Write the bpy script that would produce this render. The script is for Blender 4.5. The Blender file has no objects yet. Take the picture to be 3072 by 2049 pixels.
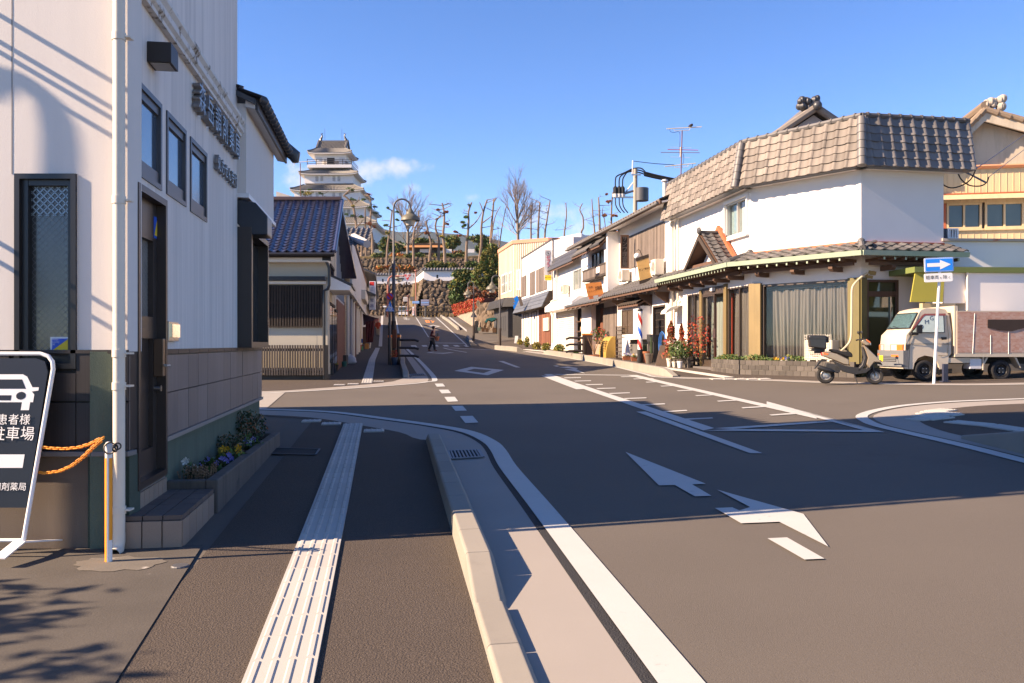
import bpy,bmesh,math,random
from mathutils import Vector,Matrix,noise as mnoise
R=math.radians
random.seed(7)
scene=bpy.context.scene
COL=scene.collection
CAMZ,FPX,CX,HZ=1.48,2561.0,1536.0,1033.5
# camera, sky, sun
cam=bpy.data.objects.new('camera',bpy.data.cameras.new('camera'))
COL.objects.link(cam)
cam.location=(0,0,CAMZ);cam.rotation_euler=(R(90),0,0)
cam.data.sensor_width=36.0;cam.data.lens=36.0*FPX/3072.0
cam.data.shift_y=(HZ-1024.5)/3072.0
cam.data.clip_start=0.05;cam.data.clip_end=20000
scene.camera=cam
SUN_EL,SUN_DIR=R(30.0),Vector((-0.980,-0.199,0))
world=bpy.data.worlds.new('World');scene.world=world;world.use_nodes=True
wn,wl=world.node_tree.nodes,world.node_tree.links
wn.clear()
wout=wn.new('ShaderNodeOutputWorld');wbg=wn.new('ShaderNodeBackground')
sky=wn.new('ShaderNodeTexSky');sky.sky_type='NISHITA';sky.sun_disc=False
sky.sun_elevation=SUN_EL;sky.sun_rotation=math.atan2(SUN_DIR.x,SUN_DIR.y)
sky.air_density=1.0;sky.dust_density=0.0;sky.ozone_density=2.2;sky.altitude=2500
wbg.inputs['Strength'].default_value=0.074
tcw=wn.new('ShaderNodeTexCoord')
def wmath(op,a,b=None,c=None):
 n=wn.new('ShaderNodeMath');n.operation=op
 for i,s in enumerate((a,b,c)):
  if s is None:continue
  if isinstance(s,(int,float)):n.inputs[i].default_value=s
  else:wl.new(s,n.inputs[i])
 return n.outputs[0]
wsep=wn.new('ShaderNodeSeparateXYZ');wl.new(tcw.outputs['Generated'],wsep.inputs[0])
sx=wmath('DIVIDE',wsep.outputs[0],wmath('MAXIMUM',wsep.outputs[1],0.05))
sz=wmath('DIVIDE',wsep.outputs[2],wmath('MAXIMUM',wsep.outputs[1],0.05))
cn=wn.new('ShaderNodeTexNoise');cn.inputs['Scale'].default_value=38;cn.inputs['Detail'].default_value=8;cn.inputs['Roughness'].default_value=0.62
wl.new(tcw.outputs['Generated'],cn.inputs['Vector'])
acc=None
for(px,py,rx,ry,amp)in((1150,505,120,42,.85),(1060,525,80,45,.8),(905,535,70,60,.7),(1240,500,60,26,.35),(1240,565,45,16,.3),(1415,592,30,12,.25),(1655,645,120,36,.4),(1745,690,110,30,.35)):
 ex=wmath('POWER',wmath('DIVIDE',wmath('SUBTRACT',sx,(px-CX)/FPX),rx/FPX),2.0)
 ez=wmath('POWER',wmath('DIVIDE',wmath('SUBTRACT',sz,(HZ-py)/FPX),ry/FPX),2.0)
 g=wmath('MULTIPLY',wmath('SUBTRACT',1.0,wmath('ADD',ex,ez)),amp)
 acc=g if acc is None else wmath('MAXIMUM',acc,g)
cm=wn.new('ShaderNodeMapRange');cm.inputs[1].default_value=0.02;cm.inputs[2].default_value=1.0;cm.interpolation_type='SMOOTHSTEP'
wl.new(wmath('ADD',acc,wmath('MULTIPLY',wmath('SUBTRACT',cn.outputs[0],0.5),2.2)),cm.inputs[0])
front=wmath('GREATER_THAN',wsep.outputs[1],0.1)
cmix=wn.new('ShaderNodeMix');cmix.data_type='RGBA'
wl.new(wmath('MULTIPLY',wmath('MULTIPLY',cm.outputs[0],0.62),front),cmix.inputs[0])
hsv=wn.new('ShaderNodeHueSaturation');hsv.inputs['Saturation'].default_value=1.22;hsv.inputs['Value'].default_value=1.12;hsv.inputs['Hue'].default_value=.51;wl.new(sky.outputs[0],hsv.inputs['Color'])
wl.new(hsv.outputs[0],cmix.inputs[6]);cmix.inputs[7].default_value=(4.9,4.5,4.45,1)
wl.new(cmix.outputs[2],wbg.inputs['Color']);wl.new(wbg.outputs[0],wout.inputs['Surface'])
sund=bpy.data.lights.new('sun','SUN');sund.energy=5.0;sund.angle=R(0.5);sund.color=(1.0,0.75,0.53)
sun=bpy.data.objects.new('sun',sund);COL.objects.link(sun)
sdir=Vector((SUN_DIR.x*math.cos(SUN_EL),SUN_DIR.y*math.cos(SUN_EL),math.sin(SUN_EL)))
sun.rotation_euler=sdir.to_track_quat('Z','Y').to_euler();sun.location=(-30,-5,40)
vs=scene.view_settings
vs.view_transform='Standard';vs.look='None';vs.gamma=1.0;vs.use_curve_mapping=False;vs.exposure=1.7
scene.cycles.max_bounces=6;scene.cycles.use_denoising=True
# materials
MATS={}
def M(name,col,rough=.75,var=.12,vs=2.5,bump=0.,bs=80.,metal=0.,spec=.35,streak=0.,stv=(6,6,.35),rnd=0.,fine=0.,fs=120.,dirt=None,dirt_at=.62,dirt_s=1.2,grad=None,emit=0.):
 """procedural material: base colour broken up by noise, optional vertical rain streaks, wear patches, fine grain and bump"""
 if name in MATS:return MATS[name]
 m=bpy.data.materials.new(name);m.use_nodes=True;MATS[name]=m
 n,l=m.node_tree.nodes,m.node_tree.links
 b=n['Principled BSDF']
 b.inputs['Roughness'].default_value=rough;b.inputs['Metallic'].default_value=metal
 b.inputs['Specular IOR Level'].default_value=spec
 geo=n.new('ShaderNodeNewGeometry')
 def noise(scale,det=3,vec=None,rg=.55):
  t=n.new('ShaderNodeTexNoise');t.inputs['Scale'].default_value=scale;t.inputs['Detail'].default_value=det;t.inputs['Roughness'].default_value=rg
  l.new(vec if vec is not None else geo.outputs['Position'],t.inputs['Vector']);return t.outputs[0]
 def mth(op,a,bb):
  t=n.new('ShaderNodeMath');t.operation=op
  for i,s in enumerate((a,bb)):
   if isinstance(s,(int,float)):t.inputs[i].default_value=s
   else:l.new(s,t.inputs[i])
  return t.outputs[0]
 fac=mth('MULTIPLY_ADD',noise(vs),2*var);fac.node.inputs[2].default_value=1-var
 if fine:
  fac=mth('MULTIPLY',fac,mth('MULTIPLY_ADD',noise(fs,2),2*fine))
  fac.node.inputs[1].links[0].from_node.inputs[2].default_value=1-fine
 if streak:
  mp=n.new('ShaderNodeMapping');mp.inputs['Scale'].default_value=stv
  l.new(geo.outputs['Position'],mp.inputs['Vector'])
  s=noise(1.6,5,mp.outputs[0],.65)
  mr=n.new('ShaderNodeMapRange');mr.inputs[1].default_value=.42;mr.inputs[2].default_value=.78;mr.inputs[3].default_value=1;mr.inputs[4].default_value=1-streak
  l.new(s,mr.inputs[0]);fac=mth('MULTIPLY',fac,mr.outputs[0])
 if rnd:
  oi=n.new('ShaderNodeObjectInfo')
  q=mth('MULTIPLY_ADD',oi.outputs['Random'],2*rnd);q.node.inputs[2].default_value=1-rnd
  fac=mth('MULTIPLY',fac,q)
 vm=n.new('ShaderNodeVectorMath');vm.operation='SCALE';vm.inputs[0].default_value=col[:3]
 l.new(fac,vm.inputs['Scale']);cout=vm.outputs[0]
 if dirt:
  mr=n.new('ShaderNodeMapRange');mr.inputs[1].default_value=dirt_at;mr.inputs[2].default_value=dirt_at+.1
  l.new(noise(dirt_s,8,None,.7),mr.inputs[0])
  mx=n.new('ShaderNodeMix');mx.data_type='RGBA';l.new(mr.outputs[0],mx.inputs[0]);l.new(cout,mx.inputs[6]);mx.inputs[7].default_value=(*dirt,1)
  cout=mx.outputs[2]
 l.new(cout,b.inputs['Base Color'])
 if bump:
  bp=n.new('ShaderNodeBump');bp.inputs['Strength'].default_value=min(1,bump);bp.inputs['Distance'].default_value=.02*bump
  l.new(noise(bs,3),bp.inputs['Height']);l.new(bp.outputs[0],b.inputs['Normal'])
 if emit:
  b.inputs['Emission Color'].default_value=(*col[:3],1);b.inputs['Emission Strength'].default_value=emit
 return m
def glass(name,tint=(.93,.94,.94),rough=.02,ior=1.5):
 """thin window pane: see-through film plus a Fresnel sky reflection"""
 if name in MATS:return MATS[name]
 m=bpy.data.materials.new(name);m.use_nodes=True;MATS[name]=m
 n,l=m.node_tree.nodes,m.node_tree.links;n.clear()
 o=n.new('ShaderNodeOutputMaterial');mix=n.new('ShaderNodeMixShader');tr=n.new('ShaderNodeBsdfTransparent');gl=n.new('ShaderNodeBsdfGlossy')
 lw=n.new('ShaderNodeLayerWeight');lw.inputs[0].default_value=.5;pw=n.new('ShaderNodeMath');pw.operation='POWER';pw.inputs[1].default_value=4;l.new(lw.outputs['Facing'],pw.inputs[0])
 fr=n.new('ShaderNodeMath');fr.operation='MULTIPLY_ADD';fr.inputs[1].default_value=.55;fr.inputs[2].default_value=.022;l.new(pw.outputs[0],fr.inputs[0])
 tr.inputs[0].default_value=(*tint,1);gl.inputs['Roughness'].default_value=rough
 l.new(fr.outputs[0],mix.inputs[0]);l.new(tr.outputs[0],mix.inputs[1]);l.new(gl.outputs[0],mix.inputs[2]);l.new(mix.outputs[0],o.inputs[0])
 return m
ORG={}
def thing(name,label,cat,loc=(0,0,0),group=None):
 o=bpy.data.objects.new(name,None);COL.objects.link(o);o.empty_display_size=.3
 o.location=loc;o['label']=label;o['category']=cat
 if group:o['group']=group
 ORG[o.name]=Vector(loc);return o
def tag(o,label,cat,group=None):
 o['label']=label;o['category']=cat
 if group:o['group']=group
 return o
def link(name,data,parent=None,mtx=None):
 o=bpy.data.objects.new(name,data);COL.objects.link(o)
 if parent is not None:
  o.parent=parent;ORG[o.name]=ORG[parent.name]
 else:ORG[o.name]=Vector((0,0,0))
 if mtx is not None:o.matrix_local=mtx
 return o
class MB:
 """collects boxes, prisms, tubes ... in world coordinates (optionally through a frame T(a,b,c)) and builds ONE mesh"""
 def __init__(s):s.v=[];s.f=[]
 def add(s,vs,fs):
  k=len(s.v);s.v+=[tuple(p)for p in vs];s.f+=[tuple(i+k for i in f)for f in fs];return s
 def poly(s,pts):return s.add(pts,[tuple(range(len(pts)))])
 def box(s,a0,a1,b0,b1,c0,c1,T=None):
  P=[(a,b,c)for c in(c0,c1)for b in(b0,b1)for a in(a0,a1)]
  if T:P=[T(*p)for p in P]
  return s.add(P,[(0,2,3,1),(4,5,7,6),(0,1,5,4),(2,6,7,3),(0,4,6,2),(1,3,7,5)])
 def prism(s,pts,c0,c1,T=None):
  n=len(pts);P=[(p[0],p[1],c0)for p in pts]+[(p[0],p[1],c1)for p in pts]
  if T:P=[T(*p)for p in P]
  return s.add(P,[tuple(range(n-1,-1,-1)),tuple(range(n,2*n))]+[(i,(i+1)%n,n+(i+1)%n,n+i)for i in range(n)])
 def hexa(s,q0,q1):
  """two quads (lists of 4 points) joined into a solid"""
  return s.add(list(q0)+list(q1),[(3,2,1,0),(4,5,6,7)]+[(i,(i+1)%4,4+(i+1)%4,4+i)for i in range(4)])
 def tube(s,pts,r,n=8,cap=True):
  pts=[Vector(p)for p in pts];m=len(pts);rr=r if isinstance(r,(list,tuple))else[r]*m
  d0=(pts[1]-pts[0]).normalized();up=Vector((0,0,1))if abs(d0.z)<.9 else Vector((1,0,0))
  V=[];x=d0.cross(up).normalized()
  for i,p in enumerate(pts):
   d=(pts[min(i+1,m-1)]-pts[max(i-1,0)])
   if d.length<1e-9:d=d0
   d.normalize();x=x-d*x.dot(d)
   x=x.normalized()if x.length>1e-6 else d.orthogonal().normalized();y=d.cross(x)
   V+=[p+(x*math.cos(2*math.pi*k/n)+y*math.sin(2*math.pi*k/n))*rr[i]for k in range(n)]
  F=[(i*n+k,i*n+(k+1)%n,(i+1)*n+(k+1)%n,(i+1)*n+k)for i in range(m-1)for k in range(n)]
  if cap:F+=[tuple(range(n-1,-1,-1)),tuple((m-1)*n+k for k in range(n))]
  return s.add(V,F)
 def lathe(s,prof,n=16,T=None,a0=0,a1=2*math.pi):
  full=abs(a1-a0-2*math.pi)<1e-6;k=n if full else n+1
  P=[(r*math.cos(a0+(a1-a0)*j/n),r*math.sin(a0+(a1-a0)*j/n),h)for(r,h)in prof for j in range(k)]
  if T:P=[T(*p)for p in P]
  F=[(i*k+j,i*k+(j+1)%k,(i+1)*k+(j+1)%k,(i+1)*k+j)for i in range(len(prof)-1)for j in range(n)]
  return s.add(P,F)
 def ball(s,c,rx,ry=None,rz=None,n=10,m=6,jit=0.):
  ry=ry or rx;rz=rz or rx;c=Vector(c)
  P=[c+Vector((0,0,rz))]
  for i in range(1,m):
   t=math.pi*i/m
   for j in range(n):
    q=2*math.pi*j/n;w=1+random.uniform(-jit,jit)
    P.append(c+Vector((rx*math.sin(t)*math.cos(q),ry*math.sin(t)*math.sin(q),rz*math.cos(t)))*w)
  P.append(c-Vector((0,0,rz)));e=len(P)-1
  F=[(0,1+j,1+(j+1)%n)for j in range(n)]+[(e,1+(m-2)*n+(j+1)%n,1+(m-2)*n+j)for j in range(n)]
  F+=[(1+i*n+j,1+(i+1)*n+j,1+(i+1)*n+(j+1)%n,1+i*n+(j+1)%n)for i in range(m-2)for j in range(n)]
  return s.add(P,F)
 def mesh(s,name,mat,org=Vector((0,0,0)),smooth=False,fix=True):
  me=bpy.data.meshes.new(name);ox,oy,oz=org
  me.from_pydata([(p[0]-ox,p[1]-oy,p[2]-oz)for p in s.v],[],s.f)
  if fix and len(s.f)<6000:
   bm=bmesh.new();bm.from_mesh(me);bmesh.ops.recalc_face_normals(bm,faces=bm.faces);bm.to_mesh(me);bm.free()
  if smooth:
   me.polygons.foreach_set('use_smooth',[True]*len(me.polygons));me.set_sharp_from_angle(angle=R(42))
  if mat:me.materials.append(mat)
  me.update();return me
 def build(s,name,mat,parent=None,smooth=False,bevel=0.,kind=None,label=None,fix=True):
  org=ORG[parent.name]if parent is not None else Vector((0,0,0))
  o=link(name,s.mesh(name,mat,org,smooth,fix),parent)
  if bevel:
   md=o.modifiers.new('bevel','BEVEL');md.width=bevel;md.segments=2;md.limit_method='ANGLE';md.angle_limit=R(40)
  if kind:o['kind']=kind
  if label:o['label']=label
  return o
 def top(s,name,mat,label,cat,group=None,smooth=False,bevel=0.):
  """a top-level thing that is one mesh, its origin at its base"""
  xs=[p[0]for p in s.v];ys=[p[1]for p in s.v];zs=[p[2]for p in s.v]
  org=Vector(((min(xs)+max(xs))/2,(min(ys)+max(ys))/2,min(zs)))
  o=link(name,s.mesh(name,mat,org,smooth));o.location=org;ORG[o.name]=org
  if bevel:
   md=o.modifiers.new('bevel','BEVEL');md.width=bevel;md.segments=2;md.limit_method='ANGLE';md.angle_limit=R(40)
  return tag(o,label,cat,group)
def copy_tree(o,parent=None,label=None):
 c=o.copy();COL.objects.link(c)
 if parent is not None:c.parent=parent
 ORG[c.name]=ORG[o.name]
 if label:c['label']=label
 for ch in[x for x in o.children]:copy_tree(ch,c)
 return c
def text(body,T,a,b,c,size,mat,name,parent,align='CENTER',depth=.0,sx=1.,vertical=False,org=None):
 """flat lettering; T is a frame whose a runs right, b up and c towards the reader"""
 cu=bpy.data.curves.new(name,'FONT');cu.body=body;cu.size=size;cu.extrude=depth;cu.align_x=align;cu.align_y='CENTER'
 if vertical:cu.space_line=.95
 cu.materials.append(mat);cu.resolution_u=2
 o=Vector(T(a,b,c));ex=Vector(T(a+1,b,c))-o;ey=Vector(T(a,b+1,c))-o;ez=ex.cross(ey)
 og=ORG[parent.name];p=o-og
 mt=Matrix(((ex.x*sx,ey.x,ez.x,p.x),(ex.y*sx,ey.y,ez.y,p.y),(ex.z*sx,ey.z,ez.z,p.z),(0,0,0,1)))
 tmp=bpy.data.objects.new('tmp',cu);COL.objects.link(tmp);dg=bpy.context.evaluated_depsgraph_get()
 me=bpy.data.meshes.new_from_object(tmp.evaluated_get(dg));bpy.data.objects.remove(tmp);bpy.data.curves.remove(cu)
 return link(name,me,parent,mt)
SLOPE=[(-1e4,.0163),(20,.0163),(27,.0225),(56,.0225),(63,.071),(120,.071),(126,.0),(1e4,0.)]
def base_z(y):
 z=0.
 if y<=20:return .0163*y
 z=.0163*20
 for(y0,s0),(y1,s1)in zip(SLOPE[1:],SLOPE[2:]):
  if y<=y0:break
  e=min(y,y1);se=s0+(s1-s0)*(e-y0)/(y1-y0);z+=(s0+se)/2*(e-y0)
 return z
def gz(x,y):
 t=min(x,14.);sp=math.log1p(math.exp(min(t/.8,50)))*.8
 return base_z(y)+.03*sp
def ray(px,py):return(px-CX)/FPX,-(py-HZ)/FPX
def W(px,py,Y):
 dx,dz=ray(px,py);return Vector((dx*Y,Y,CAMZ+dz*Y))
def G(px,py,lift=0.):
 dx,dz=ray(px,py);lo,hi=.8,None;y=.8
 f=lambda t:CAMZ+dz*t-gz(dx*t,t)-lift
 while y<400:
  y2=y*1.04
  if f(y2)<0:lo,hi=y,y2;break
  y=y2
 if hi is None:return Vector((dx*125,125,gz(dx*125,125)))
 for _ in range(40):
  m=(lo+hi)/2
  if f(m)>0:lo=m
  else:hi=m
 return Vector((dx*lo,lo,gz(dx*lo,lo)+lift))
def conv(x0,y0,s):return lambda x,y:(x0+x/s,y0+y/s)
dD=conv(0,0,1/1.30668)
zA=conv(750,1080,2.6122);zB=conv(1550,1050,2.4122);zC=conv(2300,1050,3.0453);zD=conv(300,1500,1.5673)
zE=conv(750,780,3.1367);zF=conv(1450,650,3.1367);zG=conv(1850,650,3.1367);zH=conv(1230,950,12.0588);zI=conv(1160,820,8.7125)
z1=conv(0,0,2.24);z2=conv(0,450,2.24);z3=conv(0,1000,2.0911);zK=conv(2400,250,2.6131);zL=conv(2350,750,3.2562);zM=conv(2000,780,4.2745)
zN=conv(1950,280,3.0154);zP=conv(1050,500,2.6133);zQ=conv(1130,680,4.9);zR=conv(990,780,4.48);zS=conv(1350,900,6.7171);zT=conv(850,380,4.6125)
zU=conv(1400,520,4.2745);zV=conv(1800,360,5.6);zX=conv(650,400,3.1367);zY=conv(1840,680,7.842);zW=conv(0,1050,2.24)
class Facade:
 """a vertical plane: u along it, n out of it (towards the viewer), z up; px() finds where a photograph point meets it"""
 def __init__(s,p,q):
  s.o=Vector((p[0],p[1],0));d=Vector((q[0]-p[0],q[1]-p[1],0));s.L=d.length;s.u=d.normalized()
  n=Vector((s.u.y,-s.u.x,0));s.n=n if n.dot(-s.o)>0 else-n
 def T(s,u,z,n=0.):return s.o+s.u*u+s.n*n+Vector((0,0,z))
 def px(s,x,y,n=0.):
  dx,dz=ray(x,y);d=Vector((dx,1,0));o=s.o+s.n*n
  t=o.dot(s.n)/d.dot(s.n);p=d*t
  return(p-o).dot(s.u),CAMZ+dz*t
 def rect(s,pa,pb,n=0.):
  a=s.px(*pa,n);b=s.px(*pb,n);return min(a[0],b[0]),max(a[0],b[0]),min(a[1],b[1]),max(a[1],b[1])
 def gz(s,u,n=0.):
  p=s.T(u,0,n);return gz(p.x,p.y)
m_asph=M('asphalt',(.108,.094,.078),.88,.17,.45,bump=.35,bs=150,fine=.42,fs=190,spec=.25,dirt=(.092,.077,.064),dirt_at=.60,dirt_s=.35)
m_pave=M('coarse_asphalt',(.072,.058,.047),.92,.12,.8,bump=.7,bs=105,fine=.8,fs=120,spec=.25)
m_conc=M('pale_concrete',(.275,.25,.22),.85,.08,1.2,bump=.12,bs=200,fine=.10,fs=300,dirt=(.27,.25,.22),dirt_at=.63,dirt_s=1.5)
m_kerb=M('kerb_concrete',(.24,.22,.185),.85,.10,2.0,bump=.15,bs=150,fine=.10,fs=260,dirt=(.22,.20,.17),dirt_at=.60,dirt_s=2.5,rnd=.08)
m_white=M('road_paint',(.43,.43,.405),.7,.06,2.5,bump=.1,bs=300,fine=.10,fs=350,dirt=(.27,.255,.24),dirt_at=.62,dirt_s=6)
m_orange=M('orange_road_paint',(.75,.24,.05),.7,.08)
m_earth=M('bare_earth',(.10,.085,.065),.95,.2,.3,bump=.3,bs=30)
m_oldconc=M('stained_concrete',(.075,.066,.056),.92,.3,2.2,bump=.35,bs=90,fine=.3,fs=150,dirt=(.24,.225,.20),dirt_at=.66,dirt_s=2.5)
def struct(o):o['kind']='structure';return o
def lines(a,b,st):
 n=max(1,round((b-a)/st));return[a+(b-a)*i/n for i in range(n+1)]
xs=[-3800,-2000,-600,-200,-90]+lines(-60,60,2.5)+[90,200,600,2000,3800]
ys=[-3800,-1500,-300,-60]+lines(-20,135,2.5)+[170,300,800,2500,3800]
b=MB();b.add([(x,y,gz(x,y)-.05)for y in ys for x in xs],[(j*len(xs)+i,j*len(xs)+i+1,(j+1)*len(xs)+i+1,(j+1)*len(xs)+i)for j in range(len(ys)-1)for i in range(len(xs)-1)])
struct(b.build('ground',m_earth,fix=False))
xs=lines(-34,30,.8);ys=lines(-12,126,.8)
b=MB();b.add([(x,y,gz(x,y))for y in ys for x in xs],[(j*len(xs)+i,j*len(xs)+i+1,(j+1)*len(xs)+i+1,(j+1)*len(xs)+i)for j in range(len(ys)-1)for i in range(len(xs)-1)])
struct(b.build('road',m_asph,fix=False))
def patch(name,pts,lift,mat,holes=None,step=.8,parent=None):
 """a flat-lying sheet draped over the ground: outline in ground x,y, cut on a grid so that it follows the slope"""
 bm=bmesh.new()
 loops=[pts]+(holes or[])
 if holes:
  o,i=pts,holes[0];n=len(o)
  vo=[bm.verts.new((p[0],p[1],0))for p in o];vi=[bm.verts.new((p[0],p[1],0))for p in i]
  for k in range(n):bm.faces.new((vo[k],vo[(k+1)%n],vi[(k+1)%n],vi[k]))
 else:
  vv=[bm.verts.new((p[0],p[1],0))for p in pts];f=bm.faces.new(vv)
  if len(pts)>4:bmesh.ops.triangulate(bm,faces=[f])
 X=[p[0]for p in pts];Y=[p[1]for p in pts]
 for ax,lo,hi in((0,min(X),max(X)),(1,min(Y),max(Y))):
  k=math.floor(lo/step)+1
  while k*step<hi:
   co=[0,0,0];no=[0,0,0];co[ax]=k*step;no[ax]=1
   bmesh.ops.bisect_plane(bm,geom=bm.verts[:]+bm.edges[:]+bm.faces[:],plane_co=co,plane_no=no);k+=1
 for v in bm.verts:v.co.z=gz(v.co.x,v.co.y)+lift
 bmesh.ops.recalc_face_normals(bm,faces=bm.faces)
 if sum(f.normal.z for f in bm.faces)<0:bmesh.ops.reverse_faces(bm,faces=bm.faces)
 me=bpy.data.meshes.new(name);bm.to_mesh(me);bm.free();me.materials.append(mat)
 return struct(link(name,me,parent))if parent is None else link(name,me,parent)
def gp(lst,z):return[G(*z(*p))for p in lst]
def ext(p,q,d):
 """q pushed on by d metres beyond the line p-q"""
 v=(q-p);v.z=0;v.normalize();r=q+v*d;r.z=gz(r.x,r.y);return r
def catm(P,k=4):
 """Catmull-Rom through ground points so that painted curves stay round"""
 out=[]
 for i in range(len(P)-1):
  a,b,c,d=P[max(i-1,0)],P[i],P[i+1],P[min(i+2,len(P)-1)]
  for j in range(k):
   t=j/k
   out.append(.5*((2*b)+(c-a)*t+(2*a-5*b+4*c-d)*t*t+(3*b-a-3*c+d)*t**3))
 out.append(P[-1]);return out
def strip(name,A,B,lift,mat,step=.8):
 bm=bmesh.new();n=min(len(A),len(B))
 va=[bm.verts.new((A[i].x,A[i].y,0))for i in range(n)];vb=[bm.verts.new((B[i].x,B[i].y,0))for i in range(n)]
 for i in range(n-1):bm.faces.new((va[i],va[i+1],vb[i+1],vb[i]))
 X=[p.x for p in A+B];Y=[p.y for p in A+B]
 for ax,lo,hi in((0,min(X),max(X)),(1,min(Y),max(Y))):
  k=math.floor(lo/step)+1
  while k*step<hi:
   co=[0,0,0];no=[0,0,0];co[ax]=k*step;no[ax]=1
   bmesh.ops.bisect_plane(bm,geom=bm.verts[:]+bm.edges[:]+bm.faces[:],plane_co=co,plane_no=no);k+=1
 for v in bm.verts:v.co.z=gz(v.co.x,v.co.y)+lift
 bmesh.ops.recalc_face_normals(bm,faces=bm.faces)
 if sum(f.normal.z for f in bm.faces)<0:bmesh.ops.reverse_faces(bm,faces=bm.faces)
 me=bpy.data.meshes.new(name);bm.to_mesh(me);bm.free();me.materials.append(mat)
 return struct(link(name,me))
def offs(P,d):
 """polyline moved sideways by d (left of travel positive)"""
 out=[]
 for i,p in enumerate(P):
  t=(P[min(i+1,len(P)-1)]-P[max(i-1,0)]);t.z=0;t.normalize();out.append(p+Vector((-t.y,t.x,0))*d)
 return out
LO=gp([(-120,370),(75,383),(640,405),(1100,460),(1500,515),(1760,565),(1930,640),(2010,715)],zA)+gp([(0,845),(230,1105),(460,1370),(630,1568)],zB)
LO=LO+[ext(LO[-2],LO[-1],1.),ext(LO[-2],LO[-1],2.6),ext(LO[-2],LO[-1],9)]
LO=catm(LO,4)
strip('edge_line',LO,offs(LO,-.19),.010,m_white)
strip('asphalt_seam',offs(LO,-.19),offs(LO,-.25),.004,M('seam_asphalt',(.03,.03,.031),.9,.2,6,bump=.8,bs=110))
GI=gp([(-160,425),(75,430),(500,455),(900,520),(1180,570),(1310,628),(1350,662)],zA)
KIN=[Vector((-.083-.137*(y-3.59),y,0))for y in(11.6,10,8,6,4,2,0,-8)]
KIN=[Vector((p.x,p.y,gz(p.x,p.y)))for p in KIN]
GIN=catm(GI[:-1]+KIN,4)
SE=offs(LO,-.25)
def resample(P,n):
 L=[0]
 for a,c in zip(P,P[1:]):L.append(L[-1]+(c-a).length)
 out=[];k=0
 for i in range(n):
  t=L[-1]*i/(n-1)
  while k<len(L)-2 and L[k+1]<t:k+=1
  w=(t-L[k])/max(1e-9,L[k+1]-L[k]);out.append(P[k].lerp(P[k+1],w))
 return out
nA=[i for i,p in enumerate(SE)if p.y<3.6][0];nB=[i for i,p in enumerate(GIN)if p.y<3.6][0]
ga=resample(SE[:nA],40)+resample(SE[nA:],10);gb=resample(GIN[:nB],40)+resample(GIN[nB:],10)
strip('gutter_apron',ga,gb,.003,m_conc)
PVL=[Vector((-2.05-.148*(y-5.77),y,0))for y in(14.2,12,10,8,6,4,2,0,-8)]
pl_=resample([GIN[0]+Vector((0,-.02,0))]+PVL,50)
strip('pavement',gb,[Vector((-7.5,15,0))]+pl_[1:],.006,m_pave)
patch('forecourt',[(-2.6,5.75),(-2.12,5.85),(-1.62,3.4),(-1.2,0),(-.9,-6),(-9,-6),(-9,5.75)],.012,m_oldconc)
FO=gp([(-60,1262),(330,1248),(1000,1210),(1500,1172),(1690,1150),(1765,1128),(1690,1030),(1590,930),(1490,838)],zE)
FO=catm(FO,5)
strip('edge_line',FO,offs(FO,.16),.010,m_white)
FI=gp([(-60,1225),(300,1225),(800,1200),(1200,1165),(1350,1150),(1440,1120)],zE)
fg=resample(offs(FO,.26),40)
FI2=gp([(-60,1240),(300,1232),(800,1196),(1180,1165),(1330,1148),(1430,1118),(1400,940),(1420,820)],zE)
strip('gutter_apron',fg,resample(FI2,40),.003,m_conc)
SWL=[Vector((-14,27.0,0)),Vector((-9,27.5,0)),Vector((-6.9,28,0))]+[Vector((-6.4-.148*(y-29),y,0))for y in(30,40,50,60,80,100,122)]
SWR=FI2[:6]+[Vector((-2.95-.148*(y-27),y,0))for y in(28,34,40,50,60,80,100,122)]
strip('pavement',resample(SWR,80),resample(SWL,80),.006,m_pave)
patch('road_slab',gp([(-200,1258),(330,1250),(155,1400),(-200,1400)],zE),.008,M('slab_concrete',(.29,.27,.24),.85,.1,1.5,fine=.1,fs=200))
def mark(pts,z,lift=.010,mat=None,nm='road_marking'):return patch(nm,gp(pts,z),lift,mat or m_white)
for q in([(1448,188),(1510,187),(1530,210),(1465,212)],[(1480,236),(1553,235),(1577,263),(1503,265)],[(1523,293),(1605,291),(1632,327),(1550,331)],[(1578,364),(1666,362),(1700,400),(1610,403)],[(1645,444),(1745,442),(1790,494),(1688,499)],[(1945,10),(1985,10),(2120,60),(2085,60)]):mark(q,zA,nm='dash_marking')
def ringm(o,i,z,nm='diamond_marking'):patch(nm,gp(o,z),.010,m_white,holes=[gp(i,z)])
ringm([(1600,87),(1735,55),(1990,80),(1860,122)],[(1697,86),(1757,70),(1895,82),(1830,105)],zA)
ringm([(590,1310),(810,1278),(1610,1305),(1180,1350)],[(730,1310),(860,1292),(1440,1305),(1160,1332)],zH)
ringm([(635,345),(840,300),(1105,352),(890,400)],[(730,346),(840,322),(1015,352),(890,378)],zH)
ringm([(420,52),(570,25),(800,50),(650,82)],[(500,52),(575,38),(725,51),(648,68)],zH)
mark([(195,177),(250,176),(1430,570),(1350,587)],zB,nm='median_line')
mark([(178,188),(235,188),(488,285),(432,287)],zB,nm='median_line');mark([(865,450),(935,449),(1778,752),(1690,753)],zB,nm='median_line')
mark([(250,176),(860,183),(860,187),(300,181)],zB,nm='median_line')
mark([(795,183),(870,183),(2171,478),(2171,502)],zB,nm='median_line');mark([(0,500),(885,738),(1080,757),(770,690),(0,474)],zC,nm='median_line')
mark([(1430,571),(2171,521),(2171,533),(1565,576)],zB,nm='median_line');mark([(1350,588),(1570,577),(2171,581),(2171,594)],zB,nm='median_line')
mark([(0,690),(545,655),(600,662),(0,703)],zC,nm='median_line');mark([(0,730),(880,738),(1080,758),(0,744)],zC,nm='median_line')
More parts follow.
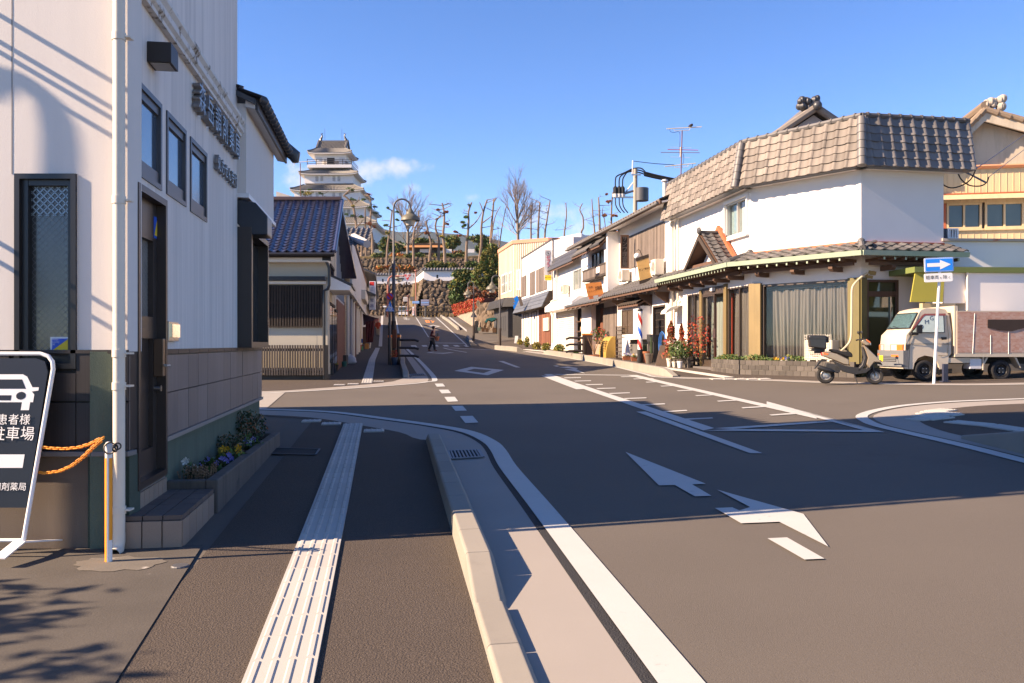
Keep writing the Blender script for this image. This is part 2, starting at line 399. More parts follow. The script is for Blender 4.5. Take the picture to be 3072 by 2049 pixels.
for q in([(340,202),(465,199),(465,204),(350,207)],[(415,225),(538,222),(540,227),(425,230)],[(495,251),(622,248),(624,254),(510,257)],[(575,279),(715,275),(717,280),(590,285)],[(665,315),(818,309),(820,315),(680,321)],[(775,352),(938,346),(940,352),(790,358)],[(900,397),(1070,389),(1076,396),(920,404)],[(1050,448),(1228,437),(1236,444),(1080,454)],[(1205,501),(1415,492),(1422,499),(1240,509)],[(750,194),(860,192),(870,197),(760,198)],[(843,210),(980,206),(995,211),(850,214)],[(932,233),(1055,229),(1075,233),(940,238)],[(1038,262),(1170,257),(1190,261),(1048,267)],[(1158,296),(1300,290),(1322,294),(1170,301)],[(1290,331),(1440,324),(1462,328),(1305,336)],[(1447,371),(1605,363),(1630,367),(1462,377)],[(1625,419),(1790,409),(1820,415),(1640,426)],[(1828,473),(2010,460),(2040,467),(1845,479)]):mark(q,zB,nm='tick_marking')
mark([(22,596),(225,580),(285,588),(45,604)],zC,nm='tick_marking')
mark([(787,743),(1368,975),(1270,980),(1410,1063),(1290,1067),(1145,984),(1030,987)],zB,nm='arrow_marking')
mark([(1450,1018),(2075,1195),(2256,1433),(1900,1252),(1625,1263),(1435,1152),(1560,1147),(1612,1170),(1690,1145)],zB,nm='arrow_marking')
mark([(1762,1239),(1807,1237),(1893,1286),(1847,1288)],dD,nm='dash_marking')
for q in([(655,1405),(690,1402),(718,1410),(690,1414)],[(710,1420),(800,1412),(892,1428),(870,1440),(800,1428)],[(760,1438),(870,1436),(958,1478)]):mark(q,zF,nm='arrow_marking')
for q in([(25,1040),(210,1038),(270,1105),(70,1108)],[(410,1038),(590,1035),(640,1085),(470,1090)],[(780,1028),(980,1025),(1045,1080),(850,1083)],[(1170,1030),(1345,1028),(1430,1080),(1245,1083)],[(1550,1038),(1720,1035),(1815,1083),(1640,1085)],[(1935,1048),(2050,1046),(2140,1085),(2020,1087)]):mark(q,zH,nm='crossing_bar')
mark([(690,945),(1945,958),(1955,972),(690,957)],zH,nm='stop_line')
mark([(180,0),(215,0),(690,740),(655,745)],zH,nm='centre_line');mark([(900,5),(950,5),(2050,1010),(2050,1050)],zH,nm='edge_line')
mark([(1180,1135),(1260,1135),(2050,1290),(2050,1305)],zH,nm='centre_line');mark([(1575,1115),(1620,1112),(2091,1480),(2091,1530)],zI,nm='tactile_strip')
mark([(232,1130),(242,1130),(330,1568),(282,1568)],zI,nm='edge_line')
for q in([(430,1145),(540,1165),(535,1172),(440,1158)],[(440,1178),(600,1185),(600,1192),(440,1186)],[(490,1150),(510,1150),(530,1220),(505,1218)],[(450,1200),(600,1212),(596,1220),(450,1208)]):mark(q,zI,nm='lettering_marking')
patch('speed_marking',gp([(1000,1228),(1110,1230),(1130,1290),(1035,1290)],zI),.010,m_orange,holes=[gp([(1052,1240),(1078,1240),(1098,1278),(1072,1278)],zI)])
mark([(1140,1232),(1165,1232),(1205,1262),(1180,1262)],zI,mat=m_orange,nm='speed_marking');mark([(1180,1250),(1250,1246),(1250,1256),(1195,1262)],zI,mat=m_orange,nm='speed_marking')
mark([(1180,1263),(1240,1258),(1215,1292),(1185,1292)],zI,mat=m_orange,nm='speed_marking')
CL=gp([(560,1297),(900,1352),(1190,1407),(1490,1480),(1690,1518)],zF)+gp([(0,284),(350,298),(1000,315),(1800,325),(2351,318),(2700,312)],zC)
CL=[gp([(-350,1235)],zF)[0],gp([(250,1262)],zF)[0]]+CL
CLc=catm(CL,4)
strip('edge_line',CLc,offs(CLc,.10),.010,m_white)
strip('gutter_apron',offs(CLc,.12),offs(CLc,.62),.003,m_conc)
RB=[Vector((10.9-.148*y,y,0))for y in(70,60,50,40,32,28.)]+[Vector((7.6,25.4,0)),Vector((9.3,22.9,0)),Vector((13,22.9,0)),Vector((18,23.3,0)),Vector((26,24,0))]
strip('pavement',resample(offs(CLc,.62),70),resample(RB,70),.006,m_pave)
IO=gp([(2900,425),(2351,445),(1790,465),(1500,482),(1200,510),(990,545),(860,580),(812,612),(850,650),(1000,708),(1700,873),(2351,1040)],zC)
IO=IO+[ext(IO[-2],IO[-1],3),ext(IO[-2],IO[-1],12)]
IOc=catm(IO,5)
strip('edge_line',IOc,offs(IOc,.17),.010,m_white)
II=gp([(2900,475),(2351,492),(1900,515),(1600,550),(1430,592),(1385,632),(1440,680),(1600,740),(1840,800)],zC)
II=II+[ext(II[-2],II[-1],1.5),ext(II[-2],II[-1],5),ext(II[-2],II[-1],12)]
IIc=resample(catm(II,5),60)
strip('gutter_apron',resample(offs(IOc,.24),60),IIc,.003,m_conc)
cI=Vector((30,6,0))
strip('pavement',IIc,[p.lerp(cI,.9)for p in IIc],.006,m_pave)
# shared building helpers
m_plaster=M('off_white_plaster',(.66,.62,.575),.85,.05,1.2,bump=.22,bs=120,streak=.05,stv=(5,5,.3),fine=.05,fs=200)
m_streak=M('streaked_plaster',(.74,.675,.615),.85,.05,1.2,bump=.2,bs=90,streak=.30,stv=(4.5,4.5,.16),fine=.05,fs=120)
m_blackfr=M('black_aluminium',(.014,.014,.016),.35,.2,3,spec=.5)
m_darkwood=M('dark_brown_metal',(.035,.026,.022),.4,.15,6,spec=.5)
m_dglass=M('dark_glass',(.02,.024,.028),.04,.2,1,spec=.9)
m_bluegl=M('frosted_reflective_glass',(.05,.075,.11),.10,.1,8,spec=1.0)
m_bluegl.node_tree.nodes['Principled BSDF'].inputs['IOR'].default_value=2.4
m_pipe=M('cream_pipe',(.66,.60,.50),.5,.06,4,spec=.4,streak=.08)
m_steel=M('brushed_steel',(.5,.48,.45),.35,.1,12,metal=1.)
m_kawara=M('grey_roof_tile',(.105,.10,.097),.5,.18,5,spec=.45,rnd=.3,fine=.1,fs=60)
m_kawarad=M('dark_roof_tile',(.05,.051,.056),.4,.2,5,spec=.5,rnd=.2)
m_woodd=M('weathered_dark_wood',(.05,.038,.03),.85,.25,4,streak=.4,stv=(30,30,.8),rnd=.2)
m_white=MATS['road_paint']
m_wpaint=M('white_enamel',(.78,.77,.75),.45,.05,3,spec=.4)
m_blk=M('black_print',(.012,.012,.014),.6,.1)
m_wht=M('white_print',(.78,.78,.77),.6,.04)
m_red=M('red_print',(.62,.035,.03),.5,.08)
m_blue=M('blue_print',(.02,.10,.55),.5,.06)
m_yel=M('yellow_print',(.80,.56,.03),.5,.06)
m_soil=M('dark_soil',(.03,.024,.018),.95,.3,12,bump=.6,bs=60)
m_terr=M('terracotta',(.36,.13,.06),.8,.12,6)
def holes_wall(mb,F,u0,u1,z0,z1,holes,n0,n1):
 us=sorted({u0,u1,*[min(max(h[i],u0),u1)for h in holes for i in(0,1)]});zs=sorted({z0,z1,*[min(max(h[i],z0),z1)for h in holes for i in(2,3)]})
 T=lambda a,b,c:F.T(a,b,c)
 for j in range(len(zs)-1):
  run=None
  for i in range(len(us)-1):
   cu,cz=(us[i]+us[i+1])/2,(zs[j]+zs[j+1])/2
   solid=not any(h[0]<cu<h[1]and h[2]<cz<h[3]for h in holes)
   if solid and run is None:run=us[i]
   if run is not None and(not solid):mb.box(run,us[i],zs[j],zs[j+1],n0,n1,T);run=None
  if run is not None:mb.box(run,us[-1],zs[j],zs[j+1],n0,n1,T)
 return mb
def frame_mb(F,r,n0,n1,w,mb=None):
 mb=mb or MB();u0,u1,z0,z1=r
 mb.box(u0,u0+w,z0,z1,n0,n1,F.T);mb.box(u1-w,u1,z0,z1,n0,n1,F.T)
 mb.box(u0+w,u1-w,z1-w,z1,n0,n1,F.T);mb.box(u0+w,u1-w,z0,z0+w,n0,n1,F.T);return mb
def window(parent,F,r,mf,mg,w=.05,n=0.,dep=.08,mull=1,cross=0,sill=None,name='window',prd=.012):
 """window > frame bars as the window mesh, each pane a sub-part, a sill"""
 mb=frame_mb(F,r,n-dep,n+prd,w);u0,u1,z0,z1=r
 for k in range(1,mull):uu=u0+(u1-u0)*k/mull;mb.box(uu-w*.45,uu+w*.45,z0+w,z1-w,n-dep+.01,n+prd-.006,F.T)
 for k in range(1,cross+1):zz=z0+(z1-z0)*k/(cross+1);mb.box(u0+w,u1-w,zz-w*.4,zz+w*.4,n-dep+.015,n+prd-.009,F.T)
 o=mb.build(name,mf,parent)
 for k in range(mull):
  a=u0+(u1-u0)*k/mull+w*.4;b_=u0+(u1-u0)*(k+1)/mull-w*.4
  MB().box(a,b_,z0+w*.7,z1-w*.7,n-dep+.02+.012*(k%2),n-dep+.028+.012*(k%2),F.T).build('pane',mg,o)
 if sill:MB().box(u0-.04,u1+.04,z0-.06,z0-.002,n-dep,n+sill,F.T).build('sill',mf,o)
 return o
def tile_mesh(w,l,mat,name='roof_tile',th=.018,wave=.045):
 """S-shaped pantile: a across, b up the slope, c out of the slope; the lower edge stands proud of the row below"""
 prof=[(0,.35),(.12,.05),(.32,-.10),(.52,0),(.64,.45),(.78,1.0),(.92,.75),(1.0,.35)]
 v=[]
 for(b_,c0)in((0,.030),(l,0)):
  v+=[(x*w,b_,c0+wave*h)for x,h in prof]
 k=len(prof);v+=[(x*w,0.004,wave*h-.006)for x,h in prof]
 f=[(i,i+1,k+i+1,k+i)for i in range(k-1)]+[(2*k+i,2*k+i+1,i+1,i)for i in range(k-1)]
 me=bpy.data.meshes.new(name);me.from_pydata(v,[],f);me.materials.append(mat)
 me.polygons.foreach_set('use_smooth',[True]*len(f));me.set_sharp_from_angle(angle=R(50));return me
def slope_frame(o,a,b):
 o=Vector(o);a=Vector(a).normalized();b=Vector(b);b=(b-a*b.dot(a)).normalized();c=a.cross(b)
 if c.z<0 and abs(c.z)>1e-4:c=-c
 return o,a,b,c
def tiles(parent,fr,ncol,nrow,w,l,mat,keep=None,name='roof_tile',wave=.045,jit=.004):
 o,a,b,c=fr;org=ORG[parent.name];me=tile_mesh(w,l*1.08,mat,name,wave=wave)
 for j in range(nrow):
  for i in range(ncol):
   if keep and not keep(i,j):continue
   p=o+a*(i*w)+b*(j*l)+c*random.uniform(0,jit)-org
   link(name,me,parent,Matrix(((a.x,b.x,c.x,p.x),(a.y,b.y,c.y,p.y),(a.z,b.z,c.z,p.z),(0,0,0,1))))
def roof_sheet(mb,fr,W_,L_,ncol,nrow,wave=.05,lip=.03,sub=6):
 """far tiled roof as one stepped, corrugated sheet"""
 o,a,b,c=fr;w=W_/ncol;l=L_/nrow
 for j in range(nrow):
  rows=[]
  for(t,h)in((0,lip),(1,0)):
   rows.append([o+a*(W_*i/(ncol*sub))+b*((j+t)*l)+c*(h+wave*(.5+.5*math.cos(2*math.pi*i/sub))**2)for i in range(ncol*sub+1)])
  lowr=[p-c*lip for p in rows[0]]
  k=len(rows[0]);mb.add(lowr+rows[0]+rows[1],[(i,i+1,k+i+1,k+i)for i in range(k-1)]+[(k+i,k+i+1,2*k+i+1,2*k+i)for i in range(k-1)])
 return mb
FS=Facade((-2.598,5.77),(-2.598-.148*8,13.77));FF=Facade((-9.0,5.77),(-2.598,5.77))
ph=thing('pharmacy_building','white plastered corner building with raised lettering and brown tiled skirting on the left','building',(-6,9,0))
uE=FS.px(712,500)[0];uT=FS.px(785,1100)[0];uX=FS.px(821,600,.1)[0]
zt=FS.px(*z3(1330,100))[1];zm=FS.px(*z3(1330,310))[1];zb=FS.px(*z3(1330,528))[1]
w1=FS.rect(z1(905,515),z1(1080,1283));w2=FS.rect(z1(1115,740),z1(1246,1392));w3=FS.rect(z1(1275,915),z1(1386,1495))
dr=FS.rect((403,545),(491,1436));dr=(dr[0],dr[1],.46,dr[3])
bx=FS.rect(z2(1597,330),z2(1770,1330))
mb=MB();holes_wall(mb,FS,.04,uE,zt,9.6,[w1,w2,w3,dr],-.22,0);mb.build('street_wall',m_streak,ph)
fw=FF.rect((47,522),(231,1106))
Lc=FF.L
mb=MB();holes_wall(mb,FF,0,Lc-.001,zt,9.6,[fw],-.22,0);mb.build('end_wall',m_plaster,ph)
mb=MB();mb.box(-9,-3.1,6.1,9.6,9.55,9.6);mb.box(-9,-8.8,5.99,10,0,9.6);mb.box(-9,-3.4,9.7,9.9,0,9.6);mb.build('shell',m_plaster,ph)
holes_wall(MB(),FS,-.001,uT,-.1,zt,[(dr[0],dr[1],.3,9)],-.24,-.03).build('base_wall',M('green_rendered_base',(.105,.135,.10),.9,.12,2,bump=.4,bs=160,streak=.3,stv=(4,4,.5),fine=.2,fs=180),ph)
m_btile=M('brown_skirting_tile',(.20,.165,.15),.55,.12,2,streak=.28,stv=(25,25,.4),rnd=.10,spec=.4)
m_dtile=M('dark_ribbed_tile',(.034,.029,.028),.5,.2,3,streak=.45,stv=(60,60,.6),rnd=.12,spec=.4)
N=13;us_=[dr[1]+.03+(uT-dr[1]-.03)*i/N for i in range(N+1)]
for(za,zc)in((zb,zm),(zm,zt-.03)):
 for i in range(N):MB().box(us_[i]+.003,us_[i+1]-.003,za+.004,zc-.004,-.03,.0+random.uniform(0,.004),FS.T).build('skirting_tile',m_btile,ph)
 MB().box(.03,dr[0]-.04,za+.004,zc-.004,-.03,.004,FS.T).build('skirting_tile',m_btile,ph)
for i in range(N):MB().box(us_[i]+.004,us_[i+1]-.006,zt-.028,zt+.012,-.03,.012,FS.T).build('capping_tile',m_dtile,ph)
MB().box(dr[1]+.02,uT+.01,zb-.035,zb-.001,-.03,.02,FS.T).build('ledge',M('pale_ledge',(.28,.24,.21),.7,.1,3),ph)
fz=FF.px(300,1357)[1];fm=FF.px(300,1204)[1]
ue=[FF.px(x,1300)[0]for x in(-210,-90,30,130,231,341)]+[Lc]
for(za,zc)in((fz+.01,fm),(fm,zt)):
 for i in range(len(ue)-1):
  if za>=fm and 2<=i<=3:top=fw[2]-.03
  else:top=zc-.01
  if top>za+.05:MB().box(ue[i]+.003,ue[i+1]-.003,za+.004,top,-.02,.012+random.uniform(0,.004),FF.T).build('skirting_tile',m_dtile,ph)
MB().box(0,Lc-.002,fz+.01,zt,-.2,-.02,FF.T).build('backing_wall',m_dtile,ph)
MB().box(0,Lc+.02,fz-.025,fz+.008,-.1,.035,FF.T).build('ledge',M('grey_ledge',(.17,.165,.16),.6,.1,3),ph,bevel=.004)
MB().box(0,Lc,zt-.012,zt+.012,-.02,.02,FF.T).build('capping_tile',m_dtile,ph)
gcol=FF.px(258,1400)[0]
MB().box(0,gcol,-.1,fz-.025,-.2,-.03,FF.T).build('base_wall',M('brown_rendered_base',(.15,.12,.095),.9,.14,1.5,bump=.3,bs=120,streak=.2,stv=(3,3,.6),dirt=(.05,.045,.04),dirt_at=.64),ph)
MB().box(gcol,Lc-.001,-.1,fz-.025,-.2,-.028,FF.T).build('corner_pier',M('green_stone_chip',(.06,.085,.065),.7,.25,4,bump=.7,bs=220,fine=.5,fs=260),ph)
for x in(36,):
 u=FF.px(x,300)[0];MB().box(u-.004,u+.004,fw[3],9.5,-.01,.002,FF.T).build('joint',M('joint_shadow_gap',(.30,.28,.26),.9),ph)
for r in(w1,w2,w3):
 o=window(ph,FS,r,M('dark_grey_sash',(.055,.06,.07),.4,.1,3,spec=.5),m_bluegl,w=.04,dep=.05)
 u0,u1,z0,z1_=r;MB().box(u0+.04,u1-.04,z0+.04,z0+.13,-.04,-.004,FS.T).build('lower_rail',MATS['dark_grey_sash'],o)
 MB().box(u0+.04,u1-.04,z1_-.10,z1_-.04,-.04,-.004,FS.T).build('upper_rail',MATS['dark_grey_sash'],o)
def wire_mesh(mb,F,r,n,st=.045,th=.0022):
 u0,u1,z0,z1=r;s=u0-(z1-z0)
 while s<u1:
  a0,b0=max(s,u0),z0+max(0,u0-s);L=min(u1-a0,z1-b0)
  if L>0:
   mb.add([F.T(a0-th,b0,n),F.T(a0+th,b0,n),F.T(a0+L+th,b0+L,n),F.T(a0+L-th,b0+L,n)],[(0,1,2,3)])
   mb.add([F.T(u0+u1-a0-th,b0,n),F.T(u0+u1-a0+th,b0,n),F.T(u0+u1-a0-L+th,b0+L,n),F.T(u0+u1-a0-L-th,b0+L,n)],[(0,1,2,3)])
  s+=st
 return mb
m_wire=M('mesh_wire',(.22,.22,.22),.4,.1,metal=.6)
o=frame_mb(FF,fw,-.09,.02,.035).build('window',m_blackfr,ph)
mb=MB();mb.box(fw[0]+0.035,fw[0]+.078,fw[2]+0.035,fw[3]-0.035,-.08,-.01,FF.T);mb.box(fw[1]-.068,fw[1]-0.035,fw[2]+0.035,fw[3]-0.035,-.08,-.012,FF.T)
mb.box(fw[0]+.078,fw[1]-.068,fw[3]-.075,fw[3]-0.035,-.08,-.014,FF.T);mb.box(fw[0]+.078,fw[1]-.068,fw[2]+0.035,fw[2]+.085,-.08,-.014,FF.T);mb.build('sash',m_blackfr,o)
pr=(fw[0]+.078,fw[1]-.068,fw[2]+.085,fw[3]-.075)
MB().box(pr[0],pr[1],pr[2],pr[3],-.07,-.062,FF.T).build('pane',M('wired_glass',(.055,.058,.055),.12,.25,1.5,spec=.8,streak=.5,stv=(9,.1,.1)),o)
wire_mesh(MB(),FF,pr,-.058).build('wire_grid',m_wire,o,fix=False)
wire_mesh(MB(),FF,(pr[0],pr[1],pr[3]-.2,pr[3]),-.05,.05,.005).build('wire_grid',M('bright_mesh_wire',(.3,.36,.4),.4,.1,metal=.5),o,fix=False)
st=FF.rect(z2(308,1255),z2(447,1382))
stk=MB().box(*st,-.061,-.055,FF.T).build('security_sticker',m_wht,ph)
a,b2,c,d=st;q=.012;zl=c+(d-c)*.27
MB().poly([FF.T(a+q,zl,-.0535),FF.T(b2-q,d-q,-.0535),FF.T(a+q,d-q,-.0535)]).build('blue_field',m_blue,stk)
MB().poly([FF.T(a+q,zl,-.0535),FF.T(b2-q,zl,-.0535),FF.T(b2-q,d-q,-.0535)]).build('yellow_field',m_yel,stk)
text('ALSOK',FF.T,(a+b2)/2,(c+zl)/2,-0.0355,.062,m_blue,'lettering',stk,sx=1.15)
text('Always\nSecurity\nOK',FF.T,a+.018,d-.035,-0.0355,.017,m_wht,'lettering',stk,'LEFT')
bl=FS.px(*z1(1300,508))[1];bu=FS.px(*z1(1300,355))[1];hh=bu-bl
m_peel=M('peeling_white_paint',(.64,.61,.57),.8,.08,3,bump=.5,bs=40,dirt=(.16,.125,.09),dirt_at=.535,dirt_s=7)
mb=MB();mb.prism([(.001,bl),(.05,bl),(.05,bl+hh*.16),(.075,bl+hh*.26),(.075,bl+hh*.5),(.055,bl+hh*.55),(.09,bl+hh*.75),(.09,bl+hh*.92),(.001,bu)],-.05,uE+.02,lambda a,b,c:FS.T(c,b,a))
mb.build('cornice_band',m_peel,ph)
la=FS.px(*z1(986,412));lb=FS.px(*z1(986,275));mb=MB().box(la[0],la[0]+.22,la[1],lb[1],.0,.17,FS.T)
lo_=mb.build('wall_light',M('dark_bronze',(.03,.024,.02),.45,.1),ph,bevel=.004)
MB().box(la[0]+.02,la[0]+.20,la[1]-.006,la[1]-.001,.02,.15,FS.T).build('diffuser',M('light_diffuser',(.35,.34,.32),.5),lo_)
kb=FS.rect(z2(1104,1150),z2(1172,1285));o=MB().box(kb[0],kb[1],kb[2],kb[3],0,.035,FS.T).build('key_panel',m_steel,ph,bevel=.003)
MB().box(kb[0]+.05,kb[1]-.02,kb[2]+.03,kb[3]-.02,.035,.05,FS.T).build('panel_cover',M('mirror_cover',(.6,.58,.5),.08,.05,metal=1.),o)
o=frame_mb(FS,dr,-.14,.03,.05).build('door',m_darkwood,ph)
d0,d1,zz0,zz1=dr[0]+.05,dr[1]-.05,dr[2]+.03,dr[3]-.05;H=zz1-zz0;w_=d1-d0
mb=MB();mb.box(d0,d0+.13,zz0,zz1,-.13,-.04,FS.T);mb.box(d1-.10,d1,zz0,zz1,-.13,-.04,FS.T)
for(p,q)in((0,.10),(.50,.58),(.86,1)):mb.box(d0+.13,d1-.10,zz0+H*p,zz0+H*q,-.13,-.04,FS.T)
mb.build('door_leaf',m_darkwood,o)
MB().box(d0+.13,d1-.10,zz0+H*.10,zz0+H*.5,-.11,-.075,FS.T).build('door_panel',m_darkwood,o)
MB().box(d0+.13,d1-.10,zz0+H*.58,zz0+H*.86,-.10,-.08,FS.T).build('door_glass',M('door_patterned_glass',(.30,.29,.26),.15,.5,5,spec=.8),o)
wire_mesh(MB(),FS,(d0+.13,d1-.10,zz0+H*.58,zz0+H*.86),-.078,.04).build('wire_grid',m_wire,o,fix=False)
mb=MB()
for f_ in(.07,.45,.76):mb.box(d0-.01,d0+.03,zz0+H*f_,zz0+H*(f_+.07),-.04,-.015,FS.T)
mb.build('hinge',m_steel,o)
MB().box(d1-.09,d1-.02,zz0+H*.36,zz0+H*.50,-.04,.03,FS.T).build('keypad_lock',M('bronze_lock',(.16,.11,.075),.4,.1,metal=.7),o,bevel=.004)
mb=MB();k=FS.T(d1-.055,zz0+H*.40,.02);mb.tube([k,k+FS.n*.05,k+FS.n*.05-FS.u*.11],.009);k=FS.T(d1-.06,zz0+H*.315,-.04);mb.tube([k,k+FS.n*.05],[.02,.024],12);mb.build('door_handle',m_steel,o,smooth=True)
k=(d1-.085,d1-.01,zz0+H*.875,zz0+H*.955)
s2=MB().box(*k,-.04,-.036,FS.T).build('security_sticker',m_blue,ph)
MB().poly([FS.T(k[0],k[2]+.02,-.034),FS.T(k[1],k[2]+.02,-.034),FS.T(k[1],k[3]-.02,-.034)]).build('yellow_field',m_yel,s2)
MB().box(dr[0]-.05,dr[1]+.05,.1,dr[2]-.01,-.2,-.001,FS.T).build('threshold',M('threshold_concrete',(.2,.18,.16),.8),ph)
n_t=7
for i in range(n_t):
 a=dr[0]-.05+(dr[1]-dr[0]+.1)*i/n_t;MB().box(a+.003,a+(dr[1]-dr[0]+.1)/n_t-.003,.28,dr[2]-.03,-.001,.012,FS.T).build('riser_tile',M('buff_tile',(.27,.20,.15),.65,.1,5,fine=.15,fs=150,rnd=.06),ph)
m_let=M('letter_face',(.20,.19,.185),.25,.08,spec=.5)
t0=FS.px(570,330)[0];t1=FS.px(703,330)[0];tz=(FS.px(*z1(1420,720))[1]+FS.px(*z1(1420,920))[1])/2;ch=(t1-t0)/6
cs=min(ch*.86,.30)
for i,g in enumerate('森岳調剤薬局'):text(g,FS.T,t0+ch*(i+.5),tz,.04,cs,m_let,'raised_letter',ph,depth=.032)
t0=FS.px(638,500)[0];t1=FS.px(699,500)[0];tz=(FS.px(*z1(1500,1120))[1]+FS.px(*z1(1500,1210))[1])/2;ch=(t1-t0)/6
for i,g in enumerate('処方せん受付'):text(g,FS.T,t0+ch*(i+.5),tz,.03,ch*.85,m_let,'raised_letter',ph,depth=.022)
zbo=FS.px(546*1.30668,423*1.30668,.1)[1];zev=FS.px(820,462,.1)[1]
MB().box(uE,uX,zbo,zev+.05,-.3,.10,FS.T).build('wing_upper_wall',m_plaster,ph)
MB().box(uE-.0,uX+.02,zbo-.05,zbo,-.3,.13,FS.T).build('wing_drip_board',m_wpaint,ph)
MB().box(uE,uT-.01,zt,zbo-.05,-.3,-.26,FS.T).build('wing_lower_wall',m_plaster,ph)
mb=MB();mb.box(-9.8,-5.2,10.0,15.4,0,5.0);mb.build('rear_wing',m_plaster,ph)
mb=MB();mb.prism([(.10,zev),(.21,zev-.02),(.21,zev+.06),(.10,zev+.1)],uE-.05,uX+.45,lambda a,b,c:FS.T(c,b,a));mb.build('eave_soffit',m_plaster,ph)
mb=MB();mb.prism([(.21,zev-.03),(.24,zev-.03),(.24,zev+.08),(.21,zev+.08)],uE-.05,uX+.47,lambda a,b,c:FS.T(c,b,a));mb.build('eave_fascia',m_darkwood,ph)
sl=math.tan(R(24));fr=slope_frame(FS.T(uE-.1,zev+.07,.27),FS.u,Vector((0,0,sl))-FS.n)
tiles(ph,fr,14,6,(uX+.5-uE)/14,.27,m_kawarad,wave=.07)
mb=MB()
for i in range(14):
 u=uE-.1+(uX+.5-uE)*(i+.78)/14;p=FS.T(u,zev+.10,.29)
 mb.tube([p-FS.n*.2+Vector((0,0,.05)),p+FS.n*.02,p+FS.n*.05-Vector((0,0,.02))],[.05,.058,.03],8)
mb.build('eave_end_tile',m_kawarad,ph,smooth=True)
mb=MB();p=FS.T(uX+.42,zev+.18,.24);mb.tube([p-FS.n*2.0+Vector((0,0,2.0*sl)),p,p+FS.n*.12-Vector((0,0,.10)),p+FS.n*.13-Vector((0,0,.2))],[.09,.10,.10,.05],10);mb.build('verge_ridge_tile',m_kawarad,ph,smooth=True)
rz=lambda n:zev+.06+(.27-n)*sl
mb=MB();mb.hexa([FS.T(uE-.1,rz(.22)-.06,.22),FS.T(uX+.42,rz(.22)-.06,.22),FS.T(uX+.42,rz(-2.6)-.06,-2.6),FS.T(uE-.1,rz(-2.6)-.06,-2.6)],[FS.T(uE-.1,rz(.22),.22),FS.T(uX+.42,rz(.22),.22),FS.T(uX+.42,rz(-2.6),-2.6),FS.T(uE-.1,rz(-2.6),-2.6)])
mb.hexa([FS.T(uE-.1,rz(-2.6)-.06,-2.6),FS.T(uX+.42,rz(-2.6)-.06,-2.6),FS.T(uX+.42,4.9,-6),FS.T(uE-.1,4.9,-6)],[FS.T(uE-.1,rz(-2.6),-2.6),FS.T(uX+.42,rz(-2.6),-2.6),FS.T(uX+.42,5.0,-6),FS.T(uE-.1,5.0,-6)]);mb.build('wing_roof',m_kawarad,ph)
b0,b1=uE+.02,FS.px(806,1000,.16)[0];bz0=zt+.01;bz1=FS.px(*z2(1650,480),.16)[1]
o=frame_mb(FS,(b0,b1,bz0,bz1+.0),-.25,.16,.07).build('shop_window',m_darkwood,ph)
MB().box(b0+.07,b1-.07,bz0+.07,bz1-.07,.02,.03,FS.T).build('pane',m_dglass,o)
mb=MB();um=(b0+b1)/2;mb.box(um-.03,um+.03,bz0+.07,bz1-.07,.0,.06,FS.T);mb.build('mullion',m_darkwood,o)
mb=MB()
for k in range(5):mb.box(b0+.12,um-.06,bz0+.42+k*.07,bz0+.455+k*.07,.031,.035,FS.T)
mb.build('window_stripe',m_wht,o)
mb=MB();mb.prism([(-.05,zbo-.06),(.20,zbo-.10),(.34,zbo-.26),(.34,zbo-.48),(.10,zbo-.48),(-.05,zbo-.3)],uE+.03,FS.px(806,700,.3)[0],lambda a,b,c:FS.T(c,b,a));mb.build('shutter_box',M('dark_steel_shutter_box',(.05,.055,.065),.3,.1,metal=.6),ph,bevel=.01)
dp=thing('downpipe','tall cream drainpipe on the corner of the white plastered building','drainpipe',(-2.66,5.66,.08))
cx_,cy_=FF.T(FF.px(357,1100,.07)[0],0,.07).xy
mb=MB();mb.tube([(cx_,cy_,.16),(cx_,cy_,9.4)],.039,14);mb.tube([(cx_,cy_,.22),(cx_,cy_,.16),(cx_+.005,cy_-.03,.11),(cx_+.01,cy_-.10,.10)],.04,14,cap=False);mb.build('pipe',m_pipe,dp,smooth=True)
for z in[FF.px(357,y,.07)[1]for y in(110,600,1060,1158,1530)]:
 mb=MB();mb.tube([(cx_,cy_,z-.025),(cx_,cy_,z+.025)],.045,14);mb.box(cx_+.03,cx_+.075,cy_-.01,cy_+.06,z-.006,z+.006)
 mb.build('pipe_bracket',m_pipe,dp,smooth=True)
stp=thing('tiled_step','low step of buff and brown tiles below the dark door','step',(-2.3,6.1,.1))
s0=FS.px(398,1500)[0]-.04
A=Facade((FS.T(0,0,.42).x,FS.T(0,0,.42).y),(FS.T(2,0,.42).x,FS.T(2,0,.42).y))
L0,L1=-.02,1.06;T0=.32
MB().box(L0,L1,.02,T0-.03,-.03,.345,FS.T).build('core',M('dark_grout',(.04,.033,.028),.9),stp)
m_top=M('brown_tread_tile',(.12,.09,.075),.7,.15,5,rnd=.12);m_buff=MATS['buff_tile']
ncol,nr=5,3
for i in range(ncol):
 for j in range(nr):MB().box(L0+(L1-L0)*i/ncol+.004,L0+(L1-L0)*(i+1)/ncol-.004,T0-.03,T0,-.03+0.39*j/nr+.004,-.03+0.39*(j+1)/nr-.004,FS.T).build('tread_tile',m_top,stp)
for i in range(ncol):MB().box(L0+(L1-L0)*i/ncol+.004,L0+(L1-L0)*(i+1)/ncol-.004,.10,T0-.036,.345,.36,FS.T).build('riser_tile',m_buff,stp)
for j in range(nr):MB().box(L0-.015,L0,.10,T0-.036,-.03+0.39*j/nr+.004,-.03+0.39*(j+1)/nr-.004,FS.T).build('riser_tile',m_buff,stp)
pu0,pu1=1.10,FS.px(850,1270,.42)[0]
pl=thing('concrete_planter','long low stained concrete planter along the green base of the white building','planter',(-2.8,9,.1))
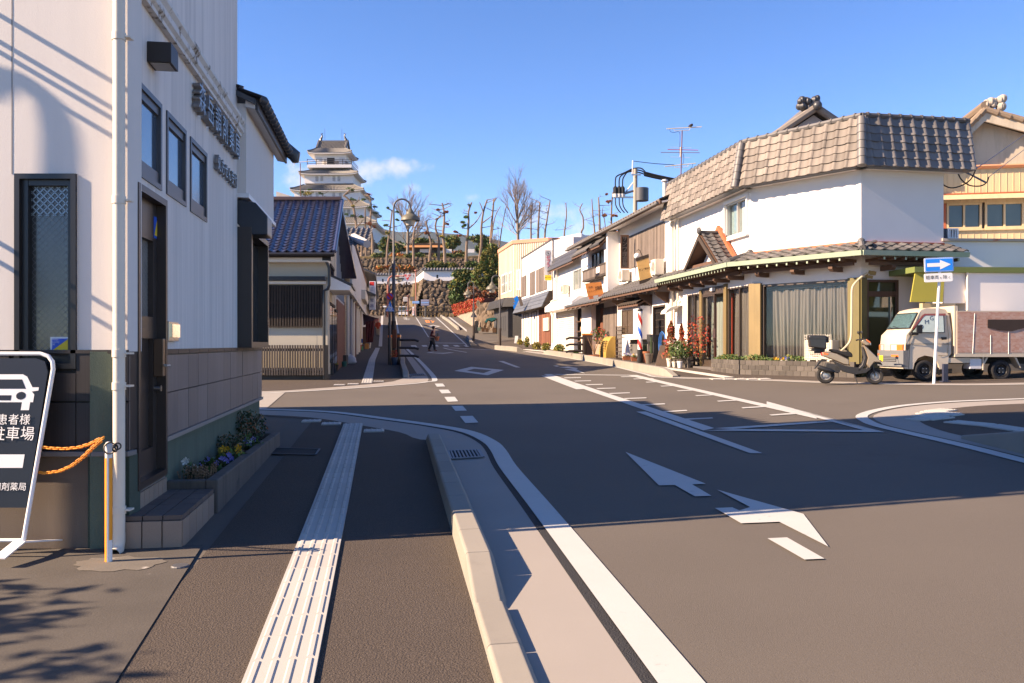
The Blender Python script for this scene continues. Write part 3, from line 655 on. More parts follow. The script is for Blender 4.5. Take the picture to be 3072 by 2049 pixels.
m_plc=M('mossy_concrete',(.125,.105,.088),.9,.2,2,bump=.3,bs=70,streak=.45,stv=(6,6,.5),dirt=(.035,.03,.025),dirt_at=.6,dirt_s=2)
pt=lambda u:.385-.008*(u-1)
mb=MB();mb.hexa([FS.T(pu0,.0,.28),FS.T(pu1,.1,.28),FS.T(pu1,.1,.38),FS.T(pu0,.0,.38)],[FS.T(pu0,pt(pu0),.28),FS.T(pu1,pt(pu1),.28),FS.T(pu1,pt(pu1),.38),FS.T(pu0,pt(pu0),.38)])
mb.build('front_wall',m_plc,pl,bevel=.012)
MB().box(pu0-.001,pu0+.10,.02,pt(pu0)-.004,-.02,.279,FS.T).build('end_wall',m_plc,pl,bevel=.01);MB().box(pu1-.1,pu1,.02,pt(pu1)-.004,-.02,.279,FS.T).build('end_wall',m_plc,pl,bevel=.01)
MB().add([FS.T(pu0+.1,pt(pu0)-.07,-.02),FS.T(pu1-.1,pt(pu1)-.07,-.02),FS.T(pu1-.1,pt(pu1)-.07,.28),FS.T(pu0+.1,pt(pu0)-.07,.28)],[(0,1,2,3)]).build('soil',m_soil,pl)
# plants
def leafmat(name,col,var=.35):return M(name,col,.6,var,8,rnd=.15,spec=.3)
m_leaf=leafmat('green_leaf',(.07,.12,.03));m_leafd=leafmat('dark_green_leaf',(.03,.05,.018));m_leafo=leafmat('olive_leaf',(.15,.14,.035));m_leafy=leafmat('yellow_green_leaf',(.28,.23,.04))
m_redl=leafmat('red_leaf',(.42,.05,.03));m_rust=leafmat('rust_leaf',(.26,.085,.03));m_orl=leafmat('orange_leaf',(.38,.14,.03));m_stem=M('plant_stem',(.09,.065,.04),.9,.2,10)
m_dry=leafmat('dry_stem',(.24,.15,.085))
def leaves(mb,c,r,n,size,flat=.0,rz=None):
 c=Vector(c);rz=rz or r
 for _ in range(n):
  while True:
   q=Vector((random.uniform(-1,1),random.uniform(-1,1),random.uniform(-1,1)))
   if q.length<1:break
  q=Vector((q.x*r,q.y*r,q.z*rz));s=size*random.uniform(.6,1.3)
  d=Vector((random.gauss(0,1),random.gauss(0,1),random.gauss(0,1)*(1-flat)+flat*0)).normalized();e=d.orthogonal().normalized()
  e=(Matrix.Rotation(random.uniform(0,6.28),3,d)@e);p=c+q
  mb.add([p-d*s,p+e*s*.42,p+d*s,p-e*s*.42],[(0,1,2,3)])
 return mb
def bushy(name,label,cat,c,r,h,mats,n,size,group=None,stemh=.5):
 c=Vector(c);t=thing(name,label,cat,c,group)
 mb=MB()
 for k in range(6):
  a=random.uniform(0,6.28);mb.tube([c-Vector((0,0,.03)),c+Vector((math.cos(a)*r*.3,math.sin(a)*r*.3,h*.5)),c+Vector((math.cos(a)*r*.7,math.sin(a)*r*.7,h*.9))],[.008,.006,.003],4)
 mb.build('stem',m_stem,t)
 for m_,fr_ in mats:
  mb=MB();leaves(mb,c+Vector((0,0,h*.5)),r,int(n*fr_),size,rz=h*.55);mb.build('foliage',m_,t,fix=False)
 return t
def flowers(t,c,r,h,n,mat,size=.02):
 mb=MB()
 for _ in range(n):
  p=Vector(c)+Vector((random.uniform(-r,r),random.uniform(-r,r),h*random.uniform(.6,1.05)))
  for k in range(5):
   a=6.28*k/5;q=Vector((math.cos(a),-.35,math.sin(a)))*size;q2=Vector((math.cos(a+.9),-.35,math.sin(a+.9)))*size
   mb.add([p,p+q,p+(q+q2)*.75,p+q2],[(0,1,2,3)])
 mb.build('flower',mat,t,fix=False,kind='stuff')
m_viol=M('violet_petal',(.25,.22,.62),.7,.15,10);m_wpet=M('white_petal',(.75,.75,.72),.7,.1);m_ypet=M('yellow_petal',(.78,.42,.03),.7,.1)
def pp(u,n=.16):return FS.T(u,pt(u)-.07,min(n,.2))
for(u,kind)in((1.45,'dry'),(1.62,'white'),(2.1,'viol'),(2.5,'small'),(2.85,'yel'),(3.3,'heath'),(3.85,'mix'),(4.5,'heath2'),(5.15,'yel2'),(5.6,'wh2')):
 if u>pu1-.15:continue
 if kind=='dry':
  c=pp(u);t=thing('dried_plant','low brown dried flower stems at the near end of the concrete planter','plant',c);mb=MB()
  for _ in range(70):
   p=c+Vector((random.uniform(-.12,.12),random.uniform(-.14,.14),0));q=p+Vector((random.gauss(0,.015),random.gauss(0,.015),random.uniform(.08,.16)));mb.tube([p,q],[.004,.002],3)
   for j in range(4):mb.ball(p.lerp(q,.4+.18*j),.007,n=4,m=3)
  mb.build('stem',m_dry,t,fix=False);mb=MB();leaves(mb,c+Vector((0,0,.05)),.12,40,.02,rz=.04);mb.build('foliage',m_leafd,t,fix=False)
 elif kind=='viol':t=bushy('pansy_plant','pansy with pale violet flowers in the concrete planter','plant',pp(u),.14,.13,[(m_leaf,.6),(m_leafd,.4)],130,.028);flowers(t,pp(u),.11,.13,9,m_viol,.02)
 elif kind=='white':t=bushy('pansy_plant','small white pansy behind the dried stems in the planter','plant',pp(u,.06),.07,.14,[(m_leaf,1)],60,.024);flowers(t,pp(u,.06),.05,.17,4,m_wpet,.024)
 elif kind=='small':t=bushy('pansy_plant','tiny deep violet pansy in the middle of the planter','plant',pp(u,.2),.08,.09,[(m_leafd,1)],60,.022);flowers(t,pp(u,.2),.07,.11,5,m_viol,.02)
 elif kind=='yel':t=bushy('pansy_plant','leafy pansy with two orange flowers near the planter edge','plant',pp(u,.18),.14,.14,[(m_leaf,.8),(m_leafy,.2)],120,.03);flowers(t,pp(u,.24),.09,.15,4,m_ypet,.03)
 elif kind=='heath':t=bushy('heather_bush','dark upright heather bush halfway along the planter','bush',pp(u,.1),.17,.24,[(m_leafd,.7),(m_dry,.3)],420,.022)
 elif kind=='mix':t=bushy('pansy_plant','pansy clump with white and blue flowers between the two heathers','plant',pp(u,.18),.18,.16,[(m_leaf,1)],160,.03);flowers(t,pp(u,.2),.12,.15,6,m_wpet,.018);flowers(t,pp(u,.26),.06,.13,3,m_viol,.028)
 elif kind=='heath2':t=bushy('heather_bush','tall dark heather bush towards the far end of the planter','bush',pp(u,.1),.22,.40,[(m_leafd,.75),(m_rust,.1),(m_dry,.15)],700,.024)
 elif kind=='yel2':t=bushy('pansy_plant','golden yellow pansies beside the tall heather','plant',pp(u,.22),.15,.14,[(m_leafy,.5),(m_leaf,.5)],110,.03);flowers(t,pp(u,.24),.12,.13,9,m_ypet,.02)
 elif kind=='wh2':t=bushy('pansy_plant','green plant with white flowers at the far end of the planter','plant',pp(u,.15),.17,.3,[(m_leaf,.8),(m_dry,.2)],200,.026);flowers(t,pp(u,.2),.12,.26,6,m_wpet,.03)
sg=thing('parking_sign','navy freestanding parking board with a white car symbol in a white tube frame','sign',(-2.5,4.75,.09))
fx=5.5;Fg=Facade((-4,fx),(-2,fx));ti=.0
fr_r=Fg.px(130,1100)[0];top_z=Fg.px(60,1062)[1];bot_z=Fg.px(90,1640)[1];fr_l=fr_r-.62
lean=lambda z:-.11*(top_z-z)/1.2
Tg=lambda a,b,c:Fg.T(a+lean(b),b,c-.12*(b-bot_z)+.0)
mb=MB();rr=.10
pts=[Tg(fr_r-.02,bot_z+.03,0)]+[Tg(fr_r,top_z-rr,0)]+[Tg(fr_r-rr+rr*math.cos(t),top_z-rr+rr*math.sin(t),0)for t in(.5,1.,1.57)]+[Tg(fr_l+rr-rr*math.sin(t),top_z-rr+rr*math.cos(t),0)for t in(0,.5,1.,1.57)]+[Tg(fr_l,bot_z+.03,0)]
mb.tube(pts,.014,10);mb.build('tube_frame',m_wpaint,sg,smooth=True)
mb=MB()
for a in(fr_r-.02,fr_l):
 p=Tg(a,bot_z,0);mb.hexa([p+Vector((-.05,-.24,-.02)),p+Vector((.03,-.24,-.02)),p+Vector((.03,-.02,.03)),p+Vector((-.05,-.02,.03))],[p+Vector((-.05,-.24,-.012)),p+Vector((.03,-.24,-.012)),p+Vector((.03,-.02,.04)),p+Vector((-.05,-.02,.04))])
 mb.hexa([p+Vector((-.05,-.02,.03)),p+Vector((.03,-.02,.03)),p+Vector((.12,.26,-.02)),p+Vector((.04,.26,-.02))],[p+Vector((-.05,-.02,.04)),p+Vector((.03,-.02,.04)),p+Vector((.12,.26,-.012)),p+Vector((.04,.26,-.012))])
mb.build('foot',m_wpaint,sg)
mb=MB();mb.tube([Tg(fr_l,bot_z+.04,0),Tg(fr_r-.02,bot_z+.04,0)],.012,8);mb.build('cross_bar',m_wpaint,sg)
pb=Fg.px(80,1525)[1];bpts=[(fr_l+.025,pb),(fr_r-.03,pb),(fr_r-.03,top_z-.12),(fr_r-.06,top_z-.05),(fr_r-.12,top_z-.03),(fr_l+.1,top_z-.03),(fr_l+.025,top_z-.1)]
MB().prism(bpts,-.008,.008,Tg).build('board',M('navy_board',(.009,.013,.022),.35,.1,spec=.5),sg)
dc=.0095;cxs=fr_r-.285
def flat(pts,mat,nm,c=dc):return MB().poly([Tg(a,b,c)for a,b in pts]).build(nm,mat,sg)
yc=Fg.px(60,1190)[1];s=.245
car=[(-1,-.28),(-1,.05),(-.9,.18),(-1.12,.22),(-1.12,.36),(-.9,.36),(-.66,.82),(-.5,.92),(.5,.92),(.66,.82),(.9,.36),(1.12,.36),(1.12,.22),(.9,.18),(1,.05),(1,-.28),(.9,-.28),(.9,-.62),(.62,-.62),(.62,-.28),(-.62,-.28),(-.62,-.62),(-.9,-.62),(-.9,-.28)]
flat([(cxs+x*s*.78,yc+y*s*.62)for x,y in car],m_wht,'car_symbol')
flat([(cxs+x*s*.78,yc+y*s*.62)for x,y in((-.68,.30),(-.5,.70),(.5,.70),(.68,.30))],MATS['navy_board'],'symbol_window',dc+.001)
for q in(-.55,.55):flat([(cxs+(q+.17*math.cos(t))*s*.78,yc+(.0+.17*math.sin(t))*s*.62)for t in[k*.524 for k in range(12)]],MATS['navy_board'],'symbol_lamp',dc+.001)
flat([(cxs+x*s*.78,yc+y*s*.62)for x,y in((-.22,-.2),(.22,-.2),(.22,.02),(-.22,.02))],MATS['navy_board'],'symbol_grille',dc+.001)
rx_=fr_r-.075
def rtxt(body,y,size,xr):
 b_=Fg.px(60,y)[1];a_=Fg.px(xr,y)[0]-lean(b_)
 for k,g in enumerate(reversed(body)):text(g,Tg,a_-size*(k+.5),b_,dc+.006,size,m_wht,'lettering',sg)
rtxt('患者様',1264,.074,70);rtxt('駐車場',1307,.096,86);rtxt('森岳調剤薬局',1464,.055,72)
za_,zb_=Fg.px(60,1407)[1],Fg.px(60,1367)[1];zmid=(za_+zb_)/2
flat([(rx_-.02,za_),(rx_-.02,zb_),(fr_l+.26,zb_),(fr_l+.26,zb_+.06),(fr_l+.06,zmid),(fr_l+.26,za_-.06),(fr_l+.26,za_)],m_wht,'arrow_symbol')
Yp=5.42;pb_=W(326,1690,Yp);pt_=W(326,1312,Yp)
po=thing('chain_post','white and orange striped steel post with peeling paint at the pavement edge','post',pb_)
mb=MB();mb.tube([pb_-Vector((0,0,.05)),pt_-Vector((0,0,.05))],.022,14);mb.ball(pt_-Vector((0,0,.05)),.023,.023,.025);mb.build('shaft',M('flaking_white_paint',(.72,.70,.67),.5,.05,4,dirt=(.12,.08,.06),dirt_at=.66,dirt_s=22),po,smooth=True)
mb=MB();mb.lathe([(.0228,0),(.0228,pt_.z-.13-pb_.z)],6,lambda a,b,c:pb_+Vector((a,b,c)),a0=R(165),a1=R(262));mb.lathe([(.0228,.15),(.0228,pt_.z-.13-pb_.z)],5,lambda a,b,c:pb_+Vector((a,b,c)),a0=R(300),a1=R(375));mb.build('stripe',M('orange_tape',(.80,.30,.02),.45,.06),po,smooth=True)
def ring_pts(c,r,ax,ay,n=14):return[c+ax*r*math.cos(6.2832*k/n)+ay*r*math.sin(6.2832*k/n)for k in range(n+1)]
c=pt_+Vector((.02,-.03,-.065));mb=MB();mb.tube(ring_pts(c,.036,Vector((1,0,0)),Vector((0,.25,1)).normalized()),.005,6);mb.tube(ring_pts(c+Vector((.035,0,.0)),.022,Vector((.2,1,0)).normalized(),Vector((0,0,1))),.006,6);mb.tube(ring_pts(c+Vector((.05,0,.012)),.02,Vector((1,.4,0)).normalized(),Vector((0,0,1))),.005,6);mb.build('shackle',M('dark_iron',(.06,.055,.05),.45,.2,metal=.8),po,smooth=True)
m_chain=M('orange_plastic_chain',(.78,.30,.03),.4,.08,spec=.45)
def link_mesh():
 mb=MB();P=[];a,r_=.0135,.0105
 for k in range(16):
  t=6.2832*k/16;P.append(Vector((math.cos(t)*r_+(a if math.cos(t)>0 else-a),math.sin(t)*r_,0)))
 mb.tube(P+[P[0]],.0036,6,cap=False);return mb.mesh('chain_link',m_chain,smooth=True)
LM=link_mesh()
def chain(label,P,n):
 t=thing('plastic_chain',label,'chain',P[0],'orange chains hung from the post')
 for i in range(n):
  a=resample([Vector(p)for p in P],n+1)[i];b_=resample([Vector(p)for p in P],n+1)[i+1]
  x=(b_-a).normalized();y=x.cross(Vector((0,0,1))).normalized();z=x.cross(y)
  if i%2:y,z=(y+z).normalized(),(z-y).normalized()
  else:y,z=(y-z*.4).normalized(),(z+y*.4).normalized()
  p=(a+b_)/2-Vector(P[0]);link('chain_link',LM,t,Matrix(((x.x,y.x,z.x,p.x),(x.y,y.y,z.y,p.y),(x.z,y.z,z.z,p.z),(0,0,0,1))))
def wp(lst,Y0,Y1):return[W(px,py,Y0+(Y1-Y0)*i/(len(lst)-1))for i,(px,py)in enumerate(lst)]
chain('upper orange plastic chain hanging between the post and the navy board',wp([zW(690,588),zW(610,630),zW(530,655),zW(440,664),zW(340,660),zW(240,645),zW(120,610)],Yp,5.64),26)
chain('lower sagging orange plastic chain between the post and the navy board',wp([zW(690,600),zW(620,660),zW(560,720),zW(480,780),zW(400,815),zW(300,828),zW(220,815),zW(100,770)],Yp,5.64),30)
rnd_=random.Random(3);fp_=[]
for k in range(26):
 a=6.2832*k/26;r_=1+rnd_.uniform(-.18,.18);fp_.append((pb_.x+.1+.28*r_*math.cos(a),pb_.y-.05+.17*r_*math.sin(a)))
patch('footing_patch',fp_,.015,M('chipped_cement',(.13,.115,.095),.9,.25,5,bump=.3,bs=60,dirt=(.45,.42,.38),dirt_at=.56,dirt_s=4))
th_=thing('garden_tree','leafy garden tree standing on the forecourt just left of the picture','tree',(-7.6,1.4,0));rt_=random.Random(8)
for k in range(5):
 y_=-.6+k*1.0;mb=MB();mb.tube([(-7.6,y_,0),(-7.55,y_+.1,1.4),(-7.6,y_,2.8)],[.06,.05,.02],6);mb.build('trunk',m_stem,th_)
 mb=MB()
 for _ in range(16):leaves(mb,(-7.6+rt_.uniform(-.5,.5),y_+rt_.uniform(-.5,.45),rt_.uniform(.6,2.95)+.25*math.sin(k*2.3)),.42,40,.10)
 mb.build('crown',m_leafd,th_,fix=False)
def kerb(name,label,P,h,w,group,seg=.6,ramp0=0.,ramp1=0.,side=1,hole=None):
 """a row of bevelled kerb blocks along ground points P (inner foot); each block is a part"""
 L=sum((b_-a).length for a,b_ in zip(P,P[1:]));n=max(1,round(L/seg));Q=resample(P,n+1)
 t=thing(name,label,'kerb',Q[0],group);N_=offs(Q,1.0*side);d=0.
 for i in range(n):
  a,b_=Q[i],Q[i+1];na,nb=(N_[i]-a),(N_[i+1]-b_);e=(b_-a).normalized()*.004;a=a+e;b_=b_-e
  def hh(s):return h*min(1,max(.18,s/ramp0 if ramp0 else 1),max(.18,(L-s)/ramp1 if ramp1 else 1))
  ha,hb=hh(d),hh(d+(Q[i+1]-Q[i]).length);d+=(Q[i+1]-Q[i]).length
  def ring(p,nn,q):return[Vector((r.x,r.y,gz(r.x,r.y)+z))for r,z in((p,-.05),(p+nn*.005,q-.012),(p+nn*.018,q),(p+nn*w*.72,q),(p+nn*w*.82,q-.02),(p+nn*w,-.05))]
  r0,r1=ring(a,na,ha),ring(b_,nb,hb);k=len(r0)
  mb=MB().add(r0+r1,[tuple(range(k-1,-1,-1)),tuple(range(k,2*k))]+[(j,(j+1)%k,k+(j+1)%k,k+j)for j in range(k)])
  mb.build('kerb_block',m_kerb,t,bevel=.006)
 return t
kerb('kerb','pale concrete kerb along the near left pavement beside the drain',[Vector((-.083-.137*(y-3.59),y,gz(-.083-.137*(y-3.59),y)))for y in(11.45,10,8,6,5,4.45)],.16,.205,'raised concrete kerbs',ramp0=.35,ramp1=.5,side=1)
kerb('kerb','flush lowered kerb stones in the near foreground',[Vector((-.083-.137*(y-3.59),y,gz(-.083-.137*(y-3.59),y)))for y in(4.44,3,1,-4)],.055,.205,'raised concrete kerbs',side=1)
KF=gp([(1505,1140),(1428,1060),(1412,950)],zE)
kerb('kerb','concrete kerb on the far left corner behind the blue flower pot',[G(*zE(1440,1110)),G(*zE(1412,1010)),G(*zE(1415,940)),G(*zE(1418,900)),G(*zE(1416,868))],.20,.22,'raised concrete kerbs',ramp0=.5,side=-1)
kp=[G(*zF(1780,1512)),G(*zF(1690,1500)),G(*zF(1190,1403)),G(*zF(900,1347)),G(*zF(555,1292))]
kerb('kerb','long pale kerb in front of the barber shop, full length of the parking strip',kp,.24,.24,'raised concrete kerbs',ramp0=.7,ramp1=.9,side=-1)
kerb('kerb','short kerb block at the foot of the tall right-hand street lamp',[G(*zF(392,1270)),G(*zF(320,1272)),G(*zF(240,1262)),G(*zF(105,1250))],.28,.24,'raised concrete kerbs',ramp0=.5,side=-1)
kerb('kerb','kerb running uphill between the road and the right pavement towards the castle wall',[G(*zI(1860,1490)),G(*zI(1800,1440)),G(*zI(1600,1270)),G(*zI(1395,1135))],.3,.25,'raised concrete kerbs',seg=2.,ramp0=.5,side=-1)
kerb('kerb','kerb end beside the crossing at the foot of the hill',[G(*zS(550,925)),G(*zS(420,930)),G(*zS(330,780))],.28,.25,'raised concrete kerbs',ramp0=.5,side=-1)
ik=[G(*zC(1770,812)),G(*zC(2000,872)),G(*zC(2300,945))];ik.append(ext(ik[-2],ik[-1],4))
tk=kerb('kerb','tall grey kerb block with an arched drain hole on the right island',ik,.25,.22,'raised concrete kerbs',seg=1.2,ramp0=.75,side=1)
dh=G(*zC(2300,940));dn=(ik[2]-ik[1]);dn.z=0;dn.normalize();q=Vector((dn.y,-dn.x,0))
arch=[(-.06,.01),(.06,.01),(.06,.12)]+[(.06*math.cos(t),.12+.05*math.sin(t))for t in(.5,1.05,1.57,2.1,2.65)]+[(-.06,.12)]
MB().prism(arch,-.03,.004,lambda a,b_,c:dh+dn*a+Vector((0,0,b_))+q*c).build('drain_hole',M('hole_shadow',(.02,.02,.02),.9),tk)
def grate(pts,label,n=9):
 A=[G(*p,.012)for p in pts];t=thing('drain_grate',label,'grate',A[0],'steel drain grates')
 m_=M('galvanised_grate',(.14,.15,.17),.5,.15,20,metal=.5)
 def bar(a,b_,w):
  d=(b_-a).normalized();s=Vector((-d.y,d.x,0))*w;MB().hexa([a-s,b_-s,b_+s,a+s],[a-s+Vector((0,0,.012)),b_-s+Vector((0,0,.012)),b_+s+Vector((0,0,.012)),a+s+Vector((0,0,.012))]).build('grate_bar',m_,t)
 MB().poly([p+Vector((0,0,.002))for p in A]).build('pit',MATS['hole_shadow'],t)
 for i in range(4):bar(A[i],A[(i+1)%4],.02)
 for i in range(1,n):bar(A[0].lerp(A[1],i/n),A[3].lerp(A[2],i/n),.009)
grate([zA(1548,716),zA(1790,707),zA(1825,762),zA(1572,777)],'steel drain grate set in the near gutter apron')
grate([zE(1500,1077),zE(1635,1070),zE(1650,1085),zE(1512,1092)],'narrow drain grate in the gutter of the far left corner',7)
A=[G(*zA(*p),.016)for p in((158,690),(545,698),(515,742),(120,735))];t=thing('inspection_cover','long dark inspection cover in the pavement beside the planter','cover',A[0])
m_cov=M('cover_frame',(.12,.12,.125),.6,.1,metal=.5)
for i in range(4):
 a,b_=A[i],A[(i+1)%4];d=(b_-a).normalized();s=Vector((-d.y,d.x,0))*.012;MB().hexa([a-s,b_-s,b_+s,a+s],[p+Vector((0,0,.006))for p in(a-s,b_-s,b_+s,a+s)]).build('cover_rim',m_cov,t)
MB().poly([p-Vector((0,0,.002))for p in A]).build('cover_plate',M('cover_asphalt',(.028,.027,.027),.9,.2,20,bump=.5,bs=120),t)
p=G(*z3(1130,1475));t=thing('valve_lid','small round grey valve lid at the edge of the pavement','lid',p);MB().lathe([(.0,.022),(.05,.022),(.055,.016),(.055,0)],16,lambda a,b_,c:p+Vector((a,b_,c))).build('lid',m_cov,t)
# tactile paving: 30 cm slabs with raised bars
m_tac=M('tactile_slab',(.40,.385,.35),.75,.06,2,bump=.1,bs=200,fine=.06,fs=250,rnd=.06,dirt=(.35,.33,.30),dirt_at=.66,dirt_s=4)
def slab_mesh(w,l,bars=True,nb=4):
 mb=MB();g=.003;mb.box(g,w-g,g,l-g,-.03,.0)
 if bars:
  for k in range(nb):
   c=w*(k+.5)/nb
   for j in range(2):
    y0,y1=l*j/2+.012,l*(j+1)/2-.012
    mb.hexa([(c-.017,y0,0),(c+.017,y0,0),(c+.017,y1,0),(c-.017,y1,0)],[(c-.009,y0+.008,.006),(c+.009,y0+.008,.006),(c+.009,y1-.008,.006),(c-.009,y1-.008,.006)])
 else:
  for i in range(5):
   for j in range(5):
    x,y=w*(i+.5)/5,l*(j+.5)/5;mb.hexa([(x-.014,y-.014,0),(x+.014,y-.014,0),(x+.014,y+.014,0),(x-.014,y+.014,0)],[(x-.008,y-.008,.006),(x+.008,y-.008,.006),(x+.008,y+.008,.006),(x-.008,y+.008,.006)])
 return mb.mesh('tactile_slab',m_tac)
def put_slab(me,parent,p,d,lift=.022):
 d=Vector((d.x,d.y,0)).normalized();x=Vector((d.y,-d.x,0));e=.2
 z0=gz(p.x,p.y);sy=gz(p.x+d.x*e,p.y+d.y*e)-z0;sx_=gz(p.x+x.x*e,p.y+x.y*e)-z0
 y3=Vector((d.x,d.y,sy/e)).normalized();x3=Vector((x.x,x.y,sx_/e)).normalized();z3_=x3.cross(y3);q=Vector((p.x,p.y,z0+lift))-ORG[parent.name]
 return link('tactile_slab',me,parent,Matrix(((x3.x,y3.x,z3_.x,q.x),(x3.y,y3.y,z3_.y,q.y),(x3.z,y3.z,z3_.z,q.z),(0,0,0,1))))
SM,SD,SM3=slab_mesh(.30,.60),slab_mesh(.30,.30,False),slab_mesh(.30,.30)
def tac_line(label,P,w=.30,l=.6,me=None):
 t=thing('tactile_paving',label,'tactile paving',P[0],'pale tactile guide strips');me=me or SM
 L=sum((b_-a).length for a,b_ in zip(P,P[1:]));n=max(1,round(L/l));Q=resample(P,n+1)
 for i in range(n):
  d=(Q[i+1]-Q[i]);d.z=0;d.normalize();x=Vector((d.y,-d.x,0));put_slab(me,t,Q[i]-x*w/2,d)
 return t
c0=(G(*zA(498,1097))+G(*zA(790,1097)))/2;c1=(G(*zA(728,508))+G(*zA(890,508)))/2;cn_=(G(*dD(550,1568))+G(*dD(730,1568)))/2
cn2=ext(c1,cn_,6)
tL=tac_line('tactile guide strip running up the middle of the near left pavement',[cn2,cn_,c0,c1])
for q in([(400,493),(578,462)],[(555,515),(733,483)],[(888,572),(1065,540)]):
 a=G(*zA(*q[0]));b_=G(*zA(q[1][0],q[0][1]));d=Vector((-.14,.99,0));put_slab(SM3,tL,a,d)
a0=(G(*zE(1040,1162))+G(*zE(1158,1164)))/2;a1=(G(*zE(1172,830))+G(*zE(1228,828)))/2;a2=(G(*zE(1210,815))+G(*zE(1243,815)))/2;a3=(G(*zE(1235,525))+G(*zE(1254,525)))/2
am=(G(*zE(1110,940))+G(*zE(1190,940)))/2
tF=tac_line('tactile guide strip on the far left pavement passing the flower pot',[a0,am,a1])
for q in((785,1183),(915,1175),(1160,1150)):put_slab(SM3,tF,G(*zE(*q)),Vector((-.14,.99,0)))
patch('tactile_strip',gp([(1210,815),(1243,815),(1254,525),(1235,525)],zE),.014,m_tac)
b0=G(*zG(180,1390));b1_=G(*zG(560,1443));b2_=G(*zG(1060,1518))
tR=tac_line('tactile guide strip along the pavement in front of the barber and corner shop',[G(*zF(395,1252)),G(*zF(640,1275)),b0,b1_,b2_],l=.6)
for k in range(5):put_slab(SD,tR,G(*zG(870+110*k,1530)),Vector((.99,.1,0)))
i0=G(*zC(1560,655));i1=G(*zC(2000,690));i2=G(*zC(2351,745));i3=ext(i1,i2,3)
tI=tac_line('tactile guide strip leading into the right-hand island corner',[i3,i2,i1,G(*zC(1680,662))])
for q in((1520,600),(1560,585),(1600,575),(1640,570),(1480,625),(1580,622),(1680,600),(1430,655),(1520,650),(1610,640),(1700,612)):put_slab(SD,tI,G(*zC(*q)),Vector((-.5,.86,0)),lift=.02+.003*random.random())
# the corner shop with the tiled mansard
A0=Vector((6.06,31.3));AB=Vector((6.996,25.0));BC=Vector((9.12,22.3));CE=Vector((11.50,22.75))
A0=Vector((10.696-.148*31.3,31.3));AB=Vector((10.696-.148*25,25))
F1,F2,F3=Facade(AB,A0),Facade(AB,BC),Facade(BC,CE)
F1=Facade(A0,AB)
cs_=thing('corner_shop','white corner shop with a steep grey tiled parapet and a curtained window','shop',(9,27,.7))
m_wall=M('white_stucco',(.72,.685,.645),.85,.04,.9,bump=.2,bs=60,fine=.03,fs=90,dirt=(.42,.33,.25),dirt_at=.735,dirt_s=3.5)
m_brass=M('tarnished_brass_panel',(.20,.145,.06),.5,.2,1.5,metal=.2,spec=.5,streak=.25,stv=(4,4,.3))
m_red2=M('red_flashing',(.40,.115,.05),.6,.1,2);m_green=M('verdigris_copper',(.28,.34,.25),.6,.15,3);m_woodb=M('brown_timber',(.11,.062,.04),.75,.2,6)
m_glass=glass('window_glass');m_curt=M('grey_curtain',(.135,.12,.105),.9,.06,3,streak=.1,stv=(20,20,.3))
LF=[F1,F2,F3];Ls=[f.L for f in LF]
zr0=F2.px(*zK(300,1270))[1]
zeave=F2.px(*zN(1400,745),.5)[1];zgr=F1.gz(F1.L)
zw=2.5+zgr+.2
wn1=F1.rect(zN(672,905),zN(905,1300));wn1=(wn1[0]+.02,wn1[1],wn1[2],wn1[3])
wup=(F1.px(*zN(690,1000))[0],F1.px(*zN(885,1000))[0],F1.px(*zN(800,1275))[1],F1.px(*zN(800,965))[1])
mb=MB();holes_wall(mb,F1,0,F1.L,zr0-.9,zeave+.6,[wup],-.25,0);mb.build('street_upper_wall',m_wall,cs_)
MB().box(0,F2.L,zr0-.9,zeave+.6,-.25,.0,F2.T).build('chamfer_upper_wall',m_wall,cs_);MB().box(0,F3.L,zr0-.9,zeave+.6,-.25,0,F3.T).build('side_upper_wall',m_wall,cs_)
o=window(cs_,F1,wup,M('silver_sash',(.52,.51,.49),.4,.05,metal=.3),m_glass,w=.045,n=-.02,dep=.1,mull=2)
fb=frame_mb(F1,(wup[0]-.09,wup[1]+.09,wup[2]-.09,wup[3]+.09),-.05,.07,.09);fb.box(wup[0]-.13,wup[1]+.13,wup[2]-.13,wup[2]-.092,-.02,.12,F1.T);fb.build('window_surround',m_wpaint,o)
um=(wup[0]+wup[1])/2
MB().box(um+.03,wup[1]-.05,wup[2]+.05,wup[3]-.05,-.16,-.15,F1.T).build('blind',M('cream_blind',(.56,.50,.41),.8,.03),o);MB().box(wup[0]+.05,um-.02,wup[2]+.05,wup[3]-.05,-.17,-.16,F1.T).build('curtain',M('teal_curtain',(.22,.30,.30),.8,.25,9),o)
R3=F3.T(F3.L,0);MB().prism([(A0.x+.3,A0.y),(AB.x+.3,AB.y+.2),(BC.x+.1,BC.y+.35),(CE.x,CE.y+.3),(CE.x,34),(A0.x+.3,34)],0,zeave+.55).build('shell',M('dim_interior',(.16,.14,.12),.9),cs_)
ov,mh=.5,F2.px(*zN(1400,330),.3)[1]-F2.px(*zN(1400,745),.5)[1];mi=.24
zt0=zeave;cnt=(20,11,10);m_ktile=M('weathered_silver_tile',(.165,.142,.122),.6,.14,4,rnd=.34,spec=.3,dirt=(.12,.105,.092),dirt_at=.60,dirt_s=4);m_ktile3=M('shaded_grey_tile',(.15,.14,.132),.55,.15,4,rnd=.22,spec=.4)  # side face gets a greyer tile copy, its shade mixed into the colour
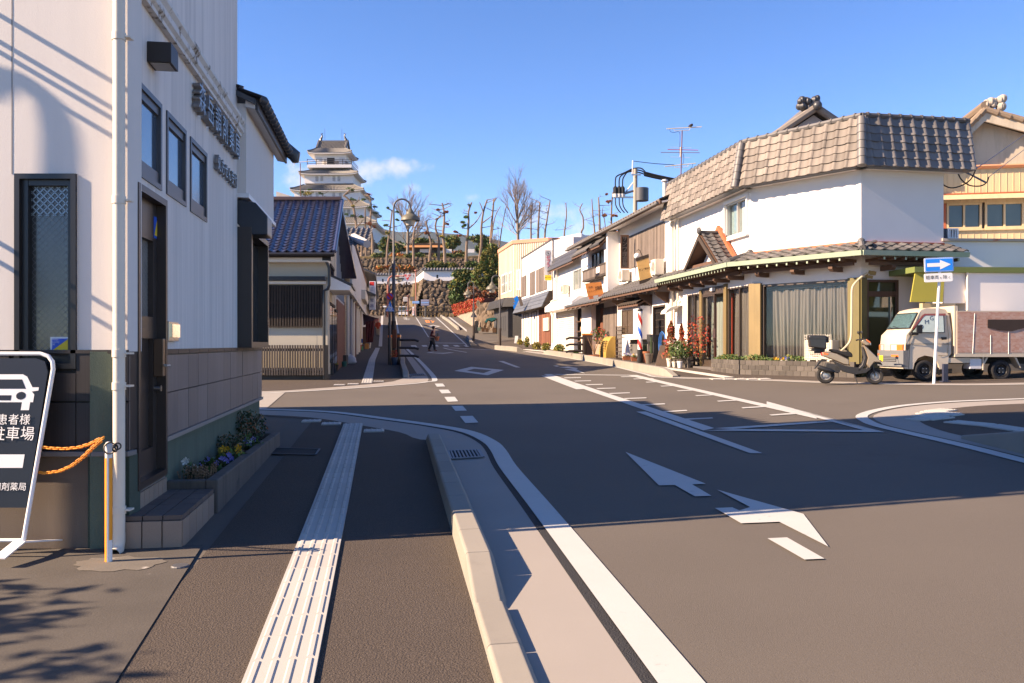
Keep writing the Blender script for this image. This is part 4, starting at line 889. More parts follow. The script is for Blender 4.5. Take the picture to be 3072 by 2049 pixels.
def corner_pts(ovr,z):
 """eave corners of the three faces pushed out by ovr"""
 n1,n2,n3=F1.n,F2.n,F3.n
 def meet(Fa,Fb,p):
  a=Vector((Fa.n.x,Fa.n.y));b_=Vector((Fb.n.x,Fb.n.y));M2=Matrix(((a.x,a.y),(b_.x,b_.y)));r=M2.inverted()@Vector((a.dot(p)+ovr,b_.dot(p)+ovr));return Vector((r.x,r.y,z))
 P0=F1.T(-.25,z,ovr);P3=F3.T(F3.L+.55,z,ovr)
 return[P0,meet(F1,F2,AB),meet(F2,F3,BC),P3]
Pe=corner_pts(ov,zt0);Pt=corner_pts(ov-mi,zt0+mh)
rows=6
for k in range(3):
 o_,e_=Pe[k],Pe[k+1];a=e_-o_;b_=Pt[k]-Pe[k];up=(Pt[k]+Pt[k+1])/2-(o_+e_)/2;up=up-a.normalized()*up.dot(a.normalized());Lb=up.length
 fr=(o_,a.normalized(),up.normalized(),a.normalized().cross(up.normalized()))
 if fr[3].dot(LF[k].n)<0:fr=(fr[0],fr[1],fr[2],-fr[3])
 n=cnt[k]
 tiles(cs_,(fr[0]+fr[3]*.02,fr[1],fr[2],fr[3]),n,rows,a.length/n,Lb/rows,m_ktile if k<2 else m_ktile3,wave=.05,jit=.012)
 MB().hexa([Pe[k],Pe[k+1],Pt[k+1],Pt[k]],[p-LF[k].n*.3 for p in(Pe[k],Pe[k+1],Pt[k+1],Pt[k])]).build('parapet_backing',m_kawarad,cs_)
 MB().hexa([Pe[k]+Vector((0,0,.01)),Pe[k+1]+Vector((0,0,.01)),Pe[k+1]-LF[k].n*(ov+.02)+Vector((0,0,.01)),Pe[k]-LF[k].n*(ov+.02)+Vector((0,0,.01))],[p+Vector((0,0,.06))for p in(Pe[k],Pe[k+1],Pe[k+1]-LF[k].n*(ov+.02),Pe[k]-LF[k].n*(ov+.02))]).build('soffit',m_wall,cs_)
 mb=MB();mb.tube([Pt[k]+Vector((0,0,.06)),Pt[k+1]+Vector((0,0,.06))],.075,8);mb.build('ridge_cap',m_kawara,cs_,smooth=True)
 mb=MB()
 for i in range(n):p=Pt[k].lerp(Pt[k+1],(i+.5)/n)+Vector((0,0,.07));d=(Pt[k+1]-Pt[k]).normalized()*.02;mb.tube([p-d,p+d],.088,8)
 mb.build('ridge_collar',m_kawara,cs_,smooth=True,kind='stuff')
for k in(1,2):
 mb=MB();q=[Pe[k].lerp(Pt[k],i/6)+(LF[k-1].n+LF[k].n)*.03 for i in range(7)]
 for i in range(6):mb.tube([q[i],q[i+1]],[.125,.11],10)
 mb.build('hip_cap',m_kawara,cs_,smooth=True)
zp0=zr0-.03;zpe=F2.px(*zG(1700,402),.75)[1];pov=.78
Qt,Qe=corner_pts(.03,zp0),corner_pts(pov,zpe+.06)
Qe[0]=F1.T(-.1,zpe+.06,pov);Qe[3]=F3.T(F3.L+.12,zpe+.06,pov);Qt[3]=F3.T(F3.L+.0,zp0,.03);Qt[0]=F1.T(-.1,zp0,.03)
for k in range(3):
 F=LF[k];MB().box(0,F.L,zr0-.06,zr0+.05,-.01,.05,F.T).build('flashing',m_red2,cs_)
 MB().box(0,F.L,zr0-.10,zr0-.061,-.01,.07,F.T).build('flashing_rim',M('cream_mortar',(.5,.42,.3),.9,.1),cs_)
 o_,e_=Qe[k],Qe[k+1];a=e_-o_;up=(Qt[k]+Qt[k+1])/2-(o_+e_)/2;up-=a.normalized()*up.dot(a.normalized());L_=up.length;cc=a.normalized().cross(up.normalized());cc=cc if cc.z>0 else-cc
 n=(22,11,9)[k];fr=(o_+cc*.02,a.normalized(),up.normalized(),cc);wd=a.length/n
 sh=lambda j:(Qt[k]-Qe[k]).dot(fr[1])*j/3
 tiles(cs_,fr,n,3,wd,L_/3,m_kawara,keep=lambda i,j:(Qt[k]-Qe[k]).dot(fr[1])*(j/3)-wd*.9<=i*wd<=a.length-(Qe[k+1]-Qt[k+1]).dot(fr[1])*(j/3),wave=.05,jit=.01)
 MB().hexa([Qe[k],Qe[k+1],Qt[k+1],Qt[k]],[p-Vector((0,0,.07))for p in(Qe[k],Qe[k+1],Qt[k+1],Qt[k])]).build('pent_roof_board',m_woodb,cs_)
 oo=F.n*.05
 MB().hexa([Qe[k]-Vector((0,0,.1))+oo,Qe[k+1]-Vector((0,0,.1))+oo,Qe[k+1]-Vector((0,0,.1)),Qe[k]-Vector((0,0,.1))],[p+Vector((0,0,.125))for p in(Qe[k]-Vector((0,0,.1))+oo*1.4,Qe[k+1]-Vector((0,0,.1))+oo*1.4,Qe[k+1]-Vector((0,0,.1)),Qe[k]-Vector((0,0,.1)))]).build('copper_gutter',m_green,cs_)
 nr_=(26,11,8)[k]
 for i in range(nr_):
  u=F.L*(i+.5)/nr_;MB().box(u-.03,u+.03,zpe-.14,zpe-.06,-.02,pov-.02,F.T).build('rafter',m_woodb,cs_)
  MB().box(u-.022,u+.022,zpe-.133,zpe-.067,pov-.019,pov-.008,F.T).build('rafter_cap',m_green,cs_)
 MB().box(0,F.L,zpe-.24,zpe-.142,.32,.40,F.T).build('eave_beam',m_woodb,cs_)
 for i in range((6,3,2)[k]):
  u=F.L*(i+.5)/(6,3,2)[k];MB().prism([(0,zpe-.36),(.45,zpe-.36),(.52,zpe-.30),(.52,zpe-.242),(0,zpe-.242)],u-.06,u+.06,lambda a_,b__,c_,F=F:F.T(c_,b__,a_)).build('eave_bracket',m_woodb,cs_)
for k in(1,2):
 mb=MB();mb.tube([Qt[k]+Vector((0,0,.05)),Qt[k].lerp(Qe[k],.5)+Vector((0,0,.06)),Qe[k]+Vector((0,0,.07))],[.07,.08,.085],8);mb.ball(Qt[k]+Vector((0,0,.07)),.1);mb.build('hip_cap',m_kawara,cs_,smooth=True)
gl_=F1.px(*zG(640,500),.7)[0];gr_=F1.px(*zG(960,420),.7)[0];gm=(gl_+gr_)/2;gb=zpe+.08;gt=F1.px(*zG(800,165),.7)[1];hw=(gr_-gl_)/2
for s in(-1,1):
 e_=F1.T(gm+s*(hw+.08),gb-.02,.72);r_=F1.T(gm,gt,.72);back=-F1.n
 fr=slope_frame(e_ if s<0 else e_+back*.85,back if s<0 else-back,r_-e_);Ls_=(r_-e_).length
 tiles(cs_,(fr[0]+fr[3]*.03,fr[1],fr[2],fr[3]),3,8,.28,Ls_/8,m_kawara,wave=.04,name='gable_tile')
 mb=MB();mb.hexa([e_,r_,r_+back*.85,e_+back*.85],[p-Vector((0,0,.06))for p in(e_,r_,r_+back*.85,e_+back*.85)]);mb.build('gable_roof_board',m_woodb,cs_)
 ee=e_+F1.n*.03;r2=r_+F1.n*.03;mb=MB();mb.hexa([ee-Vector((0,0,.14)),r2-Vector((0,0,.18)),r2-Vector((0,0,.02)),ee-Vector((0,0,.0))],[p+F1.n*.04 for p in(ee-Vector((0,0,.14)),r2-Vector((0,0,.18)),r2-Vector((0,0,.02)),ee)]);mb.build('barge_board',m_woodd,cs_)
 q0=e_+back*.66;q1=r_+back*.66+Vector((0,0,.16));mb=MB();mb.hexa([q0,q1,q1-back*.1,q0-back*.1],[p+Vector((0,0,.14))for p in(q0,q1,q1-back*.1,q0-back*.1)]);mb.build('gable_flashing',m_red2,cs_)
MB().prism([(gl_+.1,gb-.1),(gr_-.1,gb-.1),(gm,gt-.22)],.25,.3,F1.T).build('gable_infill',m_wall,cs_)
MB().box(gl_+.18,gr_-.3,gb+.12,gb+.22,.5,.62,F1.T).build('gable_tie_beam',m_woodb,cs_)
mb=MB();mb.tube([F1.T(gm,gt+.06,.78),F1.T(gm,gt+.06,-.05)],.07,8);mb.lathe([(.09,-.04),(.12,0),(.09,.05),(0,.06)],12,lambda a_,b__,c_:F1.T(gm+a_,gt+.12+b__,.76+c_));mb.build('gable_ridge',m_kawara,cs_,smooth=True)
def G1(u0,v0,u1,v1,z):return F1.rect(z(u0,v0),z(u1,v1))
zb1=F1.gz(F1.L);zh1=F1.px(*zM(900,360))[1];zl0=zgr+.42
ulw=F1.px(*zM(265,800))[0];ub1=F1.px(*zM(440,800))[0];ud0=F1.px(*zM(468,800))[0];ud1=F1.px(*zM(752,800))[0];uw0=F1.px(*zM(785,800))[0]
ztop=F1.px(*zM(900,345))[1]
hl=[(ulw,F1.L-.02,zl0-.45,ztop)]
mb=MB();holes_wall(mb,F1,0,F1.L,-.1,zr0-.9,hl,-.22,0);mb.build('street_lower_wall',m_wall,cs_)
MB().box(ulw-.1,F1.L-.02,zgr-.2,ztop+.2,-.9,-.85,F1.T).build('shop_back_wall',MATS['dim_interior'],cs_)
m_brn=M('bronze_window_frame',(.055,.04,.03),.4,.15,5,spec=.5)
window(cs_,F1,(ulw,ub1-.02,zl0,ztop),m_brn,m_glass,w=.05,n=-.02,mull=2,name='window')
window(cs_,F1,(uw0,F1.L-.03,zl0,ztop),m_brn,m_glass,w=.05,n=-.02,mull=2,name='window')
def curtain(F,u0,u1,z0,z1_,n,name='curtain',folds=14,amp=.03,mat=None,flare=.06):
 mb=MB();K=folds*8;rowsn=7;V=[]
 for j in range(rowsn):
  t=j/(rowsn-1)
  for i in range(K+1):
   s=i/K;ph_=2*math.pi*folds*s+.9*math.sin(s*9+j*.4);V.append(F.T(u0+(u1-u0)*s+(s-.5)*flare*t,z1_+(z0-z1_)*t,n+amp*(.35+.65*t)*math.sin(ph_)+.02*math.sin(s*23+t*2)))
 mb.add(V,[(j*(K+1)+i,j*(K+1)+i+1,(j+1)*(K+1)+i+1,(j+1)*(K+1)+i)for j in range(rowsn-1)for i in range(K)])
 return mb.build(name,mat or m_curt,cs_,smooth=True)
curtain(F1,ulw+.05,ub1-.03,zl0+.05,ztop-.05,-.25,folds=9);curtain(F1,uw0+.05,F1.L-.06,zl0+.05,ztop-.05,-.25,folds=14)
MB().box(ub1-.02,ud0,zgr+.1,ztop+.1,-.1,.06,F1.T).build('brass_pillar',m_brass,cs_);MB().box(ud1-.02,uw0,zgr+.1,ztop+.15,-.1,.06,F1.T).build('brass_pillar',m_brass,cs_)
zd1=F1.px(*zM(600,440))[1];zd0=zgr+.12
o=MB().box(ud0,ud1-.02,zd1,ztop+.12,-.1,.04,F1.T).build('door_header',m_brn,cs_);MB().box((ud0+ud1)/2-.05,(ud0+ud1)/2+.2,zd1+.1,zd1+.2,.04,.12,F1.T).build('door_sensor',m_wpaint,o)
ux=ud0+(ud1-ud0)*.56
o=frame_mb(F1,(ud0,ux,zd0,zd1),-.05,.03,.05).build('door',m_brn,cs_);MB().box(ud0+.05,ux-.05,zd0+.22,zd1-.05,-.02,-.012,F1.T).build('door_glass',m_glass,o);MB().box(ud0+.05,ux-.05,zd0+.05,zd0+.22,-.04,.0,F1.T).build('kick_plate',m_brn,o)
mb=MB();mb.box(ux+.04,ux+.07,zd0+.95,zd0+1.25,.03,.09,F1.T);mb.build('door_handle',m_steel,o)
curtain(F1,ud0+.07,ux-.1,zd0+.25,zd1-.06,-.30,folds=5,mat=M('pale_green_curtain',(.2,.23,.2),.9,.1,3))
m_reddoor=M('red_lacquered_door',(.40,.06,.025),.35,.12,3,spec=.5)
o=frame_mb(F1,(ux+.1,ud1-.03,zd0,zd1-.02),-.32,-.24,.07).build('inner_door',m_reddoor,cs_);MB().box(ux+.17,ud1-.1,zd0+.07,zd0+.75,-.30,-.27,F1.T).build('door_panel',m_reddoor,o);MB().box(ux+.17,ud1-.1,zd0+.76,zd1-.1,-.30,-.29,F1.T).build('door_curtain',M('mauve_curtain',(.22,.19,.21),.9,.1,5),o)
MB().box(ud0-.2,ud1+.2,zgr-.1,zd0,-.3,.30,F1.T).build('doorstep',M('dark_step_tile',(.11,.10,.095),.8,.15,5),cs_)
zwT=F2.px(*zL(300,305))[1];zwB=F2.px(*zL(100,1035))[1]
mb=MB();uB0,uB1=F2.px(*zM(1220,800))[0],F2.px(*zL(640,700))[0]
holes_wall(mb,F2,0,F2.L,-.1,zr0-.9,[(0.0,F2.L,zl0-.3,zwT)],-.22,0);mb.build('chamfer_lower_wall',m_wall,cs_)
MB().box(-.02,uB0,zgr+.1,ztop+.02,-.15,.08,F2.T).build('brass_pillar',m_brass,cs_)
MB().box(uB0,uB1,zgr-.1,zl0,-.2,-.0,F2.T).build('window_plinth',m_wall,cs_)
o=window(cs_,F2,(uB0,uB1,zl0,zwT),m_brn,m_glass,w=.06,n=-.02,mull=1,name='shop_window')
curtain(F2,uB0+.22,uB0+(uB1-uB0)*.55,zl0+.08,zwT-.18,-.22,folds=11,amp=.035,flare=-.12);curtain(F2,uB0+(uB1-uB0)*.55,uB1-.18,zl0+.35,zwT-.14,-.22,folds=11,amp=.035,flare=.1)
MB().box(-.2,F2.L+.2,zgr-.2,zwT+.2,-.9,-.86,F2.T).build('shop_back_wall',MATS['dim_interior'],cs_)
mb=MB();mb.tube([F2.T(uB0+.1,zwT-.16,-.22),F2.T(uB1-.1,zwT-.12,-.22)],.008,6);mb.build('curtain_rail',m_steel,cs_)
MB().box(uB1,F2.L-.02,zgr-.1,zwT+.02,-.15,.06,F2.T).build('olive_pillar',M('olive_painted_pillar',(.13,.11,.04),.6,.2,2,streak=.2,stv=(3,3,.3)),cs_)
u0,u1=F3.px(*zL(808,500))[0],F3.px(*zL(1120,500))[0];zs1=F3.px(*zL(900,290))[1];zsm=F3.px(*zL(900,425))[1]
MB().box(-.02,u0,zgr-.1,zwT+.02,-.15,.05,F3.T).build('olive_pillar',MATS['olive_painted_pillar'],cs_)
mb=MB();holes_wall(mb,F3,0,F3.L,-.1,zr0-.9,[(u0-.02,u1,0,zs1)],-.2,0);mb.build('side_lower_wall',m_wall,cs_)
m_grgl=M('dim_green_glass',(.05,.055,.022),.06,.3,1.5,spec=.8)
o=frame_mb(F3,(u0,u1,zgr-.05,zs1),-.1,.03,.06).build('side_door',m_woodb,cs_);MB().box(u0+.06,u1-.06,zsm-.08,zsm+.06,-.1,.02,F3.T).build('transom_bar',m_woodb,o)
MB().box(u0+.06,u1-.06,zgr,zsm-.08,-.06,-.05,F3.T).build('door_glass',m_grgl,o);MB().box(u0+.06,u1-.06,zsm+.06,zs1-.06,-.06,-.05,F3.T).build('transom_glass',m_grgl,o)
MB().box(u1-.22,u1-.20,zgr,zsm-.08,-.05,.0,F3.T).build('door_stile',m_steel,o)
mb=MB();k=[F3.px(*zL(x,y),.1)for x,y in((815,225),(770,255),(700,320),(668,380),(664,500),(662,700),(655,860),(620,930),(560,985))]
mb.tube(catm([F3.T(a,b_,.12)for a,b_ in k],4),.028,8);ob=mb.build('cable_conduit',M('cream_conduit',(.55,.46,.32),.6,.08),cs_,smooth=True)
mb=MB()
for j in range(7):a,b_=F3.px(*zL(835+random.uniform(-45,50),240+random.uniform(-25,25)),.0);mb.prism([(a-.06,b_-.03),(a+.05,b_-.05),(a+.07,b_+.03),(a-.04,b_+.05)],.0,.012+.002*j,F3.T)
mb.build('wall_patch_tape',M('kraft_tape',(.36,.25,.09),.7,.15),cs_)
m_brick=M('grey_brown_brick',(.085,.075,.066),.85,.15,6,bump=.3,bs=80,rnd=.3,fine=.15,fs=90);m_mort=M('pale_mortar',(.22,.20,.16),.9,.1,8)
def brick_planter(label,F,u0,u1,n0,n1,z1_,rows_,cat='planter',left=False,right=False,bl=.22):
 z0=F.gz((u0+u1)/2,n1);t=thing('brick_planter',label,cat,F.T((u0+u1)/2,z0,n1),'grey brick planters');h=(z1_-z0)/rows_
 MB().box(u0+.015,u1-.015,z0-.1,z1_-.015,n1-.10,n1-.012,F.T).build('mortar',m_mort,t)
 if n0<n1-.2:MB().box(u0+.01,u1-.01,z1_-.12,z1_-.06,n0,n1-.10,F.T).build('soil',m_soil,t)
 for j in range(rows_):
  n=max(2,round((u1-u0)/bl));off=.5 if j%2 else 0.;edges=[u0]+[u0+(u1-u0)*(i+off)/n for i in range(0 if off else 1,n+(0 if off else 0))]+[u1];edges=sorted(set(edges))
  for a,b_ in zip(edges,edges[1:]):MB().box(a+.005,b_-.005,z0+j*h+(.006 if j else-.05),z0+(j+1)*h-.005,n1-.09,n1+random.uniform(-.003,.004),F.T).build('brick',m_brick,t)
  for flag,uu,sg_ in((left,u0,-1),(right,u1,1)):
   if flag:
    m_=max(1,round((n1-n0-.1)/bl))
    for i in range(m_):MB().box(uu-.045,uu+.045,z0+j*h+.006,z0+(j+1)*h-.005,n0+(n1-.095-n0)*i/m_+.004,n0+(n1-.095-n0)*(i+1)/m_-.004,F.T).build('brick',m_brick,t)
 return t
zpl=F2.px(*zM(1200,1285),.45)[1]
brick_planter('long low grey brick planter under the curtained corner window',F2,-.05,F2.L+.1,.02,.50,zpl,3)
brick_planter('grey brick planter wrapping the corner beside the glass door',F1,ud1+.02,F1.L+.25,.02,.48,zpl,3,left=True,bl=.2)
brick_planter('small brick planter left of the glass door with red shrub',F1,ulw-.7,ub1+.05,.02,.48,F1.px(*zM(200,1255),.45)[1],3,bl=.2)
brick_planter('low brick plinth below the dim side door beside the van',F3,.0,F3.L,.15,.34,F3.px(*zL(1000,1160),.3)[1],2,cat='plinth')
for(F,a,b_,lab)in((F2,.1,F2.L*.66,'dense green pansies filling the long brick planter'),(F1,ud1+.15,F1.L-.05,'green leafy clump in the brick planter by the door')):
 t=thing('planter_plants',lab,'plants',F.T((a+b_)/2,zpl,.25))
 for m_,n_ in((m_leaf,500),(m_leafo,260),(leafmat('fresh_leaf',(.10,.15,.05)),300)):
  mb=MB()
  for _ in range(n_):
   u=random.uniform(a,b_);c=F.T(u,zpl+random.uniform(-.05,.10+.05*math.sin(u*5)),random.uniform(.08,.44));leaves(mb,c,.01,1,.045)
  mb.build('foliage',m_,t,fix=False)
tfl=thing('flower_clump','small clump of orange and violet pansies in the long brick planter','flowers',F2.T(1.25,zpl,.4));flowers(tfl,F2.T(1.25,zpl,.42),.14,.08,14,m_ypet,.03);flowers(tfl,F2.T(1.4,zpl,.42),.1,.09,8,m_viol,.028)
def aircon(F,u0,u1,z0,z1_,n0,n1,label,group='outdoor air conditioner units',front='grille',feet=True):
 t=thing('air_conditioner',label,'air conditioner',F.T((u0+u1)/2,z0,(n0+n1)/2),group)
 m_ac=M('ivory_casing',(.60,.55,.46),.5,.05,2,spec=.4)
 MB().box(u0,u1,z0+.03,z1_,n0,n1,F.T).build('casing',m_ac,t,bevel=.012)
 w=u1-u0;h=z1_-z0;c=(u0+w*.42,z0+.03+h*.5);r=min(w*.36,h*.40)
 mb=MB();mb.lathe([(r*1.02,-.004),(r*1.02,.012),(r*.96,.012)],20,lambda a,b_,d:F.T(c[0]+a,c[1]+b_,n1+d));mb.build('fan_ring',m_ac,t)
 mb=MB();mb.lathe([(0,.003),(r*.95,.003)],20,lambda a,b_,d:F.T(c[0]+a,c[1]+b_,n1+d));mb.build('fan_well',M('fan_shadow',(.12,.11,.10),.7),t)
 k=9
 for i in range(k):y=c[1]-r*.9+1.8*r*i/(k-1);ww=math.sqrt(max(.01,r*r-(y-c[1])**2));MB().box(c[0]-ww,c[0]+ww,y-.006,y+.006,n1+.008,n1+.016,F.T).build('grille_bar',m_ac,t)
 MB().box(u0+w*.84,u1-.02,z0+h*.15,z0+h*.55,n1,n1+.03,F.T).build('valve_cover',m_ac,t,bevel=.008)
 if feet:
  for u in(u0+w*.15,u0+w*.85):MB().box(u-.04,u+.04,z0,z0+.03,n0+.02,n1-.0,F.T).build('foot',m_ac,t)
 return t
a0_=F2.px(*zL(215,900),.45)[0];a1_=F2.px(*zL(488,900),.45)[0]
t=aircon(F2,a0_,a1_,zpl-.0,F2.px(*zL(300,880),.5)[1],.18,.50,'ivory air conditioner with a wire guard standing behind the scooter')
mb=MB()
for i in range(16):u=a0_+(a1_-a0_)*(i+.5)/16;mb.box(u-.004,u+.004,zpl+.05,zpl+.72,.51,.518,F2.T)
for i in range(9):z=zpl+.08+.075*i;mb.box(a0_+.02,a1_-.05,z-.004,z+.004,.519,.527,F2.T)
mb.build('wire_guard',MATS['ivory_casing'],t,kind='stuff')
m_gab=M('grey_gable_plaster',(.34,.33,.34),.85,.08,1)
gh=thing('tiled_gable_house','house with a grey tiled gable showing above the corner shop parapet','house',(12.5,36,.8))
Yg=36.;gp_=lambda x,y,Y=Yg:W(*zN(x,y),Y)
ap=gp_(1500,150);lf=gp_(1090,350);rt=gp_(1700,285);rt2=ap+(rt-ap)*2.2;lf2=ap+Vector((-(rt2.x-ap.x),0,rt2.z-ap.z))
MB().prism([(lf2.x+.2,.5),(rt2.x-.2,.5),(rt2.x-.2,rt2.z),(ap.x,ap.z-.15),(lf2.x+.2,lf2.z)],0,7,lambda a,b_,c:Vector((a,Yg+.25+c,b_))).build('gable_wall',m_gab,gh)
for e_ in(lf2,rt2):
 fr=slope_frame(e_+Vector((0,0,.0)),Vector((0,1,0)),ap-e_);L_=(ap-e_).length
 mb=MB();roof_sheet(mb,fr,7.5,L_,24,12,wave=.09);mb.build('roof',m_kawara,gh,smooth=False)
 d=(ap-e_).normalized();mb=MB();mb.tube([e_+Vector((0,-.05,.1)),ap+Vector((0,-.05,.1))],.16,8);mb.build('verge_tile',M('lichen_grey_tile',(.20,.175,.15),.8,.2,4),gh,smooth=True)
mb=MB();mb.tube([ap+Vector((0,-.1,.25)),ap+Vector((0,7,.25))],.2,8);mb.build('ridge',m_kawara,gh,smooth=True)
mb=MB();mb.ball(ap+Vector((0,-.2,.12)),.2);
for k in range(14):mb.ball(ap+Vector((-.35+random.uniform(-.35,.45),-.05+random.uniform(0,.2),.25+random.uniform(-.15,.35))),random.uniform(.12,.2),n=7,m=5)
mb.build('ridge_ornament',m_kawarad,gh,smooth=True)
ph2=thing('pyramid_roof_house','house with a rust brown pyramid roof peeking over the parapet','house',(17,40,.8));ap=W(*zK(538,220),40);l_=W(*zK(415,290),38.5);r_=W(*zK(680,285),38.5);m_=W(*zK(530,285),37.5)
base=[Vector((l_.x-.3,39.5,l_.z-.25)),Vector((m_.x,38,l_.z-.25)),Vector((r_.x+.5,39.5,l_.z-.25)),Vector((m_.x,42,l_.z-.25))]
mb=MB();mb.add([ap]+base,[(0,1,2),(0,2,3),(0,3,4),(0,4,1),(4,3,2,1)]);mb.build('roof',M('rust_brown_sheet',(.30,.16,.10),.7,.12,1),ph2)
mb=MB();mb.prism([(l_.x,39.5),(m_.x,38.3),(r_.x+.2,39.5),(m_.x,41.7)],0.4,l_.z-.26);mb.build('wall',m_wall,ph2)
# kei truck: front towards the left, side towards the camera
def vframe(pf,pr,z):
 """frame along a vehicle: a from the rear axle to the front axle, b up, c towards the camera"""
 f=Vector(pf);r=Vector(pr);x=(f-r);x.z=0;L=x.length;x.normalize();c=Vector((x.y,-x.x,0));c=c if c.dot(-f)>0 else-c
 return(lambda a,b,d:r+x*a+Vector((0,0,b))+c*d),L
m_body=M('cream_car_paint',(.50,.43,.33),.35,.03,1,spec=.5,fine=.02,fs=30);m_rub=M('tyre_rubber',(.022,.021,.021),.85,.2,8,bump=.2,bs=60);m_steelw=M('black_steel_wheel',(.03,.03,.032),.45,.2,6,metal=.4)
m_bump=M('grey_plastic',(.13,.135,.14),.6,.08,6);m_orl2=M('orange_lens',(.75,.16,.03),.2,.05,spec=.7);m_clear=M('clear_lens',(.55,.57,.58),.12,.15,20,spec=.9,metal=.3);m_under=M('underbody_black',(.02,.019,.018),.8,.2,5)
def wheel(name,T,a,b,d,r,w,t,rim=m_steelw,out=1,hub=m_steel,ratio=.62):
 TT=lambda p,q,h:T(a+p,b+q,d+h*out)
 mb=MB();mb.lathe([(r*ratio,0),(r*.72,.012),(r*.9,.012),(r*.97,0),(r,-.03),(r,-w+.03),(r*.97,-w),(r*.8,-w),(r*ratio,-w)],28,TT)
 o=mb.build(name,m_rub,t,smooth=True)
 mb=MB();mb.lathe([(r*(ratio+.01),-.004),(r*(ratio-.04),.006),(r*(ratio-.1),-.03),(r*.36,-.045),(r*.30,-.01),(r*.2,-.005),(0,-.004)],24,TT);rm=mb.build('rim',rim,o,smooth=True)
 for k in range(4):
  q=6.2832*(k+.5)/4;mb=MB();mb.lathe([(.012,0),(.012,.012),(0,.014)],6,lambda p,s,h:TT(p+r*.25*math.cos(q),s+r*.25*math.sin(q),h-.007));mb.build('wheel_nut',hub,o)
 return o
Yt=19.9
gF,gR=W(*zL(1388,1288),Yt-.05),W(*zL(2135,1285),Yt+.02)
gF.z=gR.z=0
TT0,LT=vframe(gF,gR,0);gzt=gz(gF.x,gF.y)+.02
TT=lambda a,b,d:TT0(a,b+gzt,d)
tr=thing('kei_truck','cream small cab-over truck with a brick-patterned box body, parked facing left','truck',TT(LT/2,0,-.6))
s_=LT/1.9;sc=s_
def xz(x,y):
 """truck side coordinates (metres ahead of the rear axle, metres up) from the photograph, on the near side plane"""
 ft=Facade((TT(0,0,0).x,TT(0,0,0).y),(TT(1,0,0).x,TT(1,0,0).y));u,z=ft.px(x,y);return u,z-gzt
q=lambda*p:xz(*zL(*p))
RWH=(q(2135,1085)[1]-q(2135,1288)[1])/2
WB=1.34*sc
cab=[q(1190,1160),q(1193,1000),q(1195,940),q(1207,830),q(1262,770),q(1350,610),q(1375,582),q(1430,566),q(1560,568),q(1615,580),q(1640,640),q(1650,800),q(1645,1010),q(1620,1040),q(1610,1165),q(1530,1165)]
arch=[q(1525,1130),q(1500,1075),q(1455,1042),q(1385,1030),q(1320,1055),q(1285,1105),q(1272,1165)]
full=cab+arch
zwaist=q(1207,830)[1];ztop_=q(1430,566)[1]
def inset(z):return .02+max(0,(z-zwaist)/(ztop_-zwaist))*.10
bm_=MB();n=len(full)
near=[TT(a,b,-inset(b))for a,b in full];far=[TT(a,b,-WB+inset(b))for a,b in full]
mid=[]
for a,b in full:mid.append((a,b))
def nose(a,b):return .10 if a>LT+.28 else 0
mids=[[TT(a+nose(a,b)*(1-(2*f_-1)**2),b+(.02 if b>ztop_-.12 else 0)*(1-(2*f_-1)**2),-inset(b)-f_*(WB-2*inset(b)))for a,b in full]for f_ in(.08,.25,.5,.75,.92)]
rings=[near]+mids+[far]
V=[p for r_ in rings for p in r_];Fc=[(i*n+j,i*n+(j+1)%n,(i+1)*n+(j+1)%n,(i+1)*n+j)for i in range(len(rings)-1)for j in range(n)]
Fc+=[tuple(range(n-1,-1,-1)),tuple((len(rings)-1)*n+j for j in range(n))]
bm_.add(V,Fc);cabo=bm_.build('cab',m_body,tr,smooth=True)
def skin(pts,off,mat,name,parent=tr,th=.008):
 a=[TT(x,y,off-inset(y))for x,y in pts];b=[TT(x,y,off+th-inset(y))for x,y in pts];k=len(pts)
 return MB().add(a+b,[tuple(range(k)),tuple(range(2*k-1,k-1,-1))]+[(i,(i+1)%k,k+(i+1)%k,k+i)for i in range(k)]).build(name,mat,parent)
w0,w1_=q(1262,770),q(1350,612);dxf=.10
def wsp(t,f_,off=.02):
 a=w0[0]+(w1_[0]-w0[0])*t;b=w0[1]+(w1_[1]-w0[1])*t;i_=inset(b);nrm=Vector((w1_[1]-w0[1],-(w1_[0]-w0[0])));nrm.normalize();nrm=nrm if nrm.x>0 else-nrm
 ns_=nose(*w0)*(1-t)+nose(*w1_)*t
 return TT(a+ns_*(1-(2*f_-1)**2)+nrm.x*off,b+nrm.y*off,-i_-f_*(WB-2*i_))
grid=[(.03,.05),(.97,.95)]
mb=MB();K=8
P=[wsp(.04+.92*j/2,.05+.9*i/K)for j in range(3)for i in range(K+1)]
mb.add(P,[(j*(K+1)+i,j*(K+1)+i+1,(j+1)*(K+1)+i+1,(j+1)*(K+1)+i)for j in range(2)for i in range(K)])
ws=mb.build('windscreen',M('windscreen_sunshade',(.055,.10,.11),.4,.9,22,spec=.25,bump=.5,bs=45),tr,smooth=True)
for(t0_,t1_,f0,f1,nm)in((-.0,.05,.03,.97,'windscreen_seal'),(.95,1.0,.03,.97,'windscreen_seal'),(0,1,.02,.055,'windscreen_seal'),(0,1,.945,.98,'windscreen_seal')):
 mb=MB();P=[wsp(t,f0+(f1-f0)*i/K,.026)for t in(t0_,t1_)for i in range(K+1)];mb.add(P,[(i,i+1,K+2+i,K+1+i)for i in range(K)]);mb.build(nm,m_blackfr,ws)
mb=MB();mb.tube([wsp(.03,.35,.03),wsp(.16,.62,.03)],.008,5);mb.build('wiper',m_blk,ws);mb=MB();mb.tube([wsp(.03,.62,.03),wsp(.14,.88,.03)],.008,5);mb.build('wiper',m_blk,ws)
dw=[q(1245,810),q(1378,642),q(1398,625),q(1595,620),q(1590,640),q(1580,808)]
